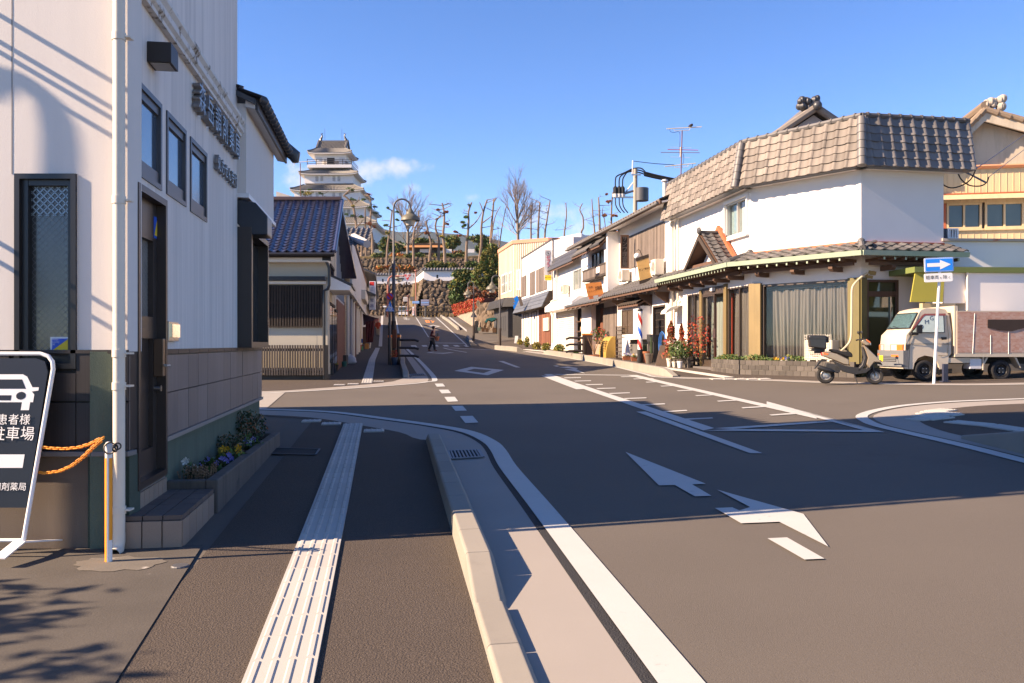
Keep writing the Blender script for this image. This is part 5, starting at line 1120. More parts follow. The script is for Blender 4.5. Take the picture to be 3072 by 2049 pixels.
o=skin(dw,.004,m_blackfr,'door_window');ins_=[q(1268,802),q(1388,650),q(1405,640),q(1578,638),q(1572,802)]
pn=skin(ins_,.013,M('printed_window_shade',(.42,.50,.46),.2,.2,3,spec=.7,dirt=(.10,.25,.06),dirt_at=.60,dirt_s=2),'pane',o)
skin([q(1262,768),q(1370,640),q(1396,621),q(1603,619),q(1600,640),q(1402,638),q(1380,655),q(1275,775)],.018,M('smoked_red_visor',(.22,.06,.045),.3,.1,spec=.6),'window_visor',o)
Tq=lambda a,b,c:TT(-a,b,c-inset(b))
def qn(x,y):a,b=q(x,y);return-a,b
for(g,x,y,sz_,an)in(('O',1352,752,.16,0),('M',1412,705,.15,0),('G',1462,668,.14,0)):
 a,b=qn(x,y);text(g,Tq,a,b,.024,sz_,M('navy_print',(.03,.05,.12),.5),'lettering',pn)
for(lst)in([q(1248,812),q(1240,900),q(1230,1160)],[q(1618,640),q(1616,830),q(1612,1030),q(1520,1032)],[q(1200,918),q(1640,918)]):
 mb=MB();mb.tube([TT(a,b,.002-inset(b))for a,b in lst],.005,5);mb.build('panel_seam',m_under,cabo)
skin([q(1543,850),q(1598,850),q(1598,875),q(1550,878)],.006,m_blk,'door_handle');
p0,p1=q(1285,815),q(1340,735)
mb=MB();A_=TT(p0[0],p0[1],.03);mb.hexa([TT(p0[0],p0[1],.06),TT(p1[0],p0[1],.06),TT(p1[0],p1[1],.06),TT(p0[0],p1[1],.06)],[TT(p0[0]+.03,p0[1],.15),TT(p1[0]+.03,p0[1],.15),TT(p1[0]+.03,p1[1],.15),TT(p0[0]+.03,p1[1],.15)]);mb.box(p0[0]-.05,p0[0]+.12,p0[1]-.04,p0[1]+.02,-.03,.08,TT);mb.build('wing_mirror',m_blk,tr,bevel=.012)
zl_,zh_=q(1190,985)[1],q(1190,925)[1];zb_0,zb_1=q(1185,1140)[1],q(1190,980)[1]
af=q(1190,1000)[0]
def front(f_,b,off=.0):
 return TT(af+.10*(1-(2*f_-1)**2)+off,b,-.02-f_*(WB-.04))
def fpatch(f0,f1,b0,b1,off,mat,nm,parent=tr,th=.03,K=4):
 mb=MB();V=[front(f0+(f1-f0)*i/K,b,o_)for o_ in(off,off-th)for b in(b0,b1)for i in range(K+1)];m_=K+1
 Fq=[(i,i+1,m_+i+1,m_+i)for i in range(K)]+[(2*m_+i,2*m_+i+1,3*m_+i+1,3*m_+i)for i in range(K)]+[(i,i+1,2*m_+i+1,2*m_+i)for i in range(K)]+[(m_+i,m_+i+1,3*m_+i+1,3*m_+i)for i in range(K)]+[(0,m_,3*m_,2*m_),(K,m_+K,3*m_+K,2*m_+K)]
 return mb.add(V,Fq).build(nm,mat,parent,smooth=False)
fpatch(-.015,1.015,zb_0,zb_1,.05,m_bump,'bumper',th=.12,K=10)
fpatch(.16,.75,zb_0+.11,zb_0+.24,.054,M('dark_recess',(.03,.03,.032),.7),'bumper_intake')
for i in range(3):fpatch(.17,.74,zb_0+.13+i*.038,zb_0+.15+i*.038,.058,m_bump,'intake_bar')
for f0 in(.03,.63):
 hl_=fpatch(f0,f0+.34,zl_-.01,zh_+.01,.012,m_bump,'headlight_housing');g0=f0 if f0<.5 else f0+.19
 fpatch(f0+(.15 if f0<.5 else .02),f0+(.32 if f0<.5 else .19),zl_+.005,zh_-.005,.022,m_clear,'headlight',hl_);fpatch(f0+(.0 if f0<.5 else .19),f0+(.15 if f0<.5 else .34),zl_+.005,zh_-.005,.022,m_orl2,'indicator',hl_)
fpatch(.38,.62,zl_+.0,zh_+.01,.016,m_body,'grille_panel');fpatch(.10,.30,zb_1-.16,zb_1-.11,.056,m_orl2,'fog_lamp');fpatch(.84,.96,zb_1-.13,zb_1-.08,.056,m_orl2,'fog_lamp')
np_=fpatch(.60,.80,zb_1-.27,zb_1-.13,.066,m_yel,'number_plate')
skin([q(1198,925),q(1245,925),q(1225,975),q(1200,998)],.006,MATS['dark_recess'],'side_vent')
for y in(940,955,970,983):
 a,b=q(1200,y),q(1238,y-4);mb=MB();mb.tube([TT(a[0],a[1],.012-.02),TT(b[0],b[1],.012-.02)],.004,4);mb.build('vent_bar',m_bump,tr)
z0b,z1b=q(1680,1015)[1],q(1700,595)[1];xb0=q(1675,800)[0];xb1=-1.0
bb=MB().box(xb1,xb0-.03,z0b,z1b,-WB-.03,.03,TT).build('box_body',m_body,tr)
m_brk=M('faded_brick_print',(.40,.24,.18),.7,.1,2,dirt=(.44,.38,.35),dirt_at=.50,dirt_s=2.2)
nt=m_brk.node_tree;bt=nt.nodes.new('ShaderNodeTexBrick');bt.inputs['Scale'].default_value=7;bt.inputs['Color1'].default_value=(.34,.16,.11,1);bt.inputs['Color2'].default_value=(.46,.32,.26,1);bt.inputs['Mortar'].default_value=(.48,.38,.33,1);bt.inputs['Mortar Size'].default_value=.012
tcn=nt.nodes.new('ShaderNodeNewGeometry');sp=nt.nodes.new('ShaderNodeSeparateXYZ');cb=nt.nodes.new('ShaderNodeCombineXYZ');nt.links.new(tcn.outputs['Position'],sp.inputs[0]);nt.links.new(sp.outputs[0],cb.inputs[0]);nt.links.new(sp.outputs[2],cb.inputs[1]);nt.links.new(cb.outputs[0],bt.inputs['Vector'])
pb__=nt.nodes['Principled BSDF'];lk=pb__.inputs['Base Color'].links[0];mx=nt.nodes.new('ShaderNodeMix');mx.data_type='RGBA';mx.inputs[0].default_value=.62;nt.links.new(lk.from_socket,mx.inputs[6]);nt.links.new(bt.outputs[0],mx.inputs[7]);nt.links.new(mx.outputs[2],pb__.inputs['Base Color'])
fm_=MB().box(xb1,xb0-.05,z0b+.03,z1b-.02,.032,.036,TT).build('brick_film',m_brk,bb)
a,b=q(1985,760),q(2345,680);MB().prism([(b[0],b[1]),(a[0],b[1]),(a[0],a[1]),(a[0]-.3,a[1]-.06),(b[0]+.3,a[1]-.08),(b[0],a[1])],.037,.05,TT).build('dark_patch',M('brown_cloth',(.04,.028,.024),.9,.2,5),bb)
for(l0,l1)in((q(1860,620),q(1840,1010)),(q(2015,830),q(2015,1015)),(q(2190,780),q(2190,1015))):mb=MB();mb.tube([TT(*l0,.038),TT(*l1,.038)],.006,4);mb.build('film_seam',m_wpaint,bb)
MB().box(xb1,xb0+.02,z0b-.07,z0b-.002,-WB-.03,.04,TT).build('bed_rail',m_body,tr);MB().box(xb0-.06,xb0+.02,z0b-.02,z1b+.12,-WB,.02,TT).build('headboard',m_body,tr)
MB().prism([(-1.0,.24+.15),(LT-.5,.39),(LT-.5,z0b-.08),(-1.0,z0b-.08)],-WB+.25,-.35,TT).build('chassis',m_under,tr);MB().box(.5,LT-.55,.42,.54,-.15,-.03,TT).build('side_rail',m_body,tr)
a,b=q(1830,1160),q(1940,1065);MB().box(b[0],a[0],a[1],b[1],-.3,-.02,TT).build('battery_box',M('white_battery_case',(.6,.6,.62),.5),tr);MB().box(b[0]-.05,b[0]-.02,a[1]-.03,b[1]+.05,-.3,.0,TT).build('battery_bracket',m_body,tr)
for s in(1,-1):
 x0=s*(RWH+.07);MB().hexa([TT(x0,z0b-.08,-.02),TT(x0+s*.05,z0b-.08,-.02),TT(x0+s*.05,z0b-.08,-.24),TT(x0,z0b-.08,-.24)],[TT(x0+s*.14,.30,-.02),TT(x0+s*.16,.30,-.02),TT(x0+s*.16,.30,-.24),TT(x0+s*.14,.30,-.24)]).build('mud_guard',m_body,tr)
for(x,o_)in((0,1),(LT,1)):wheel('wheel',TT,x,RWH,-.03,RWH,.15,tr);wheel('wheel',TT,x,RWH,-WB+.03,RWH,.15,tr,out=-1)
skin([q(1515,1150),q(1535,1150),q(1540,1222),q(1520,1222)],-.02,m_rub,'mud_flap')
# scooter, facing right
Ys=19.6
sF,sR=W(*zL(893,1275),Ys-.1),W(*zL(412,1252),Ys+.15);sF.z=sR.z=0
TS0,LSc=vframe(sF,sR,0);gzs=gz(sR.x,sR.y)+.035;TS=lambda a,b,d:TS0(a,b+gzs,d)
fsc=Facade((TS(0,0,0).x,TS(0,0,0).y),(TS(1,0,0).x,TS(1,0,0).y))
def s_(x,y):u,z=fsc.px(*zL(x,y));return u,z-gzs
sct=thing('motor_scooter','champagne gold motor scooter with a black top box, parked before the brick planter','scooter',TS(LSc/2,0,0))
m_gold=M('champagne_paint',(.40,.32,.23),.28,.05,2,metal=.55,spec=.6);m_blkp=M('black_scooter_plastic',(.022,.022,.023),.5,.15,6,spec=.45);m_seat=M('black_vinyl',(.016,.015,.015),.55,.15,9)
def slab(pts,d0,d1,mat,nm,parent=sct,bevel=.012,taper=0.):
 k=len(pts);cx2=sum(p[0]for p in pts)/k;cy2=sum(p[1]for p in pts)/k;sh=lambda p,t:(p[0]+(cx2-p[0])*t,p[1]+(cy2-p[1])*t)
 layers=[(d0,taper),((d0*.75+d1*.25),0),((d0*.25+d1*.75),0),(d1,taper)]
 V=[TS(*sh(p,t),d)for d,t in layers for p in pts];Fq=[(i*k+j,i*k+(j+1)%k,(i+1)*k+(j+1)%k,(i+1)*k+j)for i in range(3)for j in range(k)]+[tuple(range(k-1,-1,-1)),tuple(3*k+j for j in range(k))]
 return MB().add(V,Fq).build(nm,mat,parent,bevel=bevel,smooth=True)
rf=(s_(893,1118)[1]-s_(893,1275)[1])/2;rr_=(s_(412,1085)[1]-s_(412,1252)[1])/2
m_alloy=M('silver_alloy',(.55,.53,.5),.35,.05,metal=.8)
def bikewheel(a,r,w,nm):
 o=wheel(nm,TS,a,r,w/2,r,w,sct,rim=m_alloy,ratio=.6)
 mb=MB();mb.lathe([(r*.6,-.004),(r*.52,-.03),(0,-.03)],18,lambda p,q_,h:TS(a+p,r+q_,-w/2-h));mb.build('rim_back',m_blkp,o)
 return o
bikewheel(LSc,rf,.09,'wheel');bikewheel(0,rr_,.10,'wheel')
slab([s_(360,995),s_(440,990),s_(520,1010),s_(600,1050),s_(640,1070),s_(650,1130),s_(590,1120),s_(500,1080),s_(420,1050),s_(375,1035)],-.14,.14,m_gold,'rear_body',taper=.12)
slab([s_(355,992),s_(400,998),s_(412,1045),s_(372,1030)],-.10,.10,M('red_tail_lens',(.55,.02,.02),.2,.05,spec=.7),'tail_light',taper=.1);slab([s_(385,1000),s_(438,1012),s_(425,1028),s_(388,1020)],.125,.147,m_orl2,'rear_indicator',bevel=.003)
slab([s_(440,985),s_(455,965),s_(520,975),s_(580,992),s_(640,990),s_(668,1015),s_(670,1048),s_(610,1040),s_(540,1015)],-.13,.13,m_seat,'seat',bevel=.02)
slab([s_(490,1085),s_(600,1130),s_(660,1140),s_(800,1160),s_(830,1110),s_(860,1110),s_(850,1160),s_(800,1200),s_(700,1215),s_(600,1195),s_(540,1160)],-.13,.13,m_blkp,'footboard',bevel=.01)
slab([s_(768,925),s_(800,940),s_(845,985),s_(945,1080),s_(950,1100),s_(880,1095),s_(850,1130),s_(830,1160),s_(800,1120),s_(815,1050),s_(790,980)],-.16,.16,m_gold,'leg_shield',taper=.08)
slab([s_(764,940),s_(800,1000),s_(812,1060),s_(795,1130),s_(740,1180),s_(700,1185),s_(760,1120),s_(785,1050)],-.13,.13,m_blkp,'inner_shield')
slab([s_(755,880),s_(800,870),s_(845,900),s_(848,930),s_(800,935),s_(765,910)],-.12,.12,m_gold,'headlight_cowl',taper=.15);slab([s_(805,872),s_(846,900),s_(835,912),s_(800,890)],.06,.125,m_orl2,'front_indicator',bevel=.003);slab([s_(838,905),s_(850,905),s_(852,930),s_(840,930)],-.08,.08,m_clear,'headlight',bevel=.003)
mb=MB();h0=s_(775,870);mb.tube([TS(*s_(770,935),0),TS(*h0,0)],.02,8);mb.tube([TS(h0[0]-.07,h0[1]-.02,.30),TS(h0[0],h0[1],.14),TS(h0[0],h0[1],-.14),TS(h0[0]-.07,h0[1]-.02,-.30)],.013,8);mb.build('handlebar',m_blkp,sct,smooth=True)
for d in(.27,-.27):mb=MB();mb.tube([TS(h0[0]-.06,h0[1]-.015,d),TS(h0[0]-.085,h0[1]-.025,d*1.3)],.018,8);mb.build('grip',m_seat,sct,smooth=True)
for d in(.2,-.2):
 mm=s_(748,805);mb=MB();mb.tube([TS(h0[0]-.01,h0[1],d),TS(mm[0],mm[1],d*1.2)],.006,6);mb.ball(TS(mm[0],mm[1],d*1.25),.02,.05,.035);mb.build('mirror',m_blkp,sct,smooth=True)
mb=MB();mb.tube([TS(*s_(862,1110),.06),TS(LSc+.0,rf,.06)],.018,8);mb.tube([TS(*s_(862,1110),-.06),TS(LSc,rf,-.06)],.018,8);mb.build('front_fork',m_blkp,sct,smooth=True)
slab([s_(830,1100),s_(900,1085),s_(955,1105),s_(965,1125),s_(920,1112),s_(880,1112),s_(840,1130)],-.06,.06,m_blkp,'front_mudguard',bevel=.005)
slab([s_(298,1160),s_(345,1085),s_(380,1065),s_(430,1070),s_(420,1085),s_(370,1090),s_(312,1160)],-.07,.07,m_blkp,'rear_mudguard',bevel=.005)
slab([s_(410,1100),s_(540,1120),s_(555,1160),s_(545,1195),s_(480,1195),s_(400,1180)],-.08,.12,M('engine_grey',(.06,.06,.06),.5,.3,12,metal=.5),'engine',bevel=.01)
mb=MB()
for i in range(6):c=s_(500+i*10,1155);mb.tube([TS(c[0],c[1]-.05,.125),TS(c[0],c[1]+.05,.125)],.005,4)
mb.build('engine_fins',m_blkp,sct,kind='stuff')
mb=MB();e0,e1=s_(330,1140),s_(478,1185);mb.tube([TS(*e0,.15),TS(e0[0]+.03,e0[1]-.01,.15),TS(e1[0]-.06,e1[1]+.015,.15),TS(*e1,.14)],[.04,.055,.055,.03],12);mb.tube([TS(*e1,.14),TS(e1[0]+.12,e1[1]-.03,.1)],.016,6);mb.build('exhaust',m_blkp,sct,smooth=True)
bx0,bx1=s_(240,950),s_(430,830);tb=slab([(bx0[0],bx1[1]),(bx1[0]-.04,bx1[1]-.01),(bx1[0]-.03,bx0[1]-.05),(bx0[0]+.02,bx0[1]-.0)],-.2,.2,M('glossy_black_case',(.02,.02,.023),.22,.1,spec=.6),'top_box',bevel=.02,taper=.06)
mb=MB();zz_=bx0[1]+(bx1[1]-bx0[1])*.72;mb.box(bx0[0]-.012,bx1[0]-.025,zz_-.008,zz_+.008,-.21,.21,TS);mb.build('lid_seam',m_blkp,tb)
mb=MB();mb.box(bx1[0]-.05,bx1[0]+.02,bx1[1]-.18,bx1[1]-.04,-.14,.14,TS);mb.build('back_pad',m_seat,tb,bevel=.015);mb=MB();mb.box(bx0[0]+.08,bx1[0]-.06,bx0[1]-.09,bx0[1]-.02,-.1,.1,TS);mb.box(bx0[0]+.14,bx0[0]+.35,bx0[1]-.14,bx0[1]-.085,-.06,.06,TS);mb.build('rack',m_blkp,sct)
mb=MB();st_=s_(690,1215);mb.tube([TS(*st_,.07),TS(st_[0]+.06,.0,.12)],.012,6);mb.build('side_stand',m_blkp,sct)
slab([s_(925,1065),s_(960,1080),s_(955,1090),s_(925,1080)],-.05,.05,m_blkp,'front_emblem_panel',bevel=.003)
# one-way sign
b_=G(*zL(1468,1305));Yo=b_.y;sgn=thing('one_way_sign','blue one-way arrow sign with a white plate below on a slim white post','road sign',b_)
tp=W(*zL(1532,130),Yo-.02)
mb=MB();mb.tube([b_-Vector((0,0,.1)),tp],.031,14);mb.build('post',m_wpaint,sgn,smooth=True)
def sign_T(px0,py0,px1,py1,Y,dY,roll=0.):
 """frame whose origin is the middle of a sign seen between two photograph points"""
 c=W((px0+px1)/2,(py0+py1)/2,Y);r=Vector((1,dY,0)).normalized();up=Vector((0,0,1));up=(Matrix.Rotation(roll,3,r.cross(up))@up);rr2=r-up*r.dot(up);rr2.normalize();nn=up.cross(rr2)*-1
 nn=rr2.cross(up);w=(px1-px0)/FPX*Y;h=(py1-py0)/FPX*Y
 return(lambda a,b,c_:c+rr2*a+up*b+nn*c_),w,h
def plate(T,w,h,mat,nm,parent,th=.012,r=.03,c=0.):
 pts=[]
 for sx_,sy,a0_ in((1,1,0),(-1,1,90),(-1,-1,180),(1,-1,270)):
  for k in range(4):t=R(a0_+30*k);pts.append((sx_*(w/2-r)+r*math.cos(t),sy*(h/2-r)+r*math.sin(t)))
 return MB().prism(pts,c-th,c,T).build(nm,mat,parent)
p0,p1=zL(1380,70),zL(1660,218);Ts,w,h=sign_T(*p0,*p1,Yo-.08,-.05,R(2.2));h-=.02
pl_o=plate(Ts,w,h,m_wht,'arrow_plate',sgn);m_sky=M('sign_blue',(.012,.22,.78),.35,.03,spec=.5)
plate(Ts,w-.012,h-.012,m_sky,'plate_edge',pl_o,.002,.026,.003);plate(Ts,w-.035,h-.035,m_wht,'plate_rim',pl_o,.002,.022,.005);plate(Ts,w-.05,h-.05,m_sky,'plate_field',pl_o,.002,.02,.007)
MB().poly([Ts(x*w,y*h,.009)for x,y in((-.41,.13),(.03,.13),(.03,.34),(.40,0),(.03,-.34),(.03,-.13),(-.41,-.13))]).build('arrow_symbol',m_wht,pl_o)
p0,p1=zL(1380,222),zL(1650,315);Ts,w,h=sign_T(*p0,*p1,Yo-.08,-.05,R(2.2))
pl_o=plate(Ts,w,h-.02,m_wht,'text_plate',sgn)
text('軽車両',Ts,-w*.22,.0,.004,w*.155,m_blk,'lettering',pl_o);text('を',Ts,w*.085,-h*.08,.004,w*.09,m_blk,'lettering',pl_o);text('除',Ts,w*.23,.0,.004,w*.155,m_blk,'lettering',pl_o);text('く',Ts,w*.385,-h*.06,.004,w*.11,m_blk,'lettering',pl_o)
jb=G(*zL(1580,1292));jk=thing('steel_stand','small dark steel stand under the truck sill behind the sign post','stand',jb);mb=MB();mb.box(jb.x-.05,jb.x+.05,jb.y-.04,jb.y+.04,jb.z,jb.z+.42);mb.box(jb.x-.09,jb.x+.09,jb.y-.08,jb.y+.08,jb.z-.01,jb.z+.03);mb.build('stand_body',M('dark_blue_steel',(.03,.035,.06),.5,.2),jk)
# buildings on the far right
sb=thing('awning_shop','low white shop with a green-edged awning behind the truck','shop',(14,23.5,.7))
F4=Facade((CE.x+.0,CE.y+.02),(CE.x+8,CE.y+.5))
zp=F4.px(*zK(1500,1240))[1];zcan=F4.px(*zK(1400,1490))[1]
MB().box(0,8,-.1,zp,-6,0,F4.T).build('wall',m_wall,sb);MB().box(-.05,8,zp,zp+.07,-.3,.08,F4.T).build('parapet_cap',M('rusty_parapet_cap',(.40,.33,.27),.7,.15,1.5,dirt=(.42,.13,.06),dirt_at=.55,dirt_s=.8),sb)
aw=1.45;ua=-1.0;zaT=zcan;zaB=F4.px(*zL(1250,510),aw)[1];ul_=F4.px(*zL(1290,300),.7)[0]
ov0=F4.px(*zL(1290,225),aw)[0];ov1=F4.px(*zL(1580,225),aw)[0];zt_=F4.px(*zL(1300,220),aw)[1]
MB().hexa([F4.T(ov0,zt_,aw),F4.T(ov1,zt_,aw),F4.T(ov1-.12,zaB,aw+.1),F4.T(ov0-.18,zaB,aw+.1)],[F4.T(ov0,zt_,aw-.04),F4.T(ov1,zt_,aw-.04),F4.T(ov1-.12,zaB,aw+.06),F4.T(ov0-.18,zaB,aw+.06)]).build('olive_valance',M('olive_yellow_awning',(.30,.27,.04),.6,.06,2),sb)
MB().box(ov0-.05,8,zt_+.0,zt_+.14,.0,aw+.06,F4.T).build('awning_roof',M('olive_green_trim',(.13,.16,.045),.6,.1,2),sb)
zz0=F4.px(*zL(1900,590),aw)[1]
MB().box(ov1+.0,ov1+.55,zaB-.02,zt_,aw-.9,aw-.05,F4.T).build('awning_return',m_wall,sb);MB().box(ov1+.56,8,zz0-.3,zt_-.002,aw-.6,aw,F4.T).build('awning_front',m_wall,sb)
MB().box(ov1+.1,8,.5,zz0-.31,aw-1.3,aw-1.25,F4.T).build('shop_front',MATS['dim_interior'],sb)
mb=MB();mb.tube([F4.T(ov1+.56,zaB-.2,aw+.02),F4.T(ov1+.56,zt_,aw+.02)],.03,8);mb.build('corner_pole',m_pipe,sb)
MB().box(ov1-.55,ov1+.3,zaB-.14,zaB-.02,aw-.2,aw-.05,F4.T).build('roller_box',M('tan_roller',(.45,.36,.22),.7,.1),sb)
mb=MB();mb.ball(F4.T(F4.px(*zK(1250,1462))[0],zt_+.22,.1),.04,n=6,m=4);mb.build('alarm_lamp',m_orl2,sb)
Yc=31.;cb_=thing('cream_building','cream boarded building with green windows and a tiled gable at the right edge','building',(19,Yc,.9))
FC=Facade((11,Yc),(24,Yc-2.4));m_crm=M('cream_siding',(.60,.47,.27),.6,.07,1.5,streak=.18,stv=(3,3,.3),dirt=(.40,.24,.10),dirt_at=.70,dirt_s=1.2);m_old=M('weathered_gable_plaster',(.50,.43,.33),.85,.12,.8,streak=.35,stv=(2,2,.3))
def c_(x,y,n=0):return FC.px(*zK(x,y),n)
ztb=c_(1400,660)[1];zwt=c_(1400,935)[1];zwb=c_(1400,1140)[1]
mb=MB();uL,uR=c_(1090,900)[0]-1.,13.
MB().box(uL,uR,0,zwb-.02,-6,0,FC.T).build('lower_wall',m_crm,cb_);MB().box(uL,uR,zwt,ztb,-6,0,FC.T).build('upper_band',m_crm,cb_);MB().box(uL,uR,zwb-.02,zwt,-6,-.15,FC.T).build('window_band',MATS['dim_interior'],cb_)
nb_=46
mb=MB()
for i in range(nb_):
 u=uL+(uR-uL)*i/nb_
 for za_,zb2 in((zwt+.02,ztb-.02),(zwb-1.6,zwb-.06)):mb.box(u-.008,u+.008,za_,zb2,0,.012,FC.T)
mb.build('board_joint',m_crm,cb_,kind='stuff')
MB().prism([(ztb,0),(ztb+.07,.12),(ztb+.02,.16),(ztb-.06,.05)],uL,uR,lambda a,b,c:FC.T(c,a,b)).build('red_trim',M('faded_red_trim',(.52,.25,.14),.7,.1,2),cb_)
MB().prism([(zwt+.30,0),(zwt+.18,.5),(zwt+.05,.55),(zwt+.05,.48),(zwt+.12,.05)],uL,uR,lambda a,b,c:FC.T(c,a,b)).build('window_hood',m_crm,cb_);MB().box(uL,uR,zwt+.30,zwt+.34,0,.06,FC.T).build('hood_trim',m_red2,cb_)
m_gg=M('green_reflective_glass',(.06,.085,.07),.06,.3,1.2,spec=.9)
for(xa,xb)in((1150,1425),(1450,1758)):
 window(cb_,FC,(c_(xa,1050)[0],c_(xb,1050)[0],zwb,zwt),m_crm,m_gg,w=.07,n=.0,dep=.1,mull=2,sill=.08)
window(cb_,FC,(c_(1780,1050)[0],c_(1780,1050)[0]+2.2,zwb,zwt),m_crm,m_gg,w=.07,n=.0,dep=.1,mull=2,sill=.08)
MB().box(uL,c_(1145,1050)[0],zwb,zwt,-.1,0.01,FC.T).build('corner_post',m_red2,cb_)
ap=c_(1440,215);gl2=c_(1255,400);ng=-.5
ap=FC.px(*zK(1430,235),.1);gl2=FC.px(*zK(1235,425),.1);sl_=(ap[1]-gl2[1])/(ap[0]-gl2[0]);gr2=(ap[0]+5.6,ap[1]-1.9)
eL=(gl2[0]-1.4,gl2[1]-1.4*sl_)
MB().prism([(eL[0]+.3,2),(gr2[0],2),(gr2[0],gr2[1]-.3),(ap[0],ap[1]-.22),(eL[0]+.3,eL[1]-.05)],-5.8,-.16,FC.T).build('gable_wall',m_old,cb_)
m_cht=M('brown_grey_tile',(.22,.165,.115),.75,.2,3,rnd=.25)
for e2,sg2 in((eL,1),(gr2,-1)):
 r0=FC.T(*ap,.35);ee=FC.T(*e2,.35);fr=slope_frame(ee if sg2>0 else ee-FC.n*6,-FC.n if sg2>0 else FC.n,r0-ee);L_=(r0-ee).length
 if sg2>0:mb=MB();roof_sheet(mb,fr,6,L_,20,10,wave=.08);mb.build('roof',m_cht,cb_)
 else:mb=MB();roof_sheet(mb,fr,6,L_,20,14,wave=.08);mb.build('roof',m_cht,cb_)
 mb=MB();d=(r0-ee);
 for i in range(14):p=ee+d*(i/14);p2=ee+d*((i+1)/14);mb.tube([p+Vector((0,0,.05)),p2+Vector((0,0,.08))],[.12,.10],8)
 mb.build('verge_tile',m_cht,cb_,smooth=True,kind='stuff')
 MB().hexa([ee-Vector((0,0,.30)),r0-Vector((0,0,.34)),r0-Vector((0,0,.03)),ee-Vector((0,0,.03))],[p-FC.n*.1 for p in(ee-Vector((0,0,.30)),r0-Vector((0,0,.34)),r0-Vector((0,0,.03)),ee-Vector((0,0,.03)))]).build('barge_board',m_old,cb_)
 for k in(.25,.6):p=ee+d*k-FC.n*.3-Vector((0,0,.5));MB().hexa([p,p+FC.u*.25,p+FC.u*.25+Vector((0,0,.2)),p+Vector((0,0,.2))],[q_+FC.n*.3 for q_ in(p,p+FC.u*.25,p+FC.u*.25+Vector((0,0,.2)),p+Vector((0,0,.2)))]).build('purlin_end',m_old,cb_)
mb=MB();r0=FC.T(*ap,.4)
for k in range(12):mb.ball(r0+FC.u*random.uniform(.05,.6)+Vector((0,0,.12+random.uniform(0,.35)))-FC.n*.1,random.uniform(.1,.17),n=7,m=5)
mb.build('ridge_ornament',M('pale_ornament_tile',(.34,.30,.25),.8,.15,4),cb_,smooth=True)
mb=MB();mb.tube([r0+Vector((0,0,.2)),r0-FC.n*6+Vector((0,0,.2))],.16,8);mb.build('ridge',m_cht,cb_,smooth=True)
ac4=F4.px(*zK(1100,1150))[0];a1=F4.px(*zK(1165,1150),.0);
t=thing('air_conditioner','dark air conditioner with a white slotted end on the low parapet roof','air conditioner',F4.T(a1[0],zp+.07,-.3),'outdoor air conditioner units')
zt2=F4.px(*zK(1200,1137),-.1)[1];MB().box(a1[0]-.5,a1[0]+.02,zp+.07,zt2,-.55,-.12,F4.T).build('casing',M('dark_blue_casing',(.045,.05,.07),.5,.1),t,bevel=.01);uE2=F4.px(*zK(1240,1150),-.1)[0]
o=frame_mb(F4,(a1[0]+.03,uE2,zp+.07,zt2),-.5,-.08,.035).build('white_end',m_wpaint,t)
for i in range(1,4):uu=a1[0]+.03+(uE2-a1[0]-.03)*i/4;MB().box(uu-.012,uu+.012,zp+.1,zt2-.03,-.14,-.1,F4.T).build('grille_bar',m_wpaint,t)
def wire(name,label,pts,r=.012,mat=None,group='overhead wires',cat='wire'):
 mb=MB();mb.tube(catm([Vector(p)for p in pts],6),r,5,cap=False);return mb.top(name,mat or M('black_cable',(.015,.015,.016),.6,.1),label,cat,group,smooth=True)
Yw=23.
wire('service_cable','black cable looping from the corner shop eave to the right wall hook',[W(*zK(x,y),Yw)for x,y in((1110,770),(1130,800),(1190,820),(1270,800),(1340,750),(1375,680))],.018)
wire('service_cable','lower black cable loop beside the corner shop eave',[W(*zK(x,y),Yw)for x,y in((1240,710),(1270,760),(1330,800),(1410,805),(1460,780),(1480,735))],.018)
wire('overhead_wire','grey wire rising to the right edge in front of the cream gable',[W(*zK(1375,670),Yw),W(*zK(1480,600),Yw+1),W(*zK(1756,405),Yw+4)],.014,M('grey_wire',(.12,.13,.15),.5))
wire('overhead_wire','second lower wire rising to the right edge in front of the cream gable',[W(*zK(1480,735),Yw),W(*zK(1756,520),Yw+4)],.010,MATS['grey_wire'])
MB().hexa([W(*zK(1265,680),Yw),W(*zK(1275,675),Yw),W(*zK(1460,770),Yw),W(*zK(1455,780),Yw)],[p+Vector((0,.04,0))for p in(W(*zK(1265,680),Yw),W(*zK(1275,675),Yw),W(*zK(1460,770),Yw),W(*zK(1455,780),Yw))]).top('cable_bracket',MATS['grey_wire'],'grey steel cable arm sticking out from the corner shop eave','bracket')
# the row of shops on the right-hand side
def pline(x):k=(x-CX)/FPX;Y=10.696/(k+.148);return Vector((10.696-.148*Y,Y))
FR=Facade(pline(2030),pline(1495))
if FR.u.y<0:pass
def fr_(x,y,n=0.):return FR.px(x,y,n)
sF_=lambda x,y,n=0.:fr_(*zF(x,y),n)
TR=FR.T
def bld(name,label,u0,u1,z1_,depth,mat,cat='shop',holes=(),n0=0.):
 t=thing(name,label,cat,TR((u0+u1)/2,FR.gz((u0+u1)/2),-depth/2))
 holes_wall(MB(),FR,u0,u1,-.1,z1_,holes,n0-.2,n0).build('front_wall',mat,t)
 MB().box(u0,u1,-.1,z1_,-depth,n0-.9,TR).build('shell',MATS['dim_interior']if mat is None else mat,t);return t
m_wboard=M('grey_weathered_boards',(.155,.125,.105),.85,.2,3,streak=.5,stv=(9,9,.35),rnd=.25)
m_brbd=M('red_brown_boards',(.16,.062,.035),.8,.2,3,streak=.5,stv=(9,9,.4),rnd=.25)
m_lattice=M('dark_lattice',(.05,.035,.028),.7,.2,5)
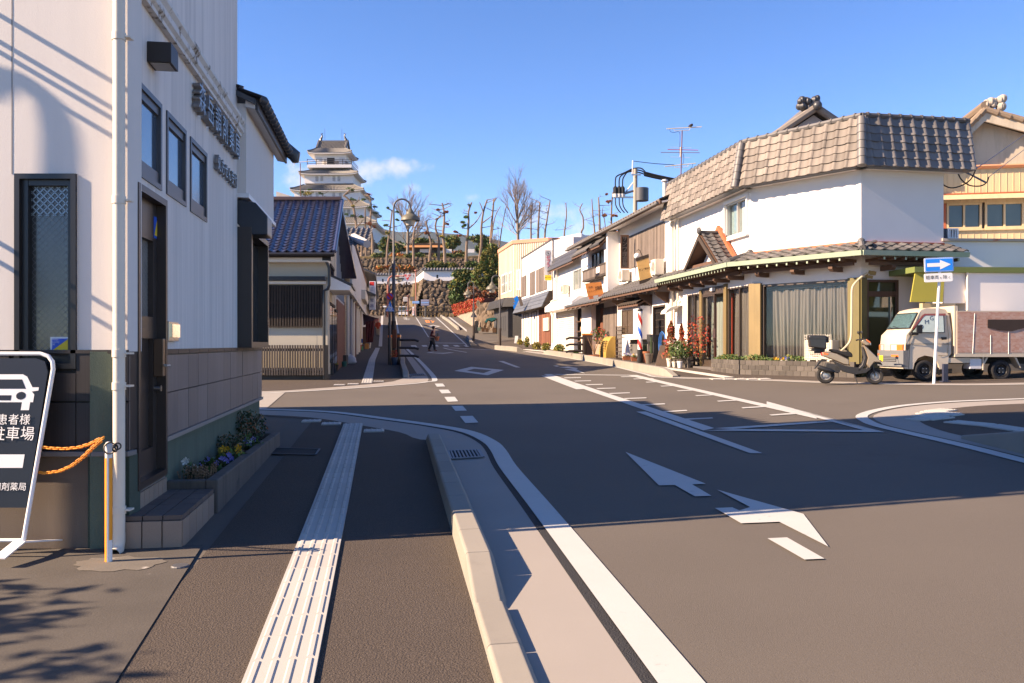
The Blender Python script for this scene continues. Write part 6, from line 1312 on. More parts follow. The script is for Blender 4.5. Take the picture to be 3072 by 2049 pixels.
def boards(parent,u0,u1,z0,z1_,n,cnt,mat,top=None):
 for i in range(cnt):
  a=u0+(u1-u0)*i/cnt;b=u0+(u1-u0)*(i+1)/cnt;zz=z1_ if top is None else top((a+b)/2)
  MB().box(a+.004,b-.004,z0,zz,n,n+.025+random.uniform(0,.012),TR).build('board',mat,parent)
def eave(parent,u0,u1,zw_,ze_,out,nt,rows_,mat=None,raft=0,ends=True):
 fr=slope_frame(TR(u0,ze_,out),FR.u,TR(u0,zw_,0)-TR(u0,ze_,out));L_=(TR(u0,zw_,0)-TR(u0,ze_,out)).length
 mb=MB();roof_sheet(mb,fr,u1-u0,L_,nt,rows_,wave=.05);mb.build('roof',mat or m_kawara,parent)
 MB().hexa([TR(u0,ze_-.02,out-.02),TR(u1,ze_-.02,out-.02),TR(u1,zw_-.03,0),TR(u0,zw_-.03,0)],[TR(u0,ze_-.09,out-.02),TR(u1,ze_-.09,out-.02),TR(u1,zw_-.10,0),TR(u0,zw_-.10,0)]).build('roof_board',m_woodb,parent)
 if ends:
  for i in range(nt):
   u=u0+(u1-u0)*(i+1e-3)/nt;p=TR(u,ze_+.05,out+.01);MB().tube([p,p+FR.n*.03],[.05,.05],7).build('eave_end_tile',mat or m_kawara,parent)
 for i in range(raft):
  u=u0+(u1-u0)*(i+.5)/raft;MB().hexa([TR(u-.03,ze_-.16,out-.08),TR(u+.03,ze_-.16,out-.08),TR(u+.03,zw_-.18,0),TR(u-.03,zw_-.18,0)],[TR(u-.03,ze_-.095,out-.08),TR(u+.03,ze_-.095,out-.08),TR(u+.03,zw_-.105,0),TR(u-.03,zw_-.105,0)]).build('rafter',m_woodb,parent)
U=lambda x:fr_(x,900)[0]
gzr=lambda u:FR.gz(u)+.12
# barber shop
ub0,ub1=U(1555*1.30668),U(1418*1.30668)
bar=thing('barber_shop','white barber shop with weathered timber panel upstairs and a tiled pent roof','shop',TR((ub0+ub1)/2,1,-3))
zev2=sF_(1330,210)[1]+.0;ze_b=fr_(*zU(2000,640),.6)[1]
zpr=sF_(1500,640,.3)[1]
wb=(sF_(1400,1000,0)[0],0,0,0)
dl=(sF_(1715,1000)[0],sF_(1600,1000)[0],gzr(ub0)-.1,sF_(1650,835)[1])
mb=MB();holes_wall(mb,FR,ub0,ub1,-.1,ze_b+.3,[dl],-.25,0);mb.build('front_wall',m_wall,bar);MB().box(ub0,ub1,0,ze_b+.2,-6,-1.0,TR).build('shell',m_wall,bar)
MB().box(ub1-.3,ub1,sF_(1255,700)[1],ze_b,0,.55,TR).build('wing_wall',m_wall,bar)
ut0,ut1=sF_(1708,300)[0],sF_(1375,300)[0];zt0_,zt1_=sF_(1560,435)[1],sF_(1560,105)[1]
boards(bar,ut0,ut1,zt0_,zt1_,0.01,26,m_wboard)
uroof1=U(1335*1.30668)
mbR=MB();fr=slope_frame(TR(ub0-.3,ze_b+.05,.75),FR.u,TR(0,ze_b+2.2,-3.6)-TR(0,ze_b+.05,.75));roof_sheet(mbR,fr,uroof1-ub0+.6,4.9,44,12,wave=.06);mbR.build('roof',M('lichen_tile',(.17,.15,.13),.8,.25,3),bar)
MB().box(ub0-.3,uroof1+.3,ze_b-.06,ze_b+.06,.68,.76,TR).build('fascia',m_woodb,bar);MB().hexa([TR(ub0-.3,ze_b-.02,.7),TR(uroof1+.3,ze_b-.02,.7),TR(uroof1+.3,ze_b+.12,0),TR(ub0-.3,ze_b+.12,0)],[TR(ub0-.3,ze_b+.04,.7),TR(uroof1+.3,ze_b+.04,.7),TR(uroof1+.3,ze_b+.18,0),TR(ub0-.3,ze_b+.18,0)]).build('soffit',m_wall,bar)
mb=MB();mb.tube([TR(ub0-.2,ze_b-.02,.82),TR(uroof1+.3,ze_b-.02,.82)],.05,8);mb.build('gutter',M('grey_gutter',(.14,.13,.12),.6,.1),bar,smooth=True)
eave(bar,ub0-.1,ub1-.05,zpr+.28,sF_(1480,690,.8)[1],.8,24,3,raft=8)
for i in range(4):u=ub0+(ub1-ub0)*(.12+.25*i);zb_=sF_(1480,690,.8)[1]-.12;MB().prism([(0,zb_-.42),(.10,zb_-.42),(.55,zb_-.08),(.55,zb_),(0,zb_)],u-.05,u+.05,lambda a,b,c:TR(c,b,a)).build('eave_bracket',m_woodb,bar)
uw0_,uw1_=sF_(1480,950,.45)[0],sF_(1305,950,.45)[0];zwb_,zwt_=sF_(1400,1155,.45)[1],sF_(1400,850,.45)[1]
o=MB().box(uw0_,uw1_,zwb_,zwt_,-.01,.45,TR).build('bay_window',m_wpaint,bar)
wz0,wz1=sF_(1355,1105,.46)[1],sF_(1355,875,.46)[1];w_r=(sF_(1408,980,.46)[0],uw1_-.02,wz0,wz1)
frame_mb(FR,w_r,.44,.48,.05).build('bay_frame',m_brn,o);MB().box(w_r[0]+.05,w_r[1]-.05,wz0+.05,wz1-.05,.452,.458,TR).build('pane',M('amber_dark_glass',(.09,.065,.045),.08,.4,2,spec=.9),o);um_=(w_r[0]+w_r[1])/2;MB().box(um_-.025,um_+.025,wz0+.05,wz1-.05,.455,.478,TR).build('mullion',m_brn,o)
eave(bar,uw0_-.1,uw1_+.15,zwt_+.42,zwt_+.08,.62,9,2,m_woodd,ends=False)
MB().box(uw0_+.1,uw1_-.1,gzr(ub0)-.1,zwb_-.01,0,.12,TR).build('grey_skirting',M('grey_boards',(.12,.115,.11),.8,.1,3,streak=.3),bar)
o=frame_mb(FR,dl,-.12,.03,.07).build('door',m_lattice,bar);MB().box(dl[0]+.07,dl[1]-.07,dl[2],dl[3]-.07,-.10,-.09,TR).build('door_glass',m_dglass,o)
for i in range(1,9):u=dl[0]+.07+(dl[1]-dl[0]-.14)*i/9;MB().box(u-.008,u+.008,dl[2],dl[3]-.07,-.088,-.06,TR).build('lattice_bar',m_lattice,o)
for i in range(1,8):z=dl[2]+(dl[3]-dl[2])*i/8;MB().box(dl[0]+.07,dl[1]-.07,z-.008,z+.008,-.086,-.062,TR).build('lattice_bar',m_lattice,o)
a,b=sF_(1545,1000)[0],sF_(1500,1000)[0];o=frame_mb(FR,(a,b,gzr(ub0),sF_(1520,860)[1]),-.0,.05,.06).build('side_window',m_woodb,bar);MB().box(a+.06,b-.06,gzr(ub0),sF_(1520,880)[1],.0,.01,TR).build('pane',m_dglass,o)
def YF(x,n):
 dx=(x-CX)/FPX;return(FR.o+FR.n*n).dot(FR.n)/Vector((dx,1,0)).dot(FR.n)
a0_,a1_=sF_(1370,330,.62)[0],sF_(1290,330,.62)[0];z0_,z1__=sF_(1330,490,.62)[1],sF_(1330,172,.62)[1]
s1=thing('vertical_shop_sign','tall dark carved wooden sign hanging on the barber shop wall','sign',TR(a0_,z0_,.6))
dS=-FR.u;Fv=Facade((TR(ub1-.3,0,.55)+FR.n*.02).xy,(TR(ub1-.3,0,.55)+FR.n*1.0).xy)
Tv=lambda a,b,c:TR(ub1-.32,0,.02)+FR.n*a*-1+Vector((0,0,b))-FR.u*c
sA=W(*zF(1290,172),YF(1874,.5));sB=W(*zF(1370,490),YF(1874,.5));wS=sB.x-sA.x;hS=sA.z-sB.z;cS=(sA+sB)/2
TsG=lambda a,b,c:cS+Vector((a,0,b))+Vector((0,-1,0))*c
MB().box(-wS/2,wS/2,-hS/2,hS/2,-.06,0,TsG).build('sign_board',M('black_brown_board',(.035,.026,.022),.7,.2,5),s1)
for r_ in((-wS/2,-wS/2+.07,-hS/2,hS/2),(wS/2-.07,wS/2,-hS/2,hS/2),(-wS/2+.07,wS/2-.07,hS/2-.08,hS/2),(-wS/2+.07,wS/2-.07,-hS/2,-hS/2+.08)):MB().box(*r_,0,.03,TsG).build('sign_frame',m_woodb,s1)
for i,g in enumerate('サンワ理容館'):text(g,TsG,0,hS*(.38-.152*i),.012,wS*.62,M('carved_letter',(.13,.11,.10),.6),'lettering',s1,depth=.01)
def board_sign(name,label,quad,Y,th,mat,edge):
 """a tilted board given by its four photograph corners (tl, tr, br, bl)"""
 P=[W(*q_,Y)for q_ in quad];c=sum(P,Vector())/4;ex=((P[1]-P[0])+(P[2]-P[3]))/2;ey=((P[0]-P[3])+(P[1]-P[2]))/2
 t=thing(name,label,'sign',c-ey*.5);n_=ex.cross(ey).normalized();n_=n_ if n_.y<0 else-n_
 MB().hexa(P,[p-n_*th for p in P]).build('sign_board',mat,t)
 w_,h_=ex.length,ey.length;ex_,ey_=ex/w_,ey/h_
 return t,(lambda a,b,c_:c+ex_*a+ey_*b+n_*c_),w_,h_
m_ywood=M('varnished_board',(.52,.33,.12),.55,.12,4,streak=.15,stv=(2,2,12))
t,Tb,w_,h_=board_sign('board_sign','yellow wooden barber sign with brush lettering and a brown frame',[zY(555,815),zY(825,725),zY(905,1190),zY(625,1270)],YF(1935,.5),.08,m_ywood,m_woodb)
MB().hexa([Tb(-w_/2-.03,h_/2,.01),Tb(w_/2+.02,h_/2,.01),Tb(w_/2+.02,h_/2+.13,.01),Tb(-w_/2-.03,h_/2+.13,.01)],[Tb(-w_/2-.03,h_/2,-.1),Tb(w_/2+.02,h_/2,-.1),Tb(w_/2+.02,h_/2+.13,-.1),Tb(-w_/2-.03,h_/2+.13,-.1)]).build('sign_frame',m_woodd,t)
MB().hexa([Tb(-w_/2-.03,-h_/2-.13,.01),Tb(w_/2+.02,-h_/2-.13,.01),Tb(w_/2+.02,-h_/2,.01),Tb(-w_/2-.03,-h_/2,.01)],[Tb(-w_/2-.03,-h_/2-.13,-.1),Tb(w_/2+.02,-h_/2-.13,-.1),Tb(w_/2+.02,-h_/2,-.1),Tb(-w_/2-.03,-h_/2,-.1)]).build('sign_frame',m_woodd,t)
text('サンワ',Tb,-w_*.16,0,.012,w_*.25,m_blk,'lettering',t,sx=.85);text('理容館',Tb,w_*.26,0,.012,w_*.15,m_blk,'lettering',t)
lp=W(*zY(560,690),YF(1915,.7));t=thing('globe_lamp','white globe wall lamp on a curled iron arm above the yellow sign','lamp',lp-Vector((0,0,.15)));mb=MB();mb.ball(lp,.125,n=16,m=10);mb.build('globe',m_wpaint,t,smooth=True)
mb=MB();mb.tube([lp+Vector((0,0,.12))]+[W(*zY(590+45*math.cos(a_),585-45*math.sin(a_)),YF(1915,.7))for a_ in(2.6,1.57,.6,-.2)]+[W(*zY(690,700),YF(1915,.7)),TR(U(zY(690,720)[0]),W(*zY(690,720),YF(1915,.7)).z,0)],.014,6);mb.build('arm',m_blackfr,t,smooth=True)
for(x0,x1,y0,y1,lab)in((1575,1700,560,395,'ivory air conditioner on a bracket beside the yellow board sign'),(1268,1378,618,495,'ivory air conditioner under the tall dark carved sign')):
 aircon(FR,*sorted((sF_(x0,500,.45)[0],sF_(x1,500,.1)[0])),sF_(x0,y0,.45)[1],sF_(x0,y1+15,.45)[1],.1,.45,lab)
aircon(FR,*sorted((sF_(728,680,.45)[0],sF_(805,680,.1)[0])),sF_(760,722,.4)[1],sF_(760,635,.4)[1],.1,.45,'ivory air conditioner on the white house beside the grey slate awning')
def pipe_run(label,pts,r,mat=m_pipe,cat='drainpipe'):
 mb=MB();mb.tube(pts,r,10);return mb.top('downpipe',mat,label,cat,'downpipes',smooth=True)
zz=lambda x,y,n=.12:TR(*sF_(x,y,n),n)
pipe_run('cream downpipe with a metal cowl between the barber and the corner shop',[zz(1760,10),zz(1775,80),zz(1778,500),zz(1770,1000),zz(1768,1250)],.07)
pipe_run('slim cream downpipe on the left end of the corner shop',[zz(1830,20),zz(1832,700),zz(1830,780),zz(1812,800),zz(1812,900)],.045)
pipe_run('white downpipe on the house with the shutter',[zz(725,400),zz(690,440),zz(690,770),zz(640,800),zz(640,900),zz(650,940),zz(650,1190)],.07)
mb=MB();p=TR(*fr_(*zN(135,985),.12),.12);mb.tube([p,p+Vector((0,0,.75))],.085,12);mb.lathe([(.14,0),(.11,.07),(0,.1)],12,lambda a,b,c:p+Vector((a,b,.78+c)));mb.top('flue_pipe',M('grey_flue',(.42,.42,.43),.5,.1),'grey metal flue with a cap above the barber downpipe','flue',smooth=True)
# restaurant with the orange sign
ur0,ur1=ub1,U(1335*1.30668)
rs=thing('restaurant','white restaurant with wooden balcony and tiled roofs beside the barber shop','restaurant',TR((ur0+ur1)/2,1,-3))
w_a=[(sF_(1255,300)[0],sF_(1190,300)[0],sF_(1220,415)[1],sF_(1220,265)[1]),(sF_(1130,400)[0],sF_(1022,400)[0],sF_(1070,475)[1],sF_(1070,330)[1])]
dr2=(sF_(1135,950)[0],sF_(1015,950)[0],gzr(ur0)-.1,sF_(1070,815)[1])
mb=MB();holes_wall(mb,FR,ur0,ur1,-.1,ze_b,w_a+[dr2],-.25,0);mb.build('front_wall',m_wall,rs);MB().box(ur0,ur1,0,ze_b,-6,-1.2,TR).build('shell',MATS['dim_interior'],rs)
for r_ in w_a:window(rs,FR,r_,m_brn,M('curtained_glass',(.22,.24,.22),.1,.35,2,spec=.8,streak=.4,stv=(9,9,.2)),w=.06,mull=3)
for(r_,y0,y1)in((w_a[0],550,415),(w_a[1],600,470)):
 zz0_,zz1_=sF_(1190 if r_ is w_a[0]else 1050,y0-15,.4)[1],sF_(1190 if r_ is w_a[0]else 1050,y1,.4)[1]
 o=MB().box(r_[0]-.1,r_[1]+.3,zz0_,zz0_+.1,0,.45,TR).build('balcony',m_woodd,rs)
 MB().box(r_[0]-.1,r_[1]+.3,zz1_-.08,zz1_,.38,.45,TR).build('balcony_rail',m_woodd,o)
 nB=10
 for i in range(nB):a_=r_[0]-.1+(r_[1]-r_[0]+.4)*i/nB;MB().box(a_+.006,a_+(r_[1]-r_[0]+.4)/nB-.006,zz0_+.1,zz1_-.08,.40,.43,TR).build('balcony_board',m_wboard,o)
eave(rs,ur0-.05,w_a[0][1]+.25,sF_(1200,165,.0)[1]+.2,sF_(1190,215,.9)[1],.9,9,3,raft=4);eave(rs,w_a[1][0]-.2,w_a[1][1]+.9,sF_(1060,235)[1]+.2,sF_(1040,290,.9)[1],.9,14,3,raft=5)
eave(rs,ur0,ur1+.4,sF_(1100,740,.1)[1]+.1,sF_(1100,790,.9)[1],.9,24,3,M('bluegrey_tile',(.13,.135,.145),.5,.15,4),raft=7)
zR0=gzr(ur0);boards(rs,ur0+.05,dr2[0]-.02,zR0+0.0,sF_(1190,850)[1],.02,9,m_wboard);
MB().box(dr2[0],dr2[1],zR0,dr2[3],-.9,-.85,TR).build('porch_back',m_brbd,rs);boards(rs,dr2[0]+.05,dr2[1]-.05,zR0+.5,dr2[3]-.2,-.5,9,m_brbd);MB().box(dr2[0]+.05,dr2[1]-.05,zR0-.05,zR0+.5,-.5,-.2,TR).build('stone_base',M('tuff_stone',(.30,.22,.16),.9,.2,3,bump=.3,bs=40),rs)
for i in range(6):u=sF_(1250,620)[0]+(sF_(1178,620)[0]-sF_(1250,620)[0])*i/5;MB().box(u-.02,u+.02,sF_(1215,680)[1],sF_(1215,570)[1],.05,.09,TR).build('window_guard_bar',m_pipe,rs)
t,Tb,w_,h_=board_sign('board_sign','orange wooden restaurant sign standing on the tiled porch roof',[zF(958,628),zF(1110,612),zF(1132,725),zF(985,755)],YF(1782,.8),.1,M('orange_board',(.62,.24,.06),.6,.08,5,streak=.1,stv=(2,2,10)),m_woodb)
text('和食',Tb,-w_*.22,h_*.16,.012,h_*.17,m_blk,'lettering',t);text('ダイニング',Tb,-w_*.2,-h_*.14,.012,h_*.17,m_blk,'lettering',t);text('慎',Tb,w_*.16,.0,.012,h_*.34,m_blk,'lettering',t);text('鳶',Tb,w_*.36,.0,.012,h_*.34,m_blk,'lettering',t)
for x in(-.3,.3):MB().hexa([Tb(w_*x-.1,-h_/2-.14,.0),Tb(w_*x+.1,-h_/2-.14,.0),Tb(w_*x+.1,-h_/2,.0),Tb(w_*x-.1,-h_/2,.0)],[Tb(w_*x-.1,-h_/2-.14,-.2),Tb(w_*x+.1,-h_/2-.14,-.2),Tb(w_*x+.1,-h_/2,-.2),Tb(w_*x-.1,-h_/2,-.2)]).build('sign_block',M('orange_block',(.45,.14,.05),.7),t)
# white house with shutter
uh0,uh1=ur1,U(1270*1.30668)
zh=sF_(850,400)[1];wn=(sF_(1010,560)[0]+.02,sF_(850,560)[0],sF_(900,690)[1],sF_(900,490)[1])
sh_=(sF_(850,1000)[0],sF_(690,1000)[0],gzr(uh0)-.15,sF_(780,870)[1]);op=(sF_(940,950)[0],sF_(852,950)[0],gzr(uh0)-.1,sF_(900,840)[1])
hs=thing('shutter_shop','white two-storey shop with a pale roller shutter','shop',TR((uh0+uh1)/2,1,-3));mb=MB();holes_wall(mb,FR,uh0,uh1,-.1,zh+.5,[wn,sh_,op],-.22,0);mb.build('front_wall',m_wall,hs);MB().box(uh0,uh1,0,zh+.4,-6,-1.2,TR).build('shell',MATS['dim_interior'],hs)
window(hs,FR,wn,MATS['silver_sash'],MATS['curtained_glass'],w=.06,mull=3,n=.02)
eave(hs,uh0,uh1-.2,zh+.55,sF_(850,410,.5)[1],.5,22,3,m_kawarad,ends=False)
ns=22
for i in range(ns):z=sh_[2]+(sh_[3]-sh_[2])*i/ns;MB().prism([(-.06,z),(-.03,z+.02),(-.03,z+(sh_[3]-sh_[2])/ns-.02),(-.06,z+(sh_[3]-sh_[2])/ns-.004)],sh_[0],sh_[1],lambda a,b,c:TR(c,b,a)).build('shutter_slat',m_pipe,hs)
mb=MB();zc_=sF_(780,870,.6)[1];zd_=sF_(780,770,.3)[1];mb.prism([(0,zc_),(.7,zc_+.05),(.7,zc_+.35),(.3,zd_),(0,zd_)],op[0]-.3,sh_[1]+.3,lambda a,b,c:TR(c,b,a));mb.build('shutter_box',m_wpaint,hs)
for i in range(3):z=op[2]+.6+i*.55;MB().box(op[0]+.05,op[1]-.05,z,z+.04,-.7,-.1,TR).build('shelf',m_woodb,hs);MB().box(op[0]+.2,op[1]-.3,z+.045,z+.3,-.6,-.3,TR).build('shelf_box',M('cardboard',(.34,.23,.13),.8,.15,4),hs)
# stationery shop with the slate awning and the vertical sign
us0,us1=uh1,U(1198*1.30668)
zs_a,zs_b=sF_(672,205)[1],sF_(360,400)[1]
ss=thing('slate_awning_shop','white shop with grey slate awning and timber window shutters','shop',TR((us0+us1)/2,1,-3));zS=(zs_a+zs_b)/2
MB().box(us0,us1,-.1,zS,-6,0,TR).build('front_wall',m_wall,ss)
MB().box(us0-.05,us1,zS,zS+.08,-.3,.06,TR).build('coping',m_brn,ss);MB().box(us0-.02,us0+.06,2.5,zS,0,.05,TR).build('corner_trim',m_brn,ss)
for(x0,x1,y0,y1)in((600,502,700,480),(487,440,735,520),(407,362,750,560)):boards(ss,*sorted((sF_(x0,y0)[0],sF_(x1,y0)[0])),sF_((x0+x1)/2,y0)[1],sF_((x0+x1)/2,y1)[1],.02,6,m_wboard)
za0,za1=sF_(500,860,.7)[1],sF_(500,735,.2)[1]
m_slate=M('grey_slate_panel',(.10,.108,.12),.5,.1,2,rnd=.12,spec=.4)
for i in range(6):
 for j in range(4):
  f0,f1=j/4,(j+1)/4;q_=lambda u,f:TR(u,za0+(za1-za0)*f,.75-.5*f);a_,b_=us0+.1+(us1-us0-.1)*i/6+.008,us0+.1+(us1-us0-.1)*(i+1)/6-.008
  MB().hexa([q_(a_,f0+.012),q_(b_,f0+.012),q_(b_,f1-.006),q_(a_,f1-.006)],[p-FR.n*.05 for p in(q_(a_,f0+.012),q_(b_,f0+.012),q_(b_,f1-.006),q_(a_,f1-.006))]).build('slate_panel',m_slate,ss)
MB().hexa([TR(us0+.1,za0,.68),TR(us1,za0,.68),TR(us1,za0+.02,0),TR(us0+.1,za0+.02,0)],[TR(us0+.1,za1,.2),TR(us1,za1,.2),TR(us1,za1,0),TR(us0+.1,za1,0)]).build('awning_core',m_woodd,ss)
gs=gzr(us0);boards(ss,sF_(640,950)[0],sF_(528,950)[0],gs+.1,za0,.03,12,m_brbd)
for(x0,x1)in((505,455),(425,380)):window(ss,FR,(*sorted((sF_(x0,950)[0],sF_(x1,950)[0])),gs,za0-.05),m_brn,m_dglass,w=.05,mull=2,n=.03,name='shop_window')
a_,b_=sorted((sF_(635,1000)[0],sF_(583,1000)[0]));o=MB().box(a_,b_,sF_(610,1072,.1)[1],sF_(610,950,.1)[1],.06,.16,TR).build('notice_case',m_pipe,ss);MB().box(a_+.06,b_-.06,sF_(610,1072,.1)[1]+.08,sF_(610,950,.1)[1]-.08,.161,.17,TR).build('street_map',M('map_print',(.50,.50,.36),.6,.3,6,dirt=(.2,.4,.4),dirt_at=.6,dirt_s=5),o)
sA=W(*zF(575,312),YF(1644,.5));sB=W(*zF(645,602),YF(1644,.5));wS=sB.x-sA.x;hS=sA.z-sB.z;cS=(sA+sB)/2;TsG=lambda a,b,c:cS+Vector((a,0,b))+Vector((0,-1,0))*c
t=thing('stationery_sign','tall white vertical sign with red lettering and a yellow foot','sign',cS-Vector((0,0,hS/2)))
MB().box(-wS/2,wS/2,-hS/2,hS/2,-.16,0,TsG).build('sign_box',M('sign_grey_white',(.60,.58,.56),.5,.03),t)
MB().box(-wS/2+.03,wS/2-.03,-hS/2+.03,-hS*.32,.002,.008,TsG).build('yellow_panel',m_yel,t);text('森光木商店',TsG,0,-hS*.405,.012,wS*.17,m_blk,'lettering',t)
for i,g in enumerate('ゼブラ'):text(g,TsG,0,hS*(.24-.125*i),.008,wS*.60,m_red,'lettering',t,depth=.004)
for i,g in enumerate('ボールペン'):text('|' if g=='ー' else g,TsG,0,hS*(-.10-.047*i),.008,wS*.34,m_blk,'lettering',t)
mb=MB();rr0,rr1=wS*.33,wS*.28;cz=hS*.385
mb.add([TsG(r_*math.cos(6.2832*k/20),cz+r_*math.sin(6.2832*k/20),.01)for k in range(20)for r_ in(rr0,rr1)],[(2*k,2*((k+1)%20),2*((k+1)%20)+1,2*k+1)for k in range(20)]);mb.build('emblem_ring',m_blk,t)
hx=[(-.55,-.1),(-.25,.7),(.05,.62),(.0,.35),(.35,.25),(.5,-.1),(.42,-.8),(.28,-.8),(.25,-.25),(-.1,-.15),(-.12,-.8),(-.28,-.8),(-.25,.2)]
MB().poly([TsG(x*rr1*.9,cz+y*rr1*.9,.01)for x,y in hx]).build('emblem_horse',m_blk,t)
mb=MB();mb.tube([cS+Vector((0,.08,hS*.36)),TR(us0+.3,cS.z+hS*.36,0)],.02,6);mb.build('sign_arm',m_steel,t);mb=MB();mb.tube([cS+Vector((0,.08,-hS*.36)),TR(us0+.3,cS.z-hS*.36,0)],.02,6);mb.build('sign_arm',m_steel,t)
# cream sided building at the far end
cL,cM,cR=Vector((-1.23,78.8)),Vector((.11,71.5)),Vector((2.95,69.7));FcL,FcR=Facade(cM,cL),Facade(cM,cR);zC1=9.9
cc_=thing('cream_sided_building','cream corrugated building with a dark striped canopy at the end of the row','building',(1,76,1.2));m_crs=M('pale_cream_siding',(.60,.52,.38),.6,.05,1,streak=.08);m_dk=M('charcoal_cladding',(.05,.05,.052),.5,.1,2,spec=.4)
MB().prism([cL,cM,cR,(9,70),(9,84),(cL.x,84)],0,zC1).build('wall',m_crs,cc_);MB().prism([(cL.x-.1,cL.y),(cM.x-.1,cM.y-.1),(cR.x,cR.y-.1),(9,69.8),(9,84),(cL.x-.1,84)],zC1+.001,zC1+.3).build('coping',M('salmon_coping',(.50,.24,.15),.7,.1),cc_)
for F,n_ in((FcL,12),(FcR,16)):
 for i in range(n_):u=F.L*(i+.5)/n_;MB().box(u-.05,u+.05,4.2,zC1,0,.05,F.T).build('siding_rib',m_crs,cc_)
for F,x0,x1,y0,y1,m_ in((FcL,230,175,725,540,3),(FcL,270,245,705,520,2),(FcR,313,352,690,500,2)):
 a_,b_=F.px(*zF(x0,y0)),F.px(*zF(x1,y1));r_=(*sorted((a_[0],b_[0])),F.px(*zF((x0+x1)/2,y0))[1],F.px(*zF((x0+x1)/2,y1))[1]);window(cc_,F,r_,m_wpaint,MATS['curtained_glass'],w=.09,n=.04,mull=m_,cross=1,dep=.03)
zk0,zk1=FcR.px(*zF(280,850))[1],FcR.px(*zF(280,765))[1]
for F in(FcL,FcR):
 for j in range(9):f_=j/9;MB().box(-.4,F.L+(.3 if F is FcL else 0),zk0+(zk1-zk0)*f_,zk0+(zk1-zk0)*(f_+.085),.0,1.1-.3*f_,F.T).build('canopy_slat',m_dk,cc_)
 MB().box(-.2,F.L,zk0,zk1,0,.7,F.T).build('canopy_core',m_blk,cc_)
gs=gz(0,71)+.1
MB().box(0,FcL.L,gs-.3,zk0,.02,.45,FcL.T).build('dark_pier',m_dk,cc_);MB().box(.0,2.9,gs-.3,zk0,.02,.1,FcR.T).build('doorway',m_blk,cc_)
r_=(*sorted((FcL.px(*zF(207,1000),.45)[0],FcL.px(*zF(172,1000),.45)[0])),gs+.5,FcL.px(*zF(190,935),.45)[1]);window(cc_,FcL,r_,m_dk,MATS['curtained_glass'],w=.07,n=.46,mull=2)
p=W(*zF(316,815),69.2);MB().prism([(-.28,-.45),(.28,-.45),(.28,-.1),(.12,-.1),(.3,.1),(.12,.1),(.25,.35),(0,.65),(-.25,.35),(-.12,.1),(-.3,.1),(-.12,-.1),(-.28,-.1)],0,.03,lambda a,b,c:p+Vector((a,-c,b))).build('blue_tree_emblem',M('emblem_blue',(.01,.22,.80),.4,.04),cc_)
yq=YF(1560,.9);pA=W(*zF(350,800),yq);t=thing('leaning_plank_sign','weathered plank sign hanging crooked beside the blue emblem','sign',pA);mb=MB();q4=[W(*zF(*c),yq)for c in((325,755),(352,750),(378,835),(350,845))];mb.hexa(q4,[c+Vector((0,.08,0))for c in q4]);mb.build('plank',m_wboard,t)
rb=thing('roof_house_behind','grey tiled roof of a house rising behind the white shops','house',(6,70,1));a_=W(*zU(840,880),72);b2_=W(*zU(1480,870),66);tp1,tp2=W(*zU(960,812),76),W(*zU(1450,818),70)
fr=slope_frame(a_-Vector((0,0,.4)),b2_-a_,tp1-a_);mb=MB();roof_sheet(mb,fr,(b2_-a_).length,5,20,6,wave=.14);mb.build('roof',M('lichen_tile_b',(.15,.135,.12),.8,.3,1),rb);mb=MB();mb.prism([(a_.x+.3,a_.y+1),(b2_.x,b2_.y+1),(b2_.x+2,b2_.y+7),(a_.x+2,a_.y+8)],0,a_.z+.1);mb.build('wall',m_wall,rb)
ob_=thing('orange_tile_house','small orange tiled roof between the white shop and the restaurant','house',(5,58,1));a_,b2_=W(*zF(868,290),60),W(*zF(1005,250),56);fr=slope_frame(a_-Vector((0,0,.3)),b2_-a_,Vector((1.2,2.5,1.0)));mb=MB();roof_sheet(mb,fr,(b2_-a_).length+1,2.2,16,6,wave=.09);mb.build('roof',M('orange_tile',(.40,.15,.06),.7,.15,2),ob_);MB().prism([(a_.x,a_.y+.8),(b2_.x,b2_.y+.8),(b2_.x+1,b2_.y+4),(a_.x+1,a_.y+4)],0,min(a_.z,b2_.z)-.1).build('wall',m_crs,ob_)
MB().prism([(TR(us0+.0,0,-.05).x,TR(us0,0,-.05).y),(TR(us0-1.9,0,-.9).x,TR(us0-1.9,0,-.9).y),(TR(us0-1.9,0,-3).x,TR(us0-1.9,0,-3).y),(TR(us0,0,-3).x,TR(us0,0,-3).y)],sF_(760,640)[1],zS-.05).build('end_wall',M('lilac_grey_siding',(.42,.41,.43),.7,.05,2,streak=.1),ss)
# things on the right pavement
def onR(x,y,n):u=sF_(x,y,n)[0];p=TR(u,0,n);p.z=gz(p.x,p.y);return p
p=onR(1475,1352,.75);t=thing('barber_pole','red white and blue striped barber pole on a black stand','barber pole',p);Yb=p.y
zt_p=W(*zF(1470,860),Yb).z;zs0,zs1=W(*zF(1475,1250),Yb).z,W(*zF(1470,890),Yb).z;r0=(zF(1497,1300)[0]-zF(1450,1300)[0])/FPX*Yb/2
mb=MB();mb.lathe([(r0*1.05,0),(r0*1.1,.06),(r0*1.1,zs0-p.z),(0,zs0-p.z)],18,lambda a,b,c:p+Vector((a,b,c)));mb.build('stand',M('black_stand',(.02,.02,.021),.4,.1),t,smooth=True)
mb=MB();mb.lathe([(r0*1.05,zs1-p.z),(r0*1.15,zs1-p.z+.05),(r0*.9,zt_p-p.z-.03),(0,zt_p-p.z)],18,lambda a,b,c:p+Vector((a,b,c)));mb.build('cap',MATS['black_stand'],t,smooth=True)
K=24;turns=1.45
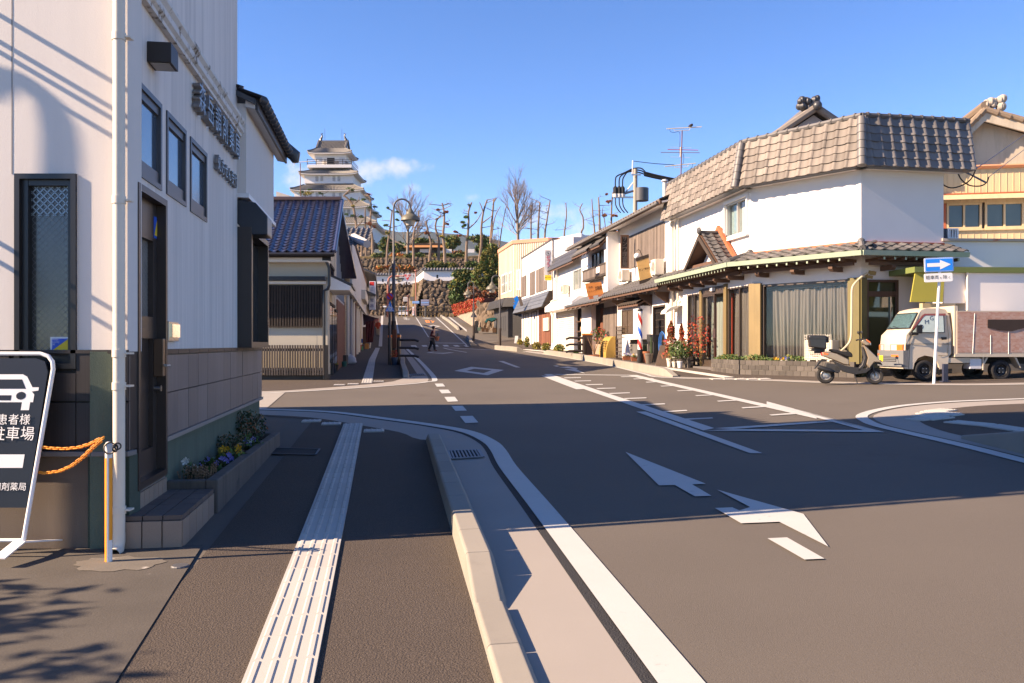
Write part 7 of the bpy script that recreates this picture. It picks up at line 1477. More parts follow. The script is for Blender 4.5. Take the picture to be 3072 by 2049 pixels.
for ci,mm in((0,m_red),(1,m_wht),(2,m_blue),(3,m_wht)):
 mb=MB();NS=40
 for rep in range(2):
  off=(ci+rep*0)/4*6.2832
  if rep:continue
  V=[]
  for i in range(NS+1):
   z=zs0+(zs1-zs0)*i/NS
   for k in range(4):a_=off+turns*6.2832*i/NS+6.2832/4*k/3;V.append((p.x+r0*.92*math.cos(-a_),p.y+r0*.92*math.sin(-a_),z))
  mb.add(V,[(i*4+k,i*4+k+1,(i+1)*4+k+1,(i+1)*4+k)for i in range(NS)for k in range(3)])
 mb.build('stripe',mm,t,smooth=True)
p=onR(977,1312,1.3);hgt=W(*zF(977,1095),p.y).z-p.z;w2=(1020-932)/3.1367/FPX*p.y/2
t=thing('street_cabinet','tall dark brown street cabinet with an orange band on top','cabinet',p);MB().box(p.x-w2,p.x+w2,p.y-.2,p.y+.25,p.z-.05,p.z+hgt-.1).build('body',M('dark_brown_cabinet',(.045,.028,.022),.5,.1),t,bevel=.01);MB().box(p.x-w2-.01,p.x+w2+.01,p.y-.21,p.y+.26,p.z+hgt-.098,p.z+hgt-.02).build('orange_band',M('band_orange',(.55,.20,.03),.5),t)
def rail_post(px,py,h,label,flip=1):
 p=G(*px)if not isinstance(px,Vector)else px;t=thing('guard_rail',label,'guard rail',p,'dark street guard rails');L_=.85
 for k in range(3):
  z=h*(.35+.31*k);mb=MB();mb.tube([p+Vector((0,0,z)),p+Vector((flip*L_*.8,0,z)),p+Vector((flip*L_,0,z-.06))],.05,8);mb.build('rail_loop',M('dark_brown_rail',(.03,.022,.018),.45,.15),t,smooth=True)
 mb=MB();mb.tube([p-Vector((0,0,.05)),p+Vector((0,0,h))],.06,10);mb.build('rail_post',MATS['dark_brown_rail'],t,smooth=True);return t
pq=onR(950,1305,1.5)
rail_post(pq,0,W(*zF(950,1135),pq.y).z-pq.z,'dark pipe guard rail beside the brown cabinet across the road',-1)
p=onR(1160,1290,.6);t=thing('yellow_hood','rounded yellow slatted cover in front of the restaurant boards','cover',p)
u0_,u1_=sorted((sF_(1245,1250,.15)[0],sF_(1088,1250,.6)[0]));zy0,zy1=p.z,sF_(1190,1125,.6)[1];m_ych=M('ochre_paint',(.36,.23,.05),.6,.08,2)
prof=[(.6,0),(.6,.25),(.56,.5),(.48,.75),(.36,.93),(.25,1.0)]
for i in range(2):
 a_,b_=u0_+(u1_-u0_)*i/2+.01,u0_+(u1_-u0_)*(i+1)/2-.01;MB().add([TR(u,zy0+(zy1-zy0)*h_,n_)for u in(a_,b_)for n_,h_ in prof+[(.15,1.0),(.15,0)]],[(j,(j+1)%8,8+(j+1)%8,8+j)for j in range(8)]+[tuple(range(8)),tuple(range(15,7,-1))]).build('cover_panel',m_ych,t)
 for j in range(7):h_=.3+.08*j;n_=.603-max(0,h_-.45)**2*.5;MB().box(a_+.12,b_-.12,zy0+(zy1-zy0)*h_,zy0+(zy1-zy0)*(h_+.03),n_-.02,n_+.015,TR).build('vent_slat',M('ochre_dark',(.30,.2,.06),.7),t)
p=onR(1290,1330,.6);t=thing('lattice_screen','dark wooden lattice screen between the yellow cover and the bay window','screen',p);a_,b_=sorted((sF_(1300,1200,.6)[0],sF_(1248,1200,.6)[0]));zl0_,zl1_=p.z,sF_(1275,1035,.6)[1]
for i in range(6):u=a_+(b_-a_)*i/5;MB().box(u-.02,u+.02,zl0_,zl1_,.58,.61,TR).build('lattice_post',m_lattice,t)
for i in range(9):z=zl0_+(zl1_-zl0_)*i/8;MB().box(a_,b_,z-.018,z+.018,.612,.63,TR).build('lattice_rail',m_lattice,t)
def pot(p,r,h,mat,label,name='flower_pot',cat='pot',square=False):
 mb=MB()
 if square:mb.hexa([p+Vector((a,b,0))*1 for a,b in((-r*.8,-r*.35),(r*.8,-r*.35),(r*.8,r*.35),(-r*.8,r*.35))],[p+Vector((a,b,h))for a,b in((-r,-r*.45),(r,-r*.45),(r,r*.45),(-r,r*.45))])
 else:mb.lathe([(r*.7,0),(r*.95,h*.82),(r*1.05,h*.82),(r*1.05,h),(r*.9,h),(r*.88,h*.9),(0,h*.88)],14,lambda a,b,c:p+Vector((a,b,c)))
 return mb.top(name,mat,label,cat,'pots and troughs along the shop fronts',smooth=not square)
for(x0,x1,y,lab,fl)in((1308,1385,1335,'left of two terracotta troughs of pansies by the barber pole',(m_wpet,m_viol)),(1388,1448,1345,'right of two terracotta troughs of pansies by the barber pole',(m_wpet,m_ypet))):
 p=onR((x0+x1)/2,y,.5);r=(x1-x0)/3.1367/FPX*p.y/2;h=40/3.1367/FPX*p.y;pot(p,r,h,m_terr,lab,'flower_trough','trough',True)
 t=bushy('pansies','white and coloured pansies in the '+lab.split(' of ')[0]+' trough by the barber pole','plant',p+Vector((0,0,h*.8)),r*.9,.12,[(m_leaf,1)],90,.035);flowers(t,p+Vector((0,0,h*.8)),r*.8,.16,12,fl[0],.03);flowers(t,p+Vector((0,0,h*.8)),r*.8,.16,6,fl[1],.03)
pC=onR(1530,1350,.5);pot(pC,.22,.45,m_terr,'round terracotta pot with cactus right of the barber pole')
def cactus(p,label,n,h):
 t=thing('cactus',label,'cactus',p);
 for k in range(n):q_=p+Vector((random.uniform(-.1,.1),random.uniform(-.05,.05),0));mb=MB();mb.tube([q_,q_+Vector((random.uniform(-.03,.03),0,h*random.uniform(.6,1))),],[.05,.035],8);mb.build('cactus_stem',m_leafd,t,smooth=True)
cactus(pC+Vector((0,0,.4)),'green cactus in the terracotta pot by the dark lattice door',3,.5);pD=onR(1558,1356,.6);pot(pD,.16,.4,M('wicker_pot',(.12,.10,.08),.8,.3,20),'small dark woven pot left of the dark lattice door');cactus(pD+Vector((0,0,.36)),'tall thin cactus in the small dark woven pot',1,.7)
p=onR(1555,1310,.4);t=thing('meter_box','dark mailbox and meter case on the wall by the lattice door','box',p);MB().box(*sorted((sF_(1592,1100,.3)[0],sF_(1538,1100,.3)[0])),sF_(1565,1175,.3)[1],sF_(1565,1108,.3)[1],.0,.3,TR).build('case',M('charcoal_case',(.03,.03,.032),.5),t);MB().box(*sorted((sF_(1592,1100,.3)[0],sF_(1562,1100,.3)[0])),p.z,sF_(1565,1176,.3)[1],.0,.25,TR).build('pillar',MATS['charcoal_case'],t)
def conifer(p,h,r,label,mats,n=1500):
 t=thing('conifer_shrub',label,'shrub',p);mb=MB();mb.tube([p,p+Vector((0,0,h*.9))],[.03,.01],6);mb.build('trunk',m_stem,t)
 for m_,f_ in mats:
  mb=MB()
  for _ in range(int(n*f_)):
   z=random.random()**.8;rr2=r*(1-z)**.7*(.75+.25*math.sin(z*17+random.random()));a_=random.uniform(0,6.28);leaves(mb,p+Vector((math.cos(a_)*rr2*random.uniform(.5,1),math.sin(a_)*rr2*random.uniform(.5,1),.08+h*z)),.01,1,.045)
  mb.build('crown',m_,t,fix=False)
p=onR(1765,1300,.75);hh_=sF_(1770,1005,.7)[1]-p.z
conifer(p+Vector((0,0,.25)),hh_-.25,.42,'rust red conifer shrub between the barber door and the corner shop',[(m_rust,.7),(m_redl,.2),(m_leafo,.1)]);conifer(p+Vector((.35,-.1,.25)),hh_-.35,.3,'narrower rust red conifer shrub just right of its twin',[(m_rust,.75),(m_redl,.25)],900)
for(x,y,w,h,lab)in((1755,1378,65,80,'cream square planter under the rust red conifers'),(1800,1340,50,55,'cream round planter between the conifers and the white pot'),(1850,1320,55,65,'white round planter with green bush beside the corner shop')):
 p=onR(x,y,.7);pot(p,w/3.1367/FPX*p.y/2,h/3.1367/FPX*p.y,m_pipe if x<1840 else m_wpaint,lab)
pg=onR(1850,1280,.7);bushy('green_bush','green leafy bush in the white round planter','bush',pg+Vector((0,0,.35)),.42,.55,[(m_leaf,.7),(MATS['fresh_leaf'],.3)],700,.05);bushy('moss_bush','yellow green mossy bush beside the rust red conifers','bush',onR(1812,1290,.75)+Vector((0,0,.3)),.35,.4,[(MATS['fresh_leaf'],.6),(m_leafy,.4)],500,.035)
pr_=F1.T(F1.px(*zM(370,1200),.3)[0],F1.px(*zM(370,1245),.3)[1],.3);t=bushy('nandina_shrub','red leaved shrub in the small brick planter left of the glass door','shrub',pr_,.5,1.35,[(m_redl,.75),(m_orl,.25)],380,.05);bushy('low_bush','low grey green bush at the left end of the small brick planter','bush',F1.T(F1.px(*zM(220,1225),.3)[0],pr_.z,.25),.35,.35,[(m_leaf,1)],300,.045)
p=G(*zM(395,1335));t=thing('umbrella_stand','pale blue umbrella base holding a thin black pole','stand',p);mb=MB();mb.lathe([(.34,0),(.35,.07),(.26,.13),(.1,.16),(.07,.18),(0,.18)],8,lambda a,b,c:p+Vector((a,b*.8,c)));mb.build('base',M('pale_blue_plastic',(.42,.50,.62),.5,.05),t,bevel=.015)
tp_=W(*zM(312,805),p.y);mb=MB();mb.tube([p+Vector((0,0,.16)),p+Vector((-.02,0,.5))],.045,10);mb.build('socket',m_wpaint,t,smooth=True);mb=MB();mb.tube([p+Vector((-.02,0,.45)),tp_],.017,8);mb.build('pole',m_blk,t);mb=MB();mb.tube([tp_.lerp(p,.03),tp_.lerp(p,-.03)],.03,8);mb.tube([tp_.lerp(p,.09),tp_.lerp(p,.12)],.03,8);mb.build('pole_fitting',m_wpaint,t,kind='stuff')
c0=F1.px(*zM(225,640))[0];zc0=F1.px(*zM(200,690))[1];zc1_=F1.px(*zM(200,580))[1]
mb=MB();rr3=.62;V=[F1.T(c0-.15,zc0+(zc1_-zc0)*math.sin(a_),.02+rr3*math.cos(a_))for a_ in(0,.4,.8,1.2,1.57)];V2=[F1.T(c0-.75,zc0+(zc1_-zc0)*math.sin(a_),.02+rr3*math.cos(a_))for a_ in(0,.4,.8,1.2,1.57)]
mb.add(V+V2,[(i,i+1,6+i,5+i)for i in range(4)]+[(0,1,2,3,4),(9,8,7,6,5)]);mb.top('wall_hood',M('cream_canvas',(.55,.52,.45),.7,.05),'small rounded cream hood on the wall left of the curtained entrance','hood',smooth=False)
p=onR(1695,1200,.3);p.z=sF_(1695,1200,.3)[1];mb=MB()
for k in range(3):mb.tube([p+FR.u*(.30+.05*k)*math.cos(a_*.5236)+Vector((0,0,1))*(.42+.03*k)*math.sin(a_*.5236)+FR.n*.03*k for a_ in range(13)],.011,6)
mb.top('garden_hose',M('blue_hose',(.03,.16,.50),.5,.1),'coiled blue garden hose hanging by the dark lattice door','hose',smooth=True)
p=onR(1690,1360,.8);MB().hexa([p+Vector((-.28,0,0)),p+Vector((.22,0,0)),p+Vector((.38,.25,.75)),p+Vector((-.05,.25,.75))],[q_+Vector((0,.03,0))for q_ in(p+Vector((-.28,0,0)),p+Vector((.22,0,0)),p+Vector((.38,.25,.75)),p+Vector((-.05,.25,.75)))]).top('door_mat',M('woven_mat',(.14,.10,.075),.9,.2,20,bump=.5,bs=60),'brown woven mat leaning by the barber door','mat')
for(x,y,w,h,lab,mats)in((345,1210,55,48,'yellowing bush by the dark doorway of the end shop',[(m_leafy,.6),(m_leafo,.4)]),(410,1205,55,100,'tall green and yellow plant left of the slate awning shop window',[(m_leafy,.5),(m_leaf,.5)]),(500,1225,90,70,'yellow green flower bed below the slate awning',[(m_leafy,.5),(m_leafo,.5)]),(590,1232,90,70,'second yellow green bush below the street map case',[(m_leafy,.6),(m_leaf,.4)]),(712,1245,110,75,'yellow flowering bush in front of the roller shutter',[(m_leafy,.55),(m_leaf,.45)]),(872,1250,40,40,'small green plant under the open shelf stall',[(m_leaf,1)])):
 p=onR(x,y,.8);r=w/3.1367/FPX*p.y/2;bushy('street_bush',lab,'bush',p,r,h/3.1367/FPX*p.y,mats,420,.07)
p=onR(310,1198,.8);q4=[W(*zF(*c),p.y)for c in((290,1198),(322,1198),(328,1122),(298,1122))];MB().hexa(q4,[c+Vector((0,.25,0))for c in q4]).top('white_easel_board',m_wht,'white blank easel board before the dark doorway','board')
bushy('red_pot_plant','green and red potted plant beside the restaurant boards','plant',onR(1085,1200,.5)+Vector((0,0,.7)),.4,.7,[(m_leaf,.8),(m_redl,.2)],250,.06)
p=onR(985,1312,1.4);pot(p+Vector((.25,-.3,0)),.28,.16,m_terr,'low terracotta bowl at the foot of the brown cabinet');t=thing('bare_shrub','bare twiggy shrub in the low terracotta bowl by the cabinet','shrub',p+Vector((.25,-.3,.1)));mb=MB()
for k in range(14):a_=random.uniform(0,6.28);s0_=p+Vector((.25,-.3,.12));m1=s0_+Vector((math.cos(a_)*.12,math.sin(a_)*.12,.4));mb.tube([s0_,m1,m1+Vector((math.cos(a_+.5)*.2,math.sin(a_)*.1,.45))],[.012,.008,.004],4)
mb.build('stem',m_dry,t)
# left side beyond the side street: tiled house, shop row
FH=Facade((-13,25.5),(-5.51,25.5));hz=lambda x,y:FH.px(*zE(x,y));hx=lambda x,y,n=0:FH.px(*zX(x,y),n)
th=thing('tiled_house','cream house with a glossy blue-black tiled roof and dark lattice','house',(-9,28,.5))
uL,uR=2.0,FH.L;zb0=gz(-6,25)-.05
m_crw=M('cream_plaster_wall',(.50,.45,.35),.85,.05,1.5,bump=.1,bs=90);m_btl=M('blue_glazed_tile',(.045,.048,.085),.22,.15,3,spec=.7,rnd=.15)
MB().box(0,uR,zb0,hx(700,1150)[1],-.3,0,FH.T).build('wall',m_crw,th);MB().box(uL-2,uR+.05,zb0,zb0+.22,-.2,.14,FH.T).build('plinth',m_oldconc,th)
zg=hx(700,1140,.6)[1];o=FH.T(0,zg,.6);Xr=W(*zX(1100,1140),24.9).x;a=Vector((1,0,0));bs=Vector((-.149,1,.5));w=.262;l=.252
up=Vector((0,1,.5)).normalized();c3=a.cross(up);me=tile_mesh(w,l*1.1,m_btl,'roof_tile',wave=.055);og=ORG[th.name]
for j in range(20):
 for i in range(12):
  p=Vector((Xr-(i+1)*w,24.9,zg+.06))+bs*(j*l/1.118)+c3*random.uniform(0,.005)-og
  link('roof_tile',me,th,Matrix(((1,0,0,p.x),(0,up.y,c3.y,p.y),(0,up.z,c3.z,p.z),(0,0,0,1))))
e0,e1=Vector((-13,24.9,zg+.03)),Vector((Xr,24.9,zg+.03));r0,r1=e0+bs*4.51,e1+bs*4.51
MB().hexa([e0,e1,r1,r0],[p-Vector((0,0,.1))for p in(e0,e1,r1,r0)]).build('roof_board',m_woodd,th)
back=Vector((-.3,4.5,-2.2));MB().hexa([r0,r1,r1+back,r0+back],[p-Vector((0,0,.1))for p in(r0,r1,r1+back,r0+back)]).build('rear_roof',m_btl,th)
mb=MB();mb.tube([r0+Vector((0,0,.06)),r1+Vector((0,0,.06))],.13,8);mb.build('ridge',M('brown_black_ridge',(.045,.03,.028),.4,.1),th)
mb=MB();mb.tube([e1+Vector((.03,-.02,.05)),r1+Vector((.03,0,.05))],.06,8);mb.build('verge_tile',m_btl,th,smooth=True)
mb=MB();mb.tube([e0+Vector((0,-.06,-.03)),e1+Vector((.05,-.06,-.03))],.06,8);mb.build('gutter',m_blackfr,th,smooth=True)
MB().box(uL,uR+.08,hx(700,1208,.35)[1],hx(700,1168,.35)[1],0,.35,FH.T).build('fascia',m_wpaint,th)
MB().box(uL,uR-.02,hx(700,1385,.15)[1],hx(700,1348,.15)[1],0,.28,FH.T).build('shade_rail',m_blackfr,th);MB().box(uL,uR-.05,hx(700,1418)[1],hx(700,1392)[1],0,.10,FH.T).build('lintel',m_wpaint,th)
dpp=lambda x,y:FH.T(*hx(x,y,.2),.2);mb=MB();mb.tube([dpp(1030,1140),dpp(1035,1210),dpp(1058,1270),dpp(1058,1430),dpp(1045,1465),dpp(1012,1480),dpp(1010,1560),FH.T(hx(1012,1500,.2)[0],zb0+.1,.2)],.045,8);mb.build('downpipe',m_blackfr,th,smooth=True)
MB().box(*hx(1000,1130,.25)[:1],hx(1000,1130,.25)[0]+.26,hx(1000,1200,.25)[1],hx(1000,1135,.25)[1],.12,.36,FH.T).build('rainwater_head',m_blackfr,th)
lz0,lz1=hz(400,635)[1],hz(400,235)[1];lu0,lu1=hz(145,400)[0]-1.2,hz(688,400)[0]
MB().box(lu0,lu1,lz0+.05,lz1,.0,.03,FH.T).build('lattice_backing',m_blk,th)
n_=36
for i in range(n_):u=lu0+(lu1-lu0)*(i+.5)/n_;MB().box(u-.025,u+.025,lz0,lz1-.03,.05,.085,FH.T).build('lattice_slat',m_woodd,th)
for z in(lz0+.25,(lz0+lz1)/2+.1,lz1-.15):MB().box(lu0,lu1,z-.03,z+.03,.032,.049,FH.T).build('lattice_rail',m_woodd,th)
fz0,fz1=zb0+.2,hz(400,800)[1];fn=thing('slat_fence','low dark slatted fence along the foot of the cream house','fence',FH.T((lu0+lu1)/2,zb0,.25));lu1+=.1
for i in range(40):u=lu0+(lu1-lu0)*(i+.5)/40;MB().box(u-.024,u+.024,fz0,fz1,.24,.27,FH.T).build('fence_slat',M('grey_fence_wood',(.085,.07,.06),.85,.25,4,streak=.4,rnd=.25),fn)
for z in(fz1-.14,fz0+.1):MB().box(lu0,lu1,z-.04,z+.04,.20,.238,FH.T).build('fence_rail',m_blk,fn)
MB().box(lu1,lu1+.09,zb0,fz1+.0,.16,.28,FH.T).build('fence_post',m_blk,fn)
FL=Facade((-5.55,25.6),(-5.55-.148*60,85.6));l_=lambda x,y,n=0.:FL.px(*zR(x,y),n);LT=FL.T
def lb(name,label,x0,x1,ztop,mat,cat='shop',dep=6,n=0.):
 u0,u1=l_(x0,600)[0]if x0 is not None else 0.,l_(x1,600)[0];u0=max(u0,4.9);t=thing(name,label,cat,LT((u0+u1)/2,FL.gz(u0),-3));MB().box(u0,u1,-.1,ztop,-dep,n,LT).build('wall',mat,t);return t,u0,u1
m_bs=M('blue_grey_siding',(.30,.32,.36),.6,.06,2,streak=.15);m_wsd=M('grey_white_panel',(.52,.51,.49),.6,.06,2,streak=.2,stv=(3,3,.3))
MB().prism([(-.06,-.1),(4.85,-.1),(4.85,5.6),(4.4,5.9),(-.06,zg)],-.3,-.02,LT).build('side_wall',m_crw,th)
t,u0,u1=lb('tall_brown_gable_house','brown gabled house rising behind the glossy blue tiled roof',None,60,5.2,m_crw,'house')
rA,rB=W(*zX(560,545),33),W(*zX(860,640),31);MB().hexa([rA,rB,rB+Vector((-.9,6,0)),rA+Vector((-.9,6,0))],[p-Vector((0,0,.25))for p in(rA,rB,rB+Vector((-.9,6,0)),rA+Vector((-.9,6,0)))]).build('roof',m_kawara,t);MB().prism([(rA.x,3),(rB.x-.5,3),(rB.x-.5,rB.z-.25),(rA.x,rA.z-.25)],0,5,lambda a_,b_,c_:Vector((a_,32.4+c_,b_))).build('gable_wall',M('brown_gable_board',(.09,.055,.045),.8,.15,3),t)
for u_,v_,z_,q_ in((.5,1.5,.9,2.7),(1.9,3.0,.5,2.7),(3.3,4.4,.5,2.6),(.8,2.6,3.1,3.9)):MB().box(u_,v_,z_,q_,-.01,.05,LT).build('window',m_dglass,th);MB().box(u_-.06,v_+.06,q_,q_+.08,-.01,.08,LT).build('lintel',m_woodd,th)
mb=MB();cA=[l_(0,215,.0),l_(170,330,.7)];uu0,uu1=.2,3.0;zc=l_(100,300,.4)[1];mb.hexa([LT(uu0,zc-.1,0),LT(uu1,zc-.1,0),LT(uu1,zc-.1,.65),LT(uu0,zc-.1,.65)],[LT(uu0,zc+.35,0),LT(uu1,zc+.35,0),LT(uu1,zc+.02,.7),LT(uu0,zc+.02,.7)]);mb.build('porch_canopy',m_wpaint,t);MB().hexa([LT(uu0,zc+.36,0),LT(uu1+.1,zc+.36,0),LT(uu1+.1,zc+.03,.75),LT(uu0,zc+.03,.75)],[LT(uu0,zc+.42,0),LT(uu1+.1,zc+.42,0),LT(uu1+.1,zc+.09,.75),LT(uu0,zc+.09,.75)]).build('canopy_roof',m_kawarad,t)
t,u0,u1=lb('grey_siding_shop','narrow shop with blue grey siding above brown doors',60,185,5.6,m_bs);zs=l_(130,570)[1]
MB().box(u0,u1,FL.gz(u0),zs,.0,.04,LT).build('shop_front',m_brbd,t);
for i in range(10):u=u0+(u1-u0)*(i+.5)/10;MB().box(u-.02,u+.02,zs+.1,5.5,0,.03,LT).build('siding_rib',m_bs,t)
fr=slope_frame(W(*zX(1130,1058),34),Vector((1,0,0)),Vector((-.15,2,1.3)));mb=MB();roof_sheet(mb,fr,1.25,1.6,6,6,wave=.06);mb.build('roof',m_kawara,t);mb=MB();mb.tube([W(*zX(1290,975),34.6),W(*zX(1415,1040),33.4)],.16,8);mb.build('verge_tile',M('pale_verge',(.45,.44,.43),.6),t)
t,u0,u1=lb('signboard_shop','shop with tall rust-streaked white signboards and grey pipes',185,425,5.2,m_crw);zs0_,zs1_=l_(330,500,.35)[1],5.95
nP=6;mrs=M('rust_streaked_board',(.55,.52,.47),.7,.08,1.5,streak=.3,stv=(4,4,.3),dirt=(.30,.16,.08),dirt_at=.60,dirt_s=1.2)
for i in range(nP):MB().box(u0+(u1-u0)*i/nP+.01,u0+(u1-u0)*(i+1)/nP-.01,zs0_,zs1_-.02*i,.25,.35,LT).build('signboard_panel',mrs if i>2 else m_wsd,t)
MB().box(u0,u1,zs1_,zs1_+.08,.2,.42,LT).build('board_coping',M('brown_trim',(.14,.08,.06),.7,.1),t)
ga,gb_=FL.gz(u0),zs0_
for i in range(24):z=ga+.1+(gb_-ga-.4)*i/24;MB().box(u0+.4,u0+3.2,z,z+(gb_-ga-.4)/24-.02,.01,.045,LT).build('shutter_slat',M('tan_shutter',(.36,.28,.19),.6,.1),t)
for(k,m_)in((4.2,m_brbd),(9.,m_brbd),(13,m_brn),(17,m_brbd)):MB().box(u0+k,u0+k+1.6,ga,gb_-.3,.01,.06,LT).build('shop_door',m_,t)
for(k,m_)in((.1,m_pipe),(3.5,M('grey_pipe',(.30,.31,.34),.5,.06)),(6.5,m_pipe),(8.5,M('brown_pipe',(.16,.08,.06),.5)),(12,m_pipe),(15.5,m_pipe)):
 mb=MB();mb.tube([LT(u0+k,ga+k*.02,.16),LT(u0+k,gb_-.1,.16),LT(u0+k+.1,gb_+.2,.3)],.075,8);mb.top('downpipe',m_,'pipe %s on the signboard shop front, counted from the near end'%('one two three four five six'.split()[[.1,3.5,6.5,8.5,12,15.5].index(k)]),'drainpipe','pipes on the left shop fronts')
t,u0,u1=lb('far_left_shop','far shop on the left with dark eaves and stacked air conditioner',425,500,7.0,m_wsd);zA_=l_(470,250)[1]
u2=u1+12;MB().box(u1+.01,u2,-.1,6.5,-6,0,LT).build('rear_wall',m_crw,t)
for z in(5.4,6.9):MB().hexa([LT(u0-2,z,0),LT(u2,z,0),LT(u2,z-.45,1.0),LT(u0-2,z-.45,1.0)],[LT(u0-2,z+.1,0),LT(u2,z+.1,0),LT(u2,z-.35,1.05),LT(u0-2,z-.35,1.05)]).build('eave',m_kawarad,t)
aircon(FL,*sorted((l_(432,450,.4)[0],l_(470,450,.4)[0])),l_(450,520,.5)[1],l_(450,385,.5)[1],.1,.6,'white air conditioner high on the far left shop wall')
sA,sB=W(*zR(528,285),62),W(*zR(608,668),62);wS=sB.x-sA.x;hS=sA.z-sB.z;cS=(sA+sB)/2;Tg2=lambda a,b,c:cS+Vector((a,0,b))+Vector((0,-1,0))*c
t=thing('vertical_shop_sign','tall white vertical sign with blue characters and a red block on top','sign',cS-Vector((0,0,hS/2)));MB().box(-wS/2,wS/2,-hS/2,hS/2,-.25,0,Tg2).build('sign_box',M('sign_white',(.66,.68,.72),.5,.03),t)
MB().box(-wS*.42,wS*.30,hS*.35,hS*.48,.002,.01,Tg2).build('red_block',m_red,t)
for i,g in enumerate('三原電器'):text(g,Tg2,-wS*.06,hS*(.215-.195*i),.012,wS*.62,M('navy_letter',(.02,.05,.24),.5),'lettering',t,depth=.005)
mb=MB();mb.tube([cS+Vector((-wS/2,.1,hS*.3)),cS+Vector((-1.6,.6,hS*.3))],.03,6);mb.build('sign_arm',m_steel,t)
p=G(*zR(560,1185));Yq=p.y;st2=thing('curtain_stall','market stall shaded by a dark maroon awning and hanging cloth','stall',p);wq=lambda x,y,d=0:W(*zR(x,y),Yq+d);m_mar=M('maroon_cloth',(.085,.018,.02),.9,.15,4,streak=.2,stv=(6,6,.5));m_pinkc=M('pale_red_cloth',(.42,.16,.13),.85,.1)
mb=MB();Vv=[]
for j in range(6):
 for i in range(13):s=i/12;a_=wq(478+(605-478)*s,830-20*s).lerp(wq(478+(578-478)*s,1110-5*s),j/5);Vv.append(a_+Vector((0,.06*math.sin(i*1.7+j*.3),0)))
mb.add(Vv,[(j*13+i,j*13+i+1,(j+1)*13+i+1,(j+1)*13+i)for j in range(5)for i in range(12)]);mb.build('hanging_cloth',m_mar,st2,smooth=True)
q4=[wq(440,720,3),wq(560,760,3),wq(650,785),wq(450,870)];MB().hexa(q4,[c-Vector((0,0,.05))for c in q4]).build('awning',M('dark_maroon_awning',(.05,.016,.018),.9,.1),st2);q4=[wq(600,800),wq(652,782),wq(640,818),wq(603,838)];MB().hexa(q4,[c+Vector((0,.3,0))for c in q4]).build('awning_corner',m_pinkc,st2)
mb=MB();mb.tube([wq(470,868),wq(600,815)],.02,6);mb.build('awning_bar',m_brbd,st2);mb=MB();mb.tube([wq(535,1190),wq(545,1110)],.05,6);mb.build('stall_leg',m_pipe,st2);MB().box(wq(440,1100).x,wq(480,1100).x,Yq,Yq+.8,wq(440,1130).z,wq(440,900).z).build('shelf',m_woodb,st2)
def at(x,y):return G(*zR(x,y))
def sz(px,y_):return px/4.48/FPX*y_
p=at(495,1198);s=sz(25,p.y);MB().hexa([p+Vector((a,b,0))for a,b in((-s,-s),(s,-s),(s,s),(-s,s))],[p+Vector((a,b,s*3))for a,b in((-s,-s),(s,-s),(s,s),(-s,s))]).top('wooden_crate',M('orange_crate',(.36,.17,.05),.7,.15,5),'orange brown crate standing under the maroon stall cloth','crate')
p=at(445,1160)+Vector((0,0,.25));s=sz(36,p.y);mb=MB();mb.lathe([(s*.75,0),(s,s*1.5),(s*1.05,s*1.5),(s*.92,s*1.4),(s*.7,.03),(0,.03)],14,lambda a,b,c:p+Vector((a,b,c)));mb.top('bucket',M('blue_plastic',(.02,.14,.62),.4,.05),'bright blue bucket beside the stall','bucket','pots and buckets on the left pavement',smooth=True)
for(x,y,w,h,m_,lab)in((405,1205,40,65,m_terr,'tall terracotta pot below the blue bucket'),(397,1240,28,42,m_terr,'small terracotta pot in front of the tall one'),(433,1213,24,50,M('green_plastic',(.03,.30,.12),.4),'small bright green watering bottle by the terracotta pots'),(190,1435,76,72,M('teal_plastic',(.015,.10,.09),.45),'dark teal bucket in front of the white sack'),(865,1412,90,105,M('slate_blue_pot',(.03,.055,.10),.45),'large blue flower pot beside the guard post'),(60,1500,110,90,m_blk,'black tub with red and green flowers by the cream house corner')):
 p=at(x,y);s=sz(w/2,p.y);hh=sz(h,p.y);mb=MB();mb.lathe([(s*.75,0),(s,hh*.9),(s*1.06,hh*.9),(s*1.06,hh),(s*.9,hh),(s*.85,hh*.85),(0,hh*.85)],14,lambda a,b,c:p+Vector((a,b,c)));mb.top('flower_pot',m_,lab,'pot','pots and buckets on the left pavement',smooth=True)
 if w>80:bushy('potted_plant','rust red bare shrub in the large blue pot' if w<100 else 'red and yellow green flowers in the black tub','plant',p+Vector((0,0,hh*.85)),s*(1.0 if w<100 else .9),hh*(1.1 if w<100 else .7),[(m_rust,.6),(m_redl,.4)]if w<100 else[(m_leafy,.5),(m_redl,.3),(m_leaf,.2)],160,.05)
p=at(280,1395);s=sz(70,p.y);mb=MB();mb.ball(p+Vector((0,0,s*.75)),s,s*.8,s*.85,12,8,.12);mb.ball(p+Vector((s*.5,0,s*.45)),s*.6,s*.6,s*.5,10,7,.12);mb.ball(p+Vector((-s*.1,0,s*1.6)),s*.25,s*.25,s*.3,8,5,.2);mb.top('white_sack',M('white_plastic_sack',(.52,.51,.53),.5,.12,6,bump=.8,bs=22),'bulging white plastic sack left on the pavement','sack',smooth=True)
p=at(150,1420);MB().box(p.x-.25,p.x+.2,p.y,p.y+.4,p.z,p.z+.42).top('planter_box',m_oldconc,'dark concrete planter box behind the teal bucket','planter')
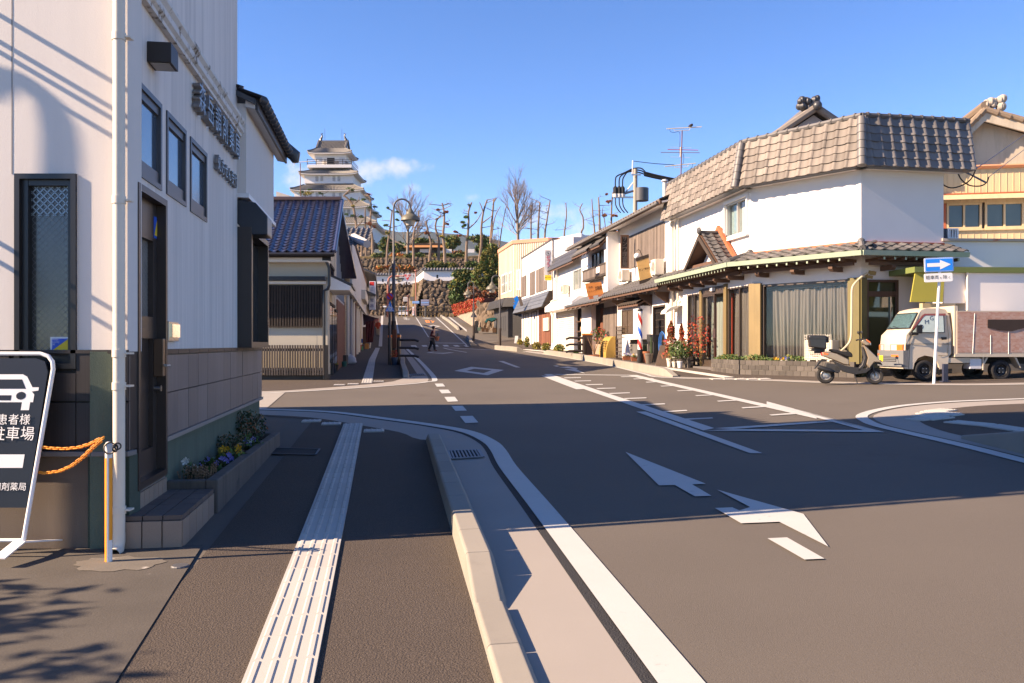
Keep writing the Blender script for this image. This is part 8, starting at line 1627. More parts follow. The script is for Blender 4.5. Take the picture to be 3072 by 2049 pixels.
for(x,y0,y1,lab)in((15,1400,1150,'weathered plank leaning against the cream house corner'),(85,1400,1170,'second weathered plank leaning beside the shop shutters')):p=at(x,y0);q_=W(*zR(x-25,y1),p.y+.5);MB().hexa([p+Vector((-.12,0,0)),p+Vector((.12,0,0)),q_+Vector((.12,0,0)),q_+Vector((-.12,0,0))],[c+Vector((0,.04,.0))for c in(p+Vector((-.12,0,0)),p+Vector((.12,0,0)),q_+Vector((.12,0,0)),q_+Vector((-.12,0,0)))]).top('leaning_plank',m_wboard,lab,'plank')
# street lamps
m_lampp=M('grey_lamp_post',(.085,.085,.09),.5,.12,5,metal=.3);m_lampb=M('brown_lamp_base',(.045,.033,.028),.6,.15,8);m_shade=M('olive_grey_shade',(.13,.12,.085),.5,.1,4);m_globe=M('lamp_glass',(.42,.40,.34),.2,.2,9,spec=.6)
def lamp(base,top_y,head,hw,label,hbase=.26,r=.075,z=None):
 """curved lamp: base ground point (photograph), top of the arch, lamp head centre, head half width, all in photograph pixels"""
 p=G(*base);Y=p.y;t=thing('street_lamp',label,'street lamp',p,'curved street lamps');zt=W(base[0],top_y,Y).z;hd=W(*head,Y);d=hd.x-p.x;ar=abs(d)/2;sg_=1 if d>0 else-1;H=zt-p.z;zc=zt-ar
 mb=MB();mb.tube([p-Vector((0,0,.05)),p+Vector((0,0,H*hbase))],r*1.35,10);mb.build('base_sleeve',m_lampb,t,smooth=True)
 mb=MB();mb.tube([p+Vector((0,0,H*hbase)),p+Vector((0,0,H*.62)),Vector((p.x,Y,p.z+H*.625)),Vector((p.x,Y,zc))]+[Vector((p.x+sg_*ar*(1-math.cos(a_)),Y,zc+ar*math.sin(a_)))for a_ in(.4,.8,1.2,1.57,1.95,2.35,2.75,3.14)]+[Vector((hd.x,Y,hd.z+hw/FPX*Y*.9))],[r,r*.95,r*.6,r*.55]+[r*.5]*9,10);mb.build('post',m_lampp,t,smooth=True)
 w=hw/FPX*Y;L=lambda a,b,c:hd+Vector((a,b,c));mb=MB();mb.lathe([(w,-.35*w),(w*.96,-.12*w),(w*.78,.12*w),(w*.45,.35*w),(w*.42,.5*w),(w*.3,.62*w),(w*.1,.95*w),(0,.95*w)],20,L);mb.lathe([(w,-.35*w),(w*.5,-.1*w),(0,-.1*w)],20,L);sh=mb.build('lamp_shade',m_shade,t,smooth=True)
 mb=MB();mb.lathe([(w*.52,-.3*w),(w*.52,-.55*w),(w*.4,-.85*w),(0,-.95*w)],14,L);mb.build('globe',m_globe,sh,smooth=True);return t
lamp((1181,1092),597,(1231,652),29,'tall dark lamp post standing nearest on the left pavement')
lamp((1168,1028),796,(1197,832),16,'second lamp post on the left, mostly hidden by the near post')
lamp((1500,1041),826,(1476,862),18,'lamp post on the right kerb in front of the cream building');lamp((1421,1022),845,(1404,880),14,'lamp post uphill carrying a triangular sign back');lamp((1330,946),833,(1317,850),9,'small distant lamp post in front of the stone wall')
p=G(1421,1022);q3=[W(1421+a_,938+b_,p.y+.06)for a_,b_ in((-10,14),(10,14),(0,-6))];MB().add(q3+[c+Vector((0,.03,0))for c in q3],[(0,1,2),(3,5,4),(0,3,4,1),(1,4,5,2),(2,5,3,0)]).top('sign_back',M('grey_sign_back',(.16,.16,.17),.5),'grey back of a triangular road sign on the uphill lamp post','road sign')
# road signs and street furniture on the left
p=G(*zE(1302,985));Yp2=p.y-.2;t=thing('no_parking_sign','round blue no parking sign over a blue pedestrian triangle on a post','road sign',Vector((p.x,Yp2,p.z)))
c=W(*zE(1315,342),Yp2);rS=34/3.1367/FPX*Yp2;mb=MB();mb.tube([Vector((c.x,Yp2+.04,p.z)),Vector((c.x,Yp2+.04,c.z+rS))],.04,8);mb.build('post',m_lampp,t)
disc=lambda r,y,m_,nm:MB().lathe([(0,0),(r,0),(r,.012),(0,.012)],28,lambda a,b,d:c+Vector((a,-y+d,b))).build(nm,m_,t)
disc(rS,.0,m_red,'red_disc');disc(rS*.76,.004,m_blue,'blue_disc');k=rS*.707;MB().hexa([c+Vector((-k-.04,-.006,k-.04)),c+Vector((-k+.04,-.006,k+.04)),c+Vector((k+.04,-.006,-k+.04)),c+Vector((k-.04,-.006,-k-.04))],[c+Vector((-k-.04,.0,k-.04)),c+Vector((-k+.04,.0,k+.04)),c+Vector((k+.04,.0,-k+.04)),c+Vector((k-.04,.0,-k-.04))]).build('slash',m_red,t)
tri=[W(*zE(x,y),Yp2-.03)for x,y in((1275,484),(1357,484),(1318,388))];pr=lambda P,d,m_,nm:MB().add(P+[q_+Vector((0,d,0))for q_ in P],[tuple(range(len(P))),tuple(range(2*len(P)-1,len(P)-1,-1))]+[(i,(i+1)%len(P),len(P)+(i+1)%len(P),len(P)+i)for i in range(len(P))]).build(nm,m_,t)
pr(tri,.02,m_sky,'blue_triangle')
for(x,s)in((1307,1.),(1330,.85)):
 q_=lambda a,b:W(*zE(x+a*s,478-b*s),Yp2-.036);pr([q_(-4,48),q_(4,48),q_(5,56),q_(0,61),q_(-5,56)],.004,m_wht,'figure_head');pr([q_(-9,44),q_(9,44),q_(12,26),q_(8,26),q_(5,34),q_(11,0),q_(5,0),q_(0,18),q_(-9,0),q_(-15,3),q_(-5,22),q_(-6,32),q_(-13,24),q_(-16,28)],.004,m_wht,'figure_body')
pr([W(*zE(x,y),Yp2-.036)for x,y in((1280,481),(1352,481),(1350,477),(1282,477))],.004,m_wht,'figure_line')
p=G(*zE(1320,985));t=thing('street_cabinet','black street cabinet pair with orange reflector bands beside the near lamp','cabinet',p)
for(x0,x1,y0,y1,d)in((1298,1328,700,985,0),(1385,1412,700,960,1.2)):
 Yc2=p.y+d;a_,b_=W(*zE(x0,y1),Yc2),W(*zE(x1,y0),Yc2);MB().box(a_.x,b_.x,Yc2,Yc2+.3,a_.z,b_.z).build('cabinet_body',MATS['black_stand'],t);MB().box(a_.x-.005,b_.x+.005,Yc2-.01,Yc2+.31,b_.z-.12,b_.z-.03).build('reflector_band',m_orl2,t)
a_,b_=W(*zE(1340,830),p.y+.5),W(*zE(1376,655),p.y+.5);MB().box(a_.x,b_.x,p.y+.5,p.y+.62,a_.z,b_.z).build('notice_board',m_brbd,t)
pr_=G(*zE(1395,985));rail_post(pr_,0,W(*zE(1395,745),pr_.y).z-pr_.z,'dark guard rail with rounded loops beside the blue pot',1)
p=G(*zI(30,1120));Ys2=62.;bs_=W(*zQ(155,1330),Ys2);t=thing('stop_sign','red triangular stop sign hung from an orange curved pole','road sign',bs_)
mb=MB();mb.tube([bs_,W(*zQ(165,820),Ys2),W(*zQ(180,760),Ys2),W(*zQ(215,732),Ys2),W(*zQ(400,728),Ys2)],.07,8);mb.build('pole',M('salmon_pole',(.34,.14,.10),.6,.1),t,smooth=True)
tri=[W(*zQ(x,y),Ys2-.1)for x,y in((398,700),(510,700),(454,797))];pr(tri,.03,m_wht,'white_rim');tri2=[v.lerp(sum(tri,Vector())/3,.07)-Vector((0,.006,0))for v in tri];pr(tri2,.006,m_red,'red_triangle')
cT=W(*zQ(454,722),Ys2-.12);Ts2=lambda a,b,c:cT+Vector((a,-c,b));text('止まれ',Ts2,0,0,.0,.42,m_wht,'lettering',t);text('STOP',Ts2,0,-.52,.0,.38,m_wht,'lettering',t)
# distant car
cg=G(*zI(415,1117));Yk=cg.y;sc_=270/8.7125/FPX*Yk;car=thing('hatchback_car','small white hatchback seen from behind at the top of the hill','car',cg);K_=lambda a,b,c:cg+Vector((a*sc_/2,c,b*sc_))
m_car=M('white_car_paint',(.72,.72,.72),.3,.03,spec=.5)
sec=[(-.96,.12),(-1,.3),(-1,.5),(-.9,.58),(-.72,.9),(-.6,.96),(.6,.96),(.72,.9),(.9,.58),(1,.5),(1,.3),(.96,.12)];fs=[(0,.96),(.25,1),(2.2,1),(2.6,.92),(3.3,.6)]
V=[];
for(yy,s_h)in fs:V+=[K_(a,b if b<.5 else .5+(b-.5)*((s_h-.5)/.5 if s_h<.95 else 1),yy)for a,b in sec]
n_=len(sec);mb=MB();mb.add(V,[(i*n_+j,i*n_+(j+1)%n_,(i+1)*n_+(j+1)%n_,(i+1)*n_+j)for i in range(4)for j in range(n_)]+[tuple(range(n_)),tuple(range(5*n_-1,4*n_-1,-1))]);mb.build('body',m_car,car,smooth=True)
MB().prism([(-.74,.58),(.74,.58),(.6,.88),(-.6,.88)],-.03,.02,K_).build('rear_window',m_dglass,car)
for s in(-1,1):MB().box(s*.98,s*.8,.42,.58,-.04,.1,K_).build('tail_light',M('tail_red',(.6,.06,.02),.3),car);MB().box(s*.92,s*.62,-.02,.25,.1,.7,K_).build('wheel',m_rub,car)
MB().box(-.24,.24,.2,.3,-.05,.0,K_).build('number_plate',m_yel,car);MB().box(-.97,.97,.12,.26,-.06,.2,K_).build('bumper',m_car,car)
# people
m_skin=M('skin',(.45,.25,.17),.6,.06);m_hair=M('dark_hair',(.03,.026,.024),.7,.3,20);m_navy=M('black_trousers',(.014,.015,.02),.8,.1);m_mauve=M('mauve_vest',(.30,.20,.17),.9,.1,8);m_maroon=M('maroon_sleeve',(.07,.012,.014),.9,.1);m_shoe=M('dark_red_shoe',(.07,.018,.018),.6);m_redj=M('red_jacket',(.34,.045,.02),.8,.1);m_khaki=M('khaki_trousers',(.33,.25,.17),.85,.08)
def person(p,H,label,pose,top_m,leg_m,sleeve_m,face,vest=False,sh_m=None):
 """one skinned body; face is the direction looked at; pose gives joint offsets for two arms and two legs"""
 t=thing('person',label,'person',p);f=Vector(face).normalized();s=Vector((f.y,-f.x,0));J=lambda a,b,c:p+f*(a*H)+s*(b*H)+Vector((0,0,c*H))
 def skin(verts,edges,rad,mat,nm,par):
  me=bpy.data.meshes.new(nm);og_=ORG[t.name];me.from_pydata([tuple(v-og_)for v in verts],edges,[]);me.materials.append(mat);o=link(nm,me,par)
  md=o.modifiers.new('skin','SKIN');md.use_smooth_shade=True
  for i,r_ in enumerate(rad):me.skin_vertices[0].data[i].radius=(r_*H,r_*H);me.skin_vertices[0].data[i].use_root=(i==0)
  sb_=o.modifiers.new('smooth','SUBSURF');sb_.levels=sb_.render_levels=1;return o
 hip=.50;L1,L2,A1,A2=pose
 V=[J(.0,0,hip),J(.01,0,.63),J(.03,0,.74),J(.045,0,.82),J(.055,0,.865),J(.065,0,.93)];E=[(i,i+1)for i in range(5)];rad=[.085,.08,.085,.055,.034,.06]
 for sg_,(kn,an,toe)in((1,L1),(-1,L2)):
  k0=len(V);V+=[J(0,sg_*.05,hip-.03),J(kn[0],sg_*.05,kn[1]),J(an[0],sg_*.05,an[1]),J(toe[0],sg_*.055,toe[1])];E+=[(0,k0),(k0,k0+1),(k0+1,k0+2),(k0+2,k0+3)];rad+=[.06,.042,.03,.022]
 for sg_,(el,wr)in((1,A1),(-1,A2)):
  k0=len(V);V+=[J(.035,sg_*.105,.80),J(el[0],sg_*.14,el[1]),J(wr[0],sg_*wr[2],wr[1])];E+=[(3,k0),(k0,k0+1),(k0+1,k0+2)];rad+=[.042,.033,.022]
  h0=k0+2
  for q in range(4):V.append(J(wr[0]+.045-.004*abs(q-1.5),sg_*(wr[2]-.018+.012*q),wr[1]-.012));E.append((h0,len(V)-1));rad.append(.0065)
  V.append(J(wr[0]+.02,sg_*(wr[2]-.03),wr[1]+.015));E.append((h0,len(V)-1));rad.append(.007)
 body=skin(V,E,rad,m_skin,'body',t)
 hc=J(.068,0,.94);mb=MB();mb.ball(J(.055,0,.95),.066*H,.066*H,.068*H,14,9);hb=mb.build('hair',m_hair,t,smooth=True)
 mb=MB();mb.ball(J(.085,0,.925),.052*H,.05*H,.062*H,12,8);mb.ball(J(.138,0,.918),.011*H,.011*H,.016*H,6,5);fc=mb.build('face',m_skin,t,smooth=True)
 mb=MB();mb.ball(J(.130,.02,.935),.006*H);mb.build('eye',m_blk,fc);mb=MB();mb.ball(J(.130,-.02,.935),.006*H);mb.build('eye',m_blk,fc);mb=MB();mb.ball(J(.128,0,.893),.006*H,.014*H,.004*H);mb.build('mouth',m_mar,fc)
 mb=MB();Q=[]
 for(z,cx2,rx,ry)in((.43,-.01,.105,.125),(.50,.0,.102,.12),(.60,.01,.095,.112),(.70,.028,.10,.122),(.78,.04,.09,.122),(.83,.045,.058,.08),(.855,.052,.042,.045)):Q+=[J(cx2+rx*math.cos(k*.4488),ry*math.sin(k*.4488),z)for k in range(14)]
 mb.add(Q,[(i*14+k,i*14+(k+1)%14,(i+1)*14+(k+1)%14,(i+1)*14+k)for i in range(6)for k in range(14)]);mb.build('vest' if vest else 'jacket',top_m,t,smooth=True)
 for sg_,(el,wr)in((1,A1),(-1,A2)):mb=MB();e_=J(el[0],sg_*.14,el[1]);mb.tube([J(.035,sg_*.095,.81),J(.035,sg_*.115,.79),e_,e_.lerp(J(wr[0],sg_*wr[2],wr[1]),.85)],[.035*H,.055*H,.046*H,.032*H],10);mb.build('sleeve',sleeve_m,t,smooth=True)
 for sg_,(kn,an,toe)in((1,L1),(-1,L2)):
  mb=MB();mb.tube([J(0,sg_*.045,hip+.02),J(kn[0]*.3,sg_*.05,hip-.08),J(kn[0],sg_*.05,kn[1]),J(an[0],sg_*.05,an[1]+.01)],[.085*H,.078*H,.055*H,.042*H],10);mb.build('trouser_leg',leg_m,t,smooth=True)
  mb=MB();a_,b_=J(an[0]-.015,sg_*.05,an[1]-.015),J(toe[0]+.02,sg_*.055,toe[1]);mb.tube([a_,a_.lerp(b_,.5),b_],[.03*H,.03*H,.02*H],8);mb.build('shoe',sh_m or m_shoe,t,smooth=True)
 return t,J
pw=G(*zH(800,1243));HW=(1243-350)/12.0588/FPX*pw.y
t,J=person(pw,HW,'elderly person in a mauve vest and black trousers carrying a flower pot over the crossing',(((.09,.26),(.12,.03),(.19,.015)),((-.06,.25),(-.15,.05),(-.085,.018)),((-.03,.63),(.15,.58,.06)),((.0,.62),(.16,.58,.05))),m_mauve,m_navy,m_maroon,(1,-.05,0),True)
pc=J(.20,0,.475);mb=MB();w=.10*HW;mb.lathe([(0,-.06*HW),(w*.62,-.06*HW),(w*.95,.075*HW),(w*1.08,.08*HW),(w*1.08,.11*HW),(w*.9,.1*HW),(0,.09*HW)],16,lambda a,b,c:pc+Vector((a,b,c)));mb.top('carried_flower_pot',m_terr,'terracotta flower pot held by the person on the crossing','pot',smooth=True)
bushy('pot_seedlings','thin dark green shoots growing in the carried flower pot','plant',pc+Vector((0,0,.09*HW)),w*1.0,.16*HW,[(m_leafd,.7),(m_leafo,.3)],40,.035)
pm=G(*zR(645,1020));HM=(1020-800)/4.48/FPX*pm.y
person(pm,HM,'person in a red jacket and khaki trousers standing beside the maroon stall',(((.0,.27),(-.02,.03),(.06,.015)),((.02,.27),(.03,.03),(.1,.015)),((-.02,.64),(.06,.52,.13)),((.0,.64),(.1,.55,.1))),m_redj,m_khaki,m_redj,(.2,-1,0),False,m_blk)
# castle mound, stone walls, keep
rs_=random.Random(11)
m_stone=M('castle_stone',(.115,.085,.058),.9,.3,.5,bump=.4,bs=14,rnd=.35,dirt=(.06,.048,.034),dirt_at=.55,dirt_s=.7);m_gap=M('stone_joint',(.035,.028,.02),.95,.3,2);m_ww=M('castle_white_plaster',(.70,.68,.66),.8,.04,.3)
SMs=[]
for k in range(7):
 mb=MB();random.seed(k);mb.ball((0,0,0),.56,.34,.56,5,3,.28);SMs.append(mb.mesh('stone',m_stone))
random.seed(5)
def stone_wall(name,label,P,zt,zb,batter,size,cat='stone wall',parts=True,cap=True):
 """dry stone wall between ground points P[0] and P[1]; the face leans back by batter"""
 a,b=Vector((P[0][0],P[0][1],0)),Vector((P[1][0],P[1][1],0));F=Facade(a.xy,b.xy);H=zt-zb;t=thing(name,label,cat,F.T(F.L/2,zb,0))
 q_=lambda u,z,n=0.:F.T(u,z,batter*((zt-z)/H)**1.4+n)
 K=5;V=[q_(u,zb-.3+(H+.3)*j/K,-.12)for j in range(K+1)for u in(-.4 if not cap else 0,F.L)];V+=[F.T(0,zt,-3),F.T(F.L,zt,-3)]
 MB().add(V,[(2*j,2*j+1,2*j+3,2*j+2)for j in range(K)]+[(2*K,2*K+1,2*K+3,2*K+2)]).build('core',m_gap,t)
 rows=max(1,round(H/(size*.8)));og_=ORG[t.name];mb=MB()
 for j in range(rows):
  z=zb+H*(j+.5)/rows;u=-rs_.uniform(0,.5)*size
  while u<F.L:
   w=size*rs_.uniform(.55,1.9);h_=H/rows*rs_.uniform(.9,1.6)
   if u+w>0:
    c=q_(min(max(u+w/2,w*.3),F.L-w*.2),z+rs_.uniform(-.28,.28)*size,-.02);rot=rs_.uniform(-.7,.7);ux=F.u*math.cos(rot)+Vector((0,0,math.sin(rot)));uz=ux.cross(F.n)*-1;uz=-uz if uz.z<0 else uz
    M4=Matrix(((ux.x*w,F.n.x*size,uz.x*h_,0),(ux.y*w,F.n.y*size,uz.y*h_,0),(ux.z*w,F.n.z*size,uz.z*h_,0),(0,0,0,1)));me=SMs[rs_.randrange(7)]
    if parts:M4.translation=c-og_;link('stone',me,t,M4)
    else:mb.add([M4@v.co+c for v in me.vertices],[tuple(p.vertices)for p in me.polygons])
   u+=w*.86
 if not parts:mb.build('stones',m_stone,t,kind='stuff',fix=False)
 return t,F
def wx(px,Y):return(px-CX)/FPX*Y
YL,YR=131.,119.;zW0=W(0,zQ(0,838)[1],YL).z;xr0,xr1=wx(zQ(690,0)[0],YR),14.
zWR=W(0,zQ(0,795)[1],YR).z;zgw=5.3;xl=wx(zQ(535,0)[0],YL);xlm=wx(zQ(690,0)[0],YR)
stone_wall('castle_stone_wall','brown dry stone castle wall beyond the car on the left',((-22.5,YL),(xl+.5,YL)),zW0,zgw,1.2,.62)
stone_wall('castle_stone_wall','projecting stone wall block behind the direction signs on the right',((xr0,YR),(-4.2,YR)),zWR,zgw,2.0,.66)
tS,Fs_=stone_wall('castle_wall_return','sunlit leaning stone return joining the two castle walls',((xl,YL),(xr0-.1,YR)),(zW0+zWR)/2-.1,zgw,1.6,.55,parts=False)
stone_wall('low_terrace_wall','long rough stone terrace wall below the castle hedge',((-40,148),(6,148)),W(0,zQ(0,468)[1],148).z,W(0,zQ(0,640)[1],148).z-1,.8,.62,parts=False);stone_wall('low_terrace_wall','small stone edging under the orange shrubs above the white wall',((-34,138),(-9.5,138)),W(0,zQ(0,630)[1],138).z,W(0,zQ(0,700)[1],138).z-.5,.2,.5,parts=False)
def roofed_wall(label,p,q_,z0,z1_,loops):
 F=Facade(p,q_);t=thing('plaster_wall',label,'wall',F.T(F.L/2,z0,0),'white plastered castle walls with tiled copings');MB().box(0,F.L,z0,z1_,-.4,0,F.T).build('plaster',m_ww,t)
 MB().prism([(.28,z1_-.02),(.28,z1_+.08),(-.2,z1_+.38),(-.7,z1_+.08),(-.7,z1_-.02)],-.1,F.L+.1,lambda a,b,c:F.T(c,b,a)).build('coping',m_kawarad,t)
 mb=MB();n=int(F.L/.42)
 for i in range(n):u=F.L*(i+.5)/n;mb.hexa([F.T(u-.09,z1_+.06,.33),F.T(u+.09,z1_+.06,.33),F.T(u+.09,z1_+.40,-.2),F.T(u-.09,z1_+.40,-.2)],[F.T(u-.06,z1_+.17,.33),F.T(u+.06,z1_+.17,.33),F.T(u+.06,z1_+.48,-.2),F.T(u-.06,z1_+.48,-.2)])
 mb.build('coping_tile',M('pale_coping_tile',(.20,.19,.18),.7,.15,2),t,kind='stuff')
 for u,tri_ in loops:
  zc=z0+(z1_-z0)*.42;MB().prism([(u-.16,zc-.2),(u+.16,zc-.2),(u,zc+.15)]if tri_ else[(u-.12,zc-.22),(u+.12,zc-.22),(u+.12,zc+.25),(u-.12,zc+.25)],0,.01,F.T).build('loophole',m_blk,t)
zLt,zRt=W(0,zQ(0,716)[1],YL).z,W(0,zQ(0,648)[1],YR).z
roofed_wall('long white plastered wall with dark coping above the left stone wall',(-26,YL+.6),(xl+.3,YL+.6),zW0,zLt,[(26+wx(zQ(82,0)[0],YL),0),(26+wx(zQ(370,0)[0],YL),1)])
roofed_wall('white plastered wall with one loophole above the right stone block',(xr0,YR+.2),(xr1,YR+.2),zWR,zRt,[(wx(zQ(890,0)[0],YR)-xr0,0)])
roofed_wall('short sunlit white wall linking the two castle walls at the corner',(xl+.3,YL+.6),(xr0,YR+.3),zW0,(zLt+zRt)/2,[])
def hz_(x,y):
 z=5.8+max(0,min(1,(y-(131 if x<xl else 120))/2.))*5.2+max(0,min(1,(y-137)/10))*2.6+max(0,min(1,(y-148.5)/1.))*4.2+max(0,(y-150))*.10
 z+=max(0,min(1,(x-6)/14))*2*max(0,min(1,(y-100)/20));return z+.4*math.sin(x*.3)*math.sin(y*.21)-.9
xs_=lines(-140,140,2.0);ys_=[119.6+.0]+lines(121,152,1.2)+lines(155,330,8);mb=MB()
mb.add([(x,max(y,131.2)if x<xl+1 else y,hz_(x,max(y,131.2)if x<xl+1 else y))for y in ys_ for x in xs_],[(j*len(xs_)+i,j*len(xs_)+i+1,(j+1)*len(xs_)+i+1,(j+1)*len(xs_)+i)for j in range(len(ys_)-1)for i in range(len(xs_)-1)])
struct(mb.build('hill',M('dry_grass_slope',(.12,.085,.035),.95,.35,.4,bump=.4,bs=5,dirt=(.05,.06,.02),dirt_at=.5,dirt_s=.3),fix=False))
mb=MB();Ym=2600.;prof=[(-2600,60),(-1500,240)]+[(wx(zQ(x,0)[0],Ym),W(0,zQ(0,y)[1],Ym).z)for x,y in((-500,-20),(-200,0),(75,25),(250,75),(450,85),(640,65),(800,75),(1000,97),(1270,117),(1500,150),(1900,230))]+[(1200,180),(2600,40)]
V=[]
for k in range(9):
 f_=k/8
 for i in range(121):
  s=i/120;x=-2600+5200*s;j=max(n for n in range(len(prof))if prof[n][0]<=x+1e-6);j=min(j,len(prof)-2);w=(x-prof[j][0])/(prof[j+1][0]-prof[j][0]);zt=prof[j][1]*(1-w)+prof[j+1][1]*w
  V.append((x*(1-.12*f_),Ym-900*f_,zt*(1-f_)**1.15+(mnoise.noise(Vector((x/130,f_*5,0)))*26 if k else 4*mnoise.noise(Vector((x/25,3,0))))))
mb.add(V,[(k*121+i,k*121+i+1,(k+1)*121+i+1,(k+1)*121+i)for k in range(8)for i in range(120)]);struct(mb.build('mountain',M('forested_mountain',(.028,.042,.045),.95,.35,.012,bump=0),fix=False))
# the keep
Yk_=240.;s_p=Yk_/FPX/4.6125;kx=wx(zT(632,0)[0],246.);kd=Yk_+12;kz=lambda y,d=240.:W(0,zT(0,y)[1],d).z
kp=thing('castle_keep','white five-storey Japanese castle keep with grey tiled roofs on the hill','castle',(kx,kd,kz(1560)))
m_kr=M('keep_roof_tile',(.06,.06,.062),.7,.15,.5);m_rib=M('keep_roof_rib',(.17,.16,.145),.7,.15,.5);m_shw=m_ww
tiers=[(225,315,380,300,360,470),(347,418,655,575,650,785),(465,518,885,790,880,1015),(560,622,1115,1015,1110,1245),(655,730,1340,1245,1335,1570)]
for i,(wh,eh,wt,rt_,ev,wbm)in enumerate(tiers):
 hw,he=wh*s_p,eh*s_p;D=.86;dW,dE=kd-hw*D,kd-he*D;z0,z1_=kz(wbm,dW),kz(wt-25,dW)
 MB().box(kx-hw,kx+hw,kd-hw*D,kd+hw*D,z0,z1_).build('storey_wall',m_shw,kp)
 ht=hw*.93 if i else he*.62;zr,ze=kz(rt_,dW),kz(ev,dE);ht=(tiers[i-1][0]*s_p+.1)if i else he*.66
 lift=lambda s:.45*abs(2*s-1)**7
 for sd in range(4):
  c_,s_n=(1,0,-1,0)[sd],(0,1,0,-1)[sd]
  def pt(a,r,z):x,y=a,-r;return Vector((kx+x*c_-y*s_n*1,kd+(x*s_n+y*c_)*D if 1 else 0,z))
  N_=44;V=[];rb_=MB()
  for k in range(N_+1):
   s=k/N_
   for f_ in(0,.33,.66,1):r=ht+(he-ht)*f_;V.append(pt((2*s-1)*r,r,zr+(ze-zr)*(1-(1-f_)**1.25)+lift(s)*f_))
  mb=MB();mb.add(V,[(k*4+j,k*4+j+1,(k+1)*4+j+1,(k+1)*4+j)for k in range(N_)for j in range(3)]);mb.build('roof',m_kr,kp,fix=False)
  for k in range(N_):rb_.tube([V[k*4+j].lerp(V[(k+1)*4+j],.5)+Vector((0,0,.08))for j in range(4)],.12,4,cap=False)
  rb_.build('roof_ribs',m_rib,kp,kind='stuff',fix=False)
  mb=MB();mb.add([v for k in range(N_+1)for v in(V[k*4+3]+Vector((0,0,-.02)),V[k*4+3]-Vector((0,0,.22)),pt((2*k/N_-1)*hw,hw,ze-.12))],[(3*k+j,3*k+j+1,3*k+j+4,3*k+j+3)for k in range(N_)for j in(0,1)]);mb.build('eave',m_shw,kp,fix=False)
  mb=MB();mb.tube([V[j]+Vector((0,0,.15))for j in range(4)],.22,6);mb.build('hip_ridge',m_rib,kp)
 if 0<i:
  for cx2 in((-.55,-.35,.15,.35)if i<3 else(-.62,-.5,-.1,.0,.40,.52)):
   w=hw*(.055 if i==1 else .04);zc=z0+(kz(wt,dW)-z0)*.50;hh=(kz(wt,dW)-z0)*.27
   o=MB().box(kx+cx2*hw,kx+cx2*hw+w*2,kd-hw*D-.04,kd-hw*D-.01,zc-hh,zc+hh).build('window',m_blk,kp);mb=MB()
   for j in range(4):x=kx+cx2*hw+w*2*(j+.5)/4;MB().box(x-.05,x+.05,kd-hw*D-.09,kd-hw*D-.041,zc-hh,zc+hh).build('window_bar',m_shw,o)
hw=225*s_p;he=315*s_p;D=.86;kq=kz;kz=lambda y,d=248.:kq(y,d)
MB().box(kx-315*s_p*1.0,kx+315*s_p*1.0,kd-he*D,kd+he*D,kz(580),kz(538)).build('balcony_floor',m_shw,kp);mb=MB()
for z in(470,495,525):mb.box(kx-he,kx+he,kd-he*D,kd-he*D+.12,kz(z)-.06,kz(z)+.06);mb.box(kx+he-.12,kx+he,kd-he*D,kd+he*D,kz(z)-.06,kz(z)+.06)
for k in range(6):x=kx-he+2*he*k/5;mb.box(x-.09,x+.09,kd-he*D-.03,kd-he*D+.15,kz(538),kz(462))
mb.build('balcony_rail',m_brn,kp);MB().box(kx-50*s_p,kx+58*s_p,kd-hw*D-.05,kd-hw*D,kz(525),kz(432)).build('balcony_door',m_blk,kp)
for s in(-1,1):MB().box(kx+s*205*s_p,kx+s*120*s_p,kd-hw*D-.06,kd-hw*D,kz(525),kz(425)).build('door_panel',M('grey_door_panel',(.55,.56,.58),.7),kp)
wt_=205*s_p;dg=190*s_p*.86;zr=kz(165);ze=kz(300)
for s in(-1,1):
 mb=MB();mb.add([Vector((kx-wt_,kd,zr)),Vector((kx+wt_,kd,zr)),Vector((kx+wt_*.98,kd-s*dg,ze)),Vector((kx-wt_*.98,kd-s*dg,ze))],[(0,1,2,3)]);mb.build('gable_roof',m_kr,kp);rb_=MB()
 for k in range(20):x=kx-wt_*.9+1.8*wt_*k/19;rb_.tube([Vector((x,kd,zr+.1)),Vector((x,kd-s*dg,ze+.12))],.12,4,cap=False)
 rb_.build('roof_ribs',m_rib,kp,kind='stuff');mb=MB();mb.tube([Vector((kx+s*wt_,kd-dg,ze+.2)),Vector((kx+s*wt_,kd,zr+.3)),Vector((kx+s*wt_,kd+dg,ze+.2))],.42,6);mb.build('verge',m_kawara,kp);MB().add([Vector((kx+s*wt_*.97,kd-dg,ze)),Vector((kx+s*wt_*.97,kd+dg,ze)),Vector((kx+s*wt_*.97,kd,zr))],[(0,1,2)]).build('gable_wall',m_ww,kp)
 x=kx+s*168*s_p;B_=lambda a,b:Vector((x+s*a,kd,kz(150)+b));mb=MB();mb.tube([B_(.3,0),B_(.25,.5),B_(.0,1.0),B_(-.15,1.5),B_(.05,2.0),B_(-.45,2.3)],[.45,.42,.3,.2,.16,.05],6);mb.tube([B_(-.1,1.7),B_(.45,2.15)],[.15,.03],5);mb.build('dolphin_finial',m_kawarad,kp);mb=MB();mb.tube([B_(-.9,.3),B_(-.9,3.6)],.05,5);mb.build('lightning_rod',m_lampp,kp)
mb=MB();mb.box(kx-wt_*1.02,kx+wt_*1.02,kd-.35,kd+.35,zr-.1,kz(148));mb.build('main_ridge',m_kawara,kp)
kz=kq
wh=655*s_p;mb=MB();o=MB().box(kx-wh-.06,kx+wh+.06,kd-wh*D-.08,kd+wh*D+.08,kz(1560),kz(1482)).build('checker_base',m_ww,kp)
for j in range(3):
 for k in range(34):x=kx-wh+2*wh*(k+.5)/34;z=kz(1490+24*j);mb.box(x-.27,x+.27,kd-wh*D-.12,kd-wh*D-.081,z-.42,z)
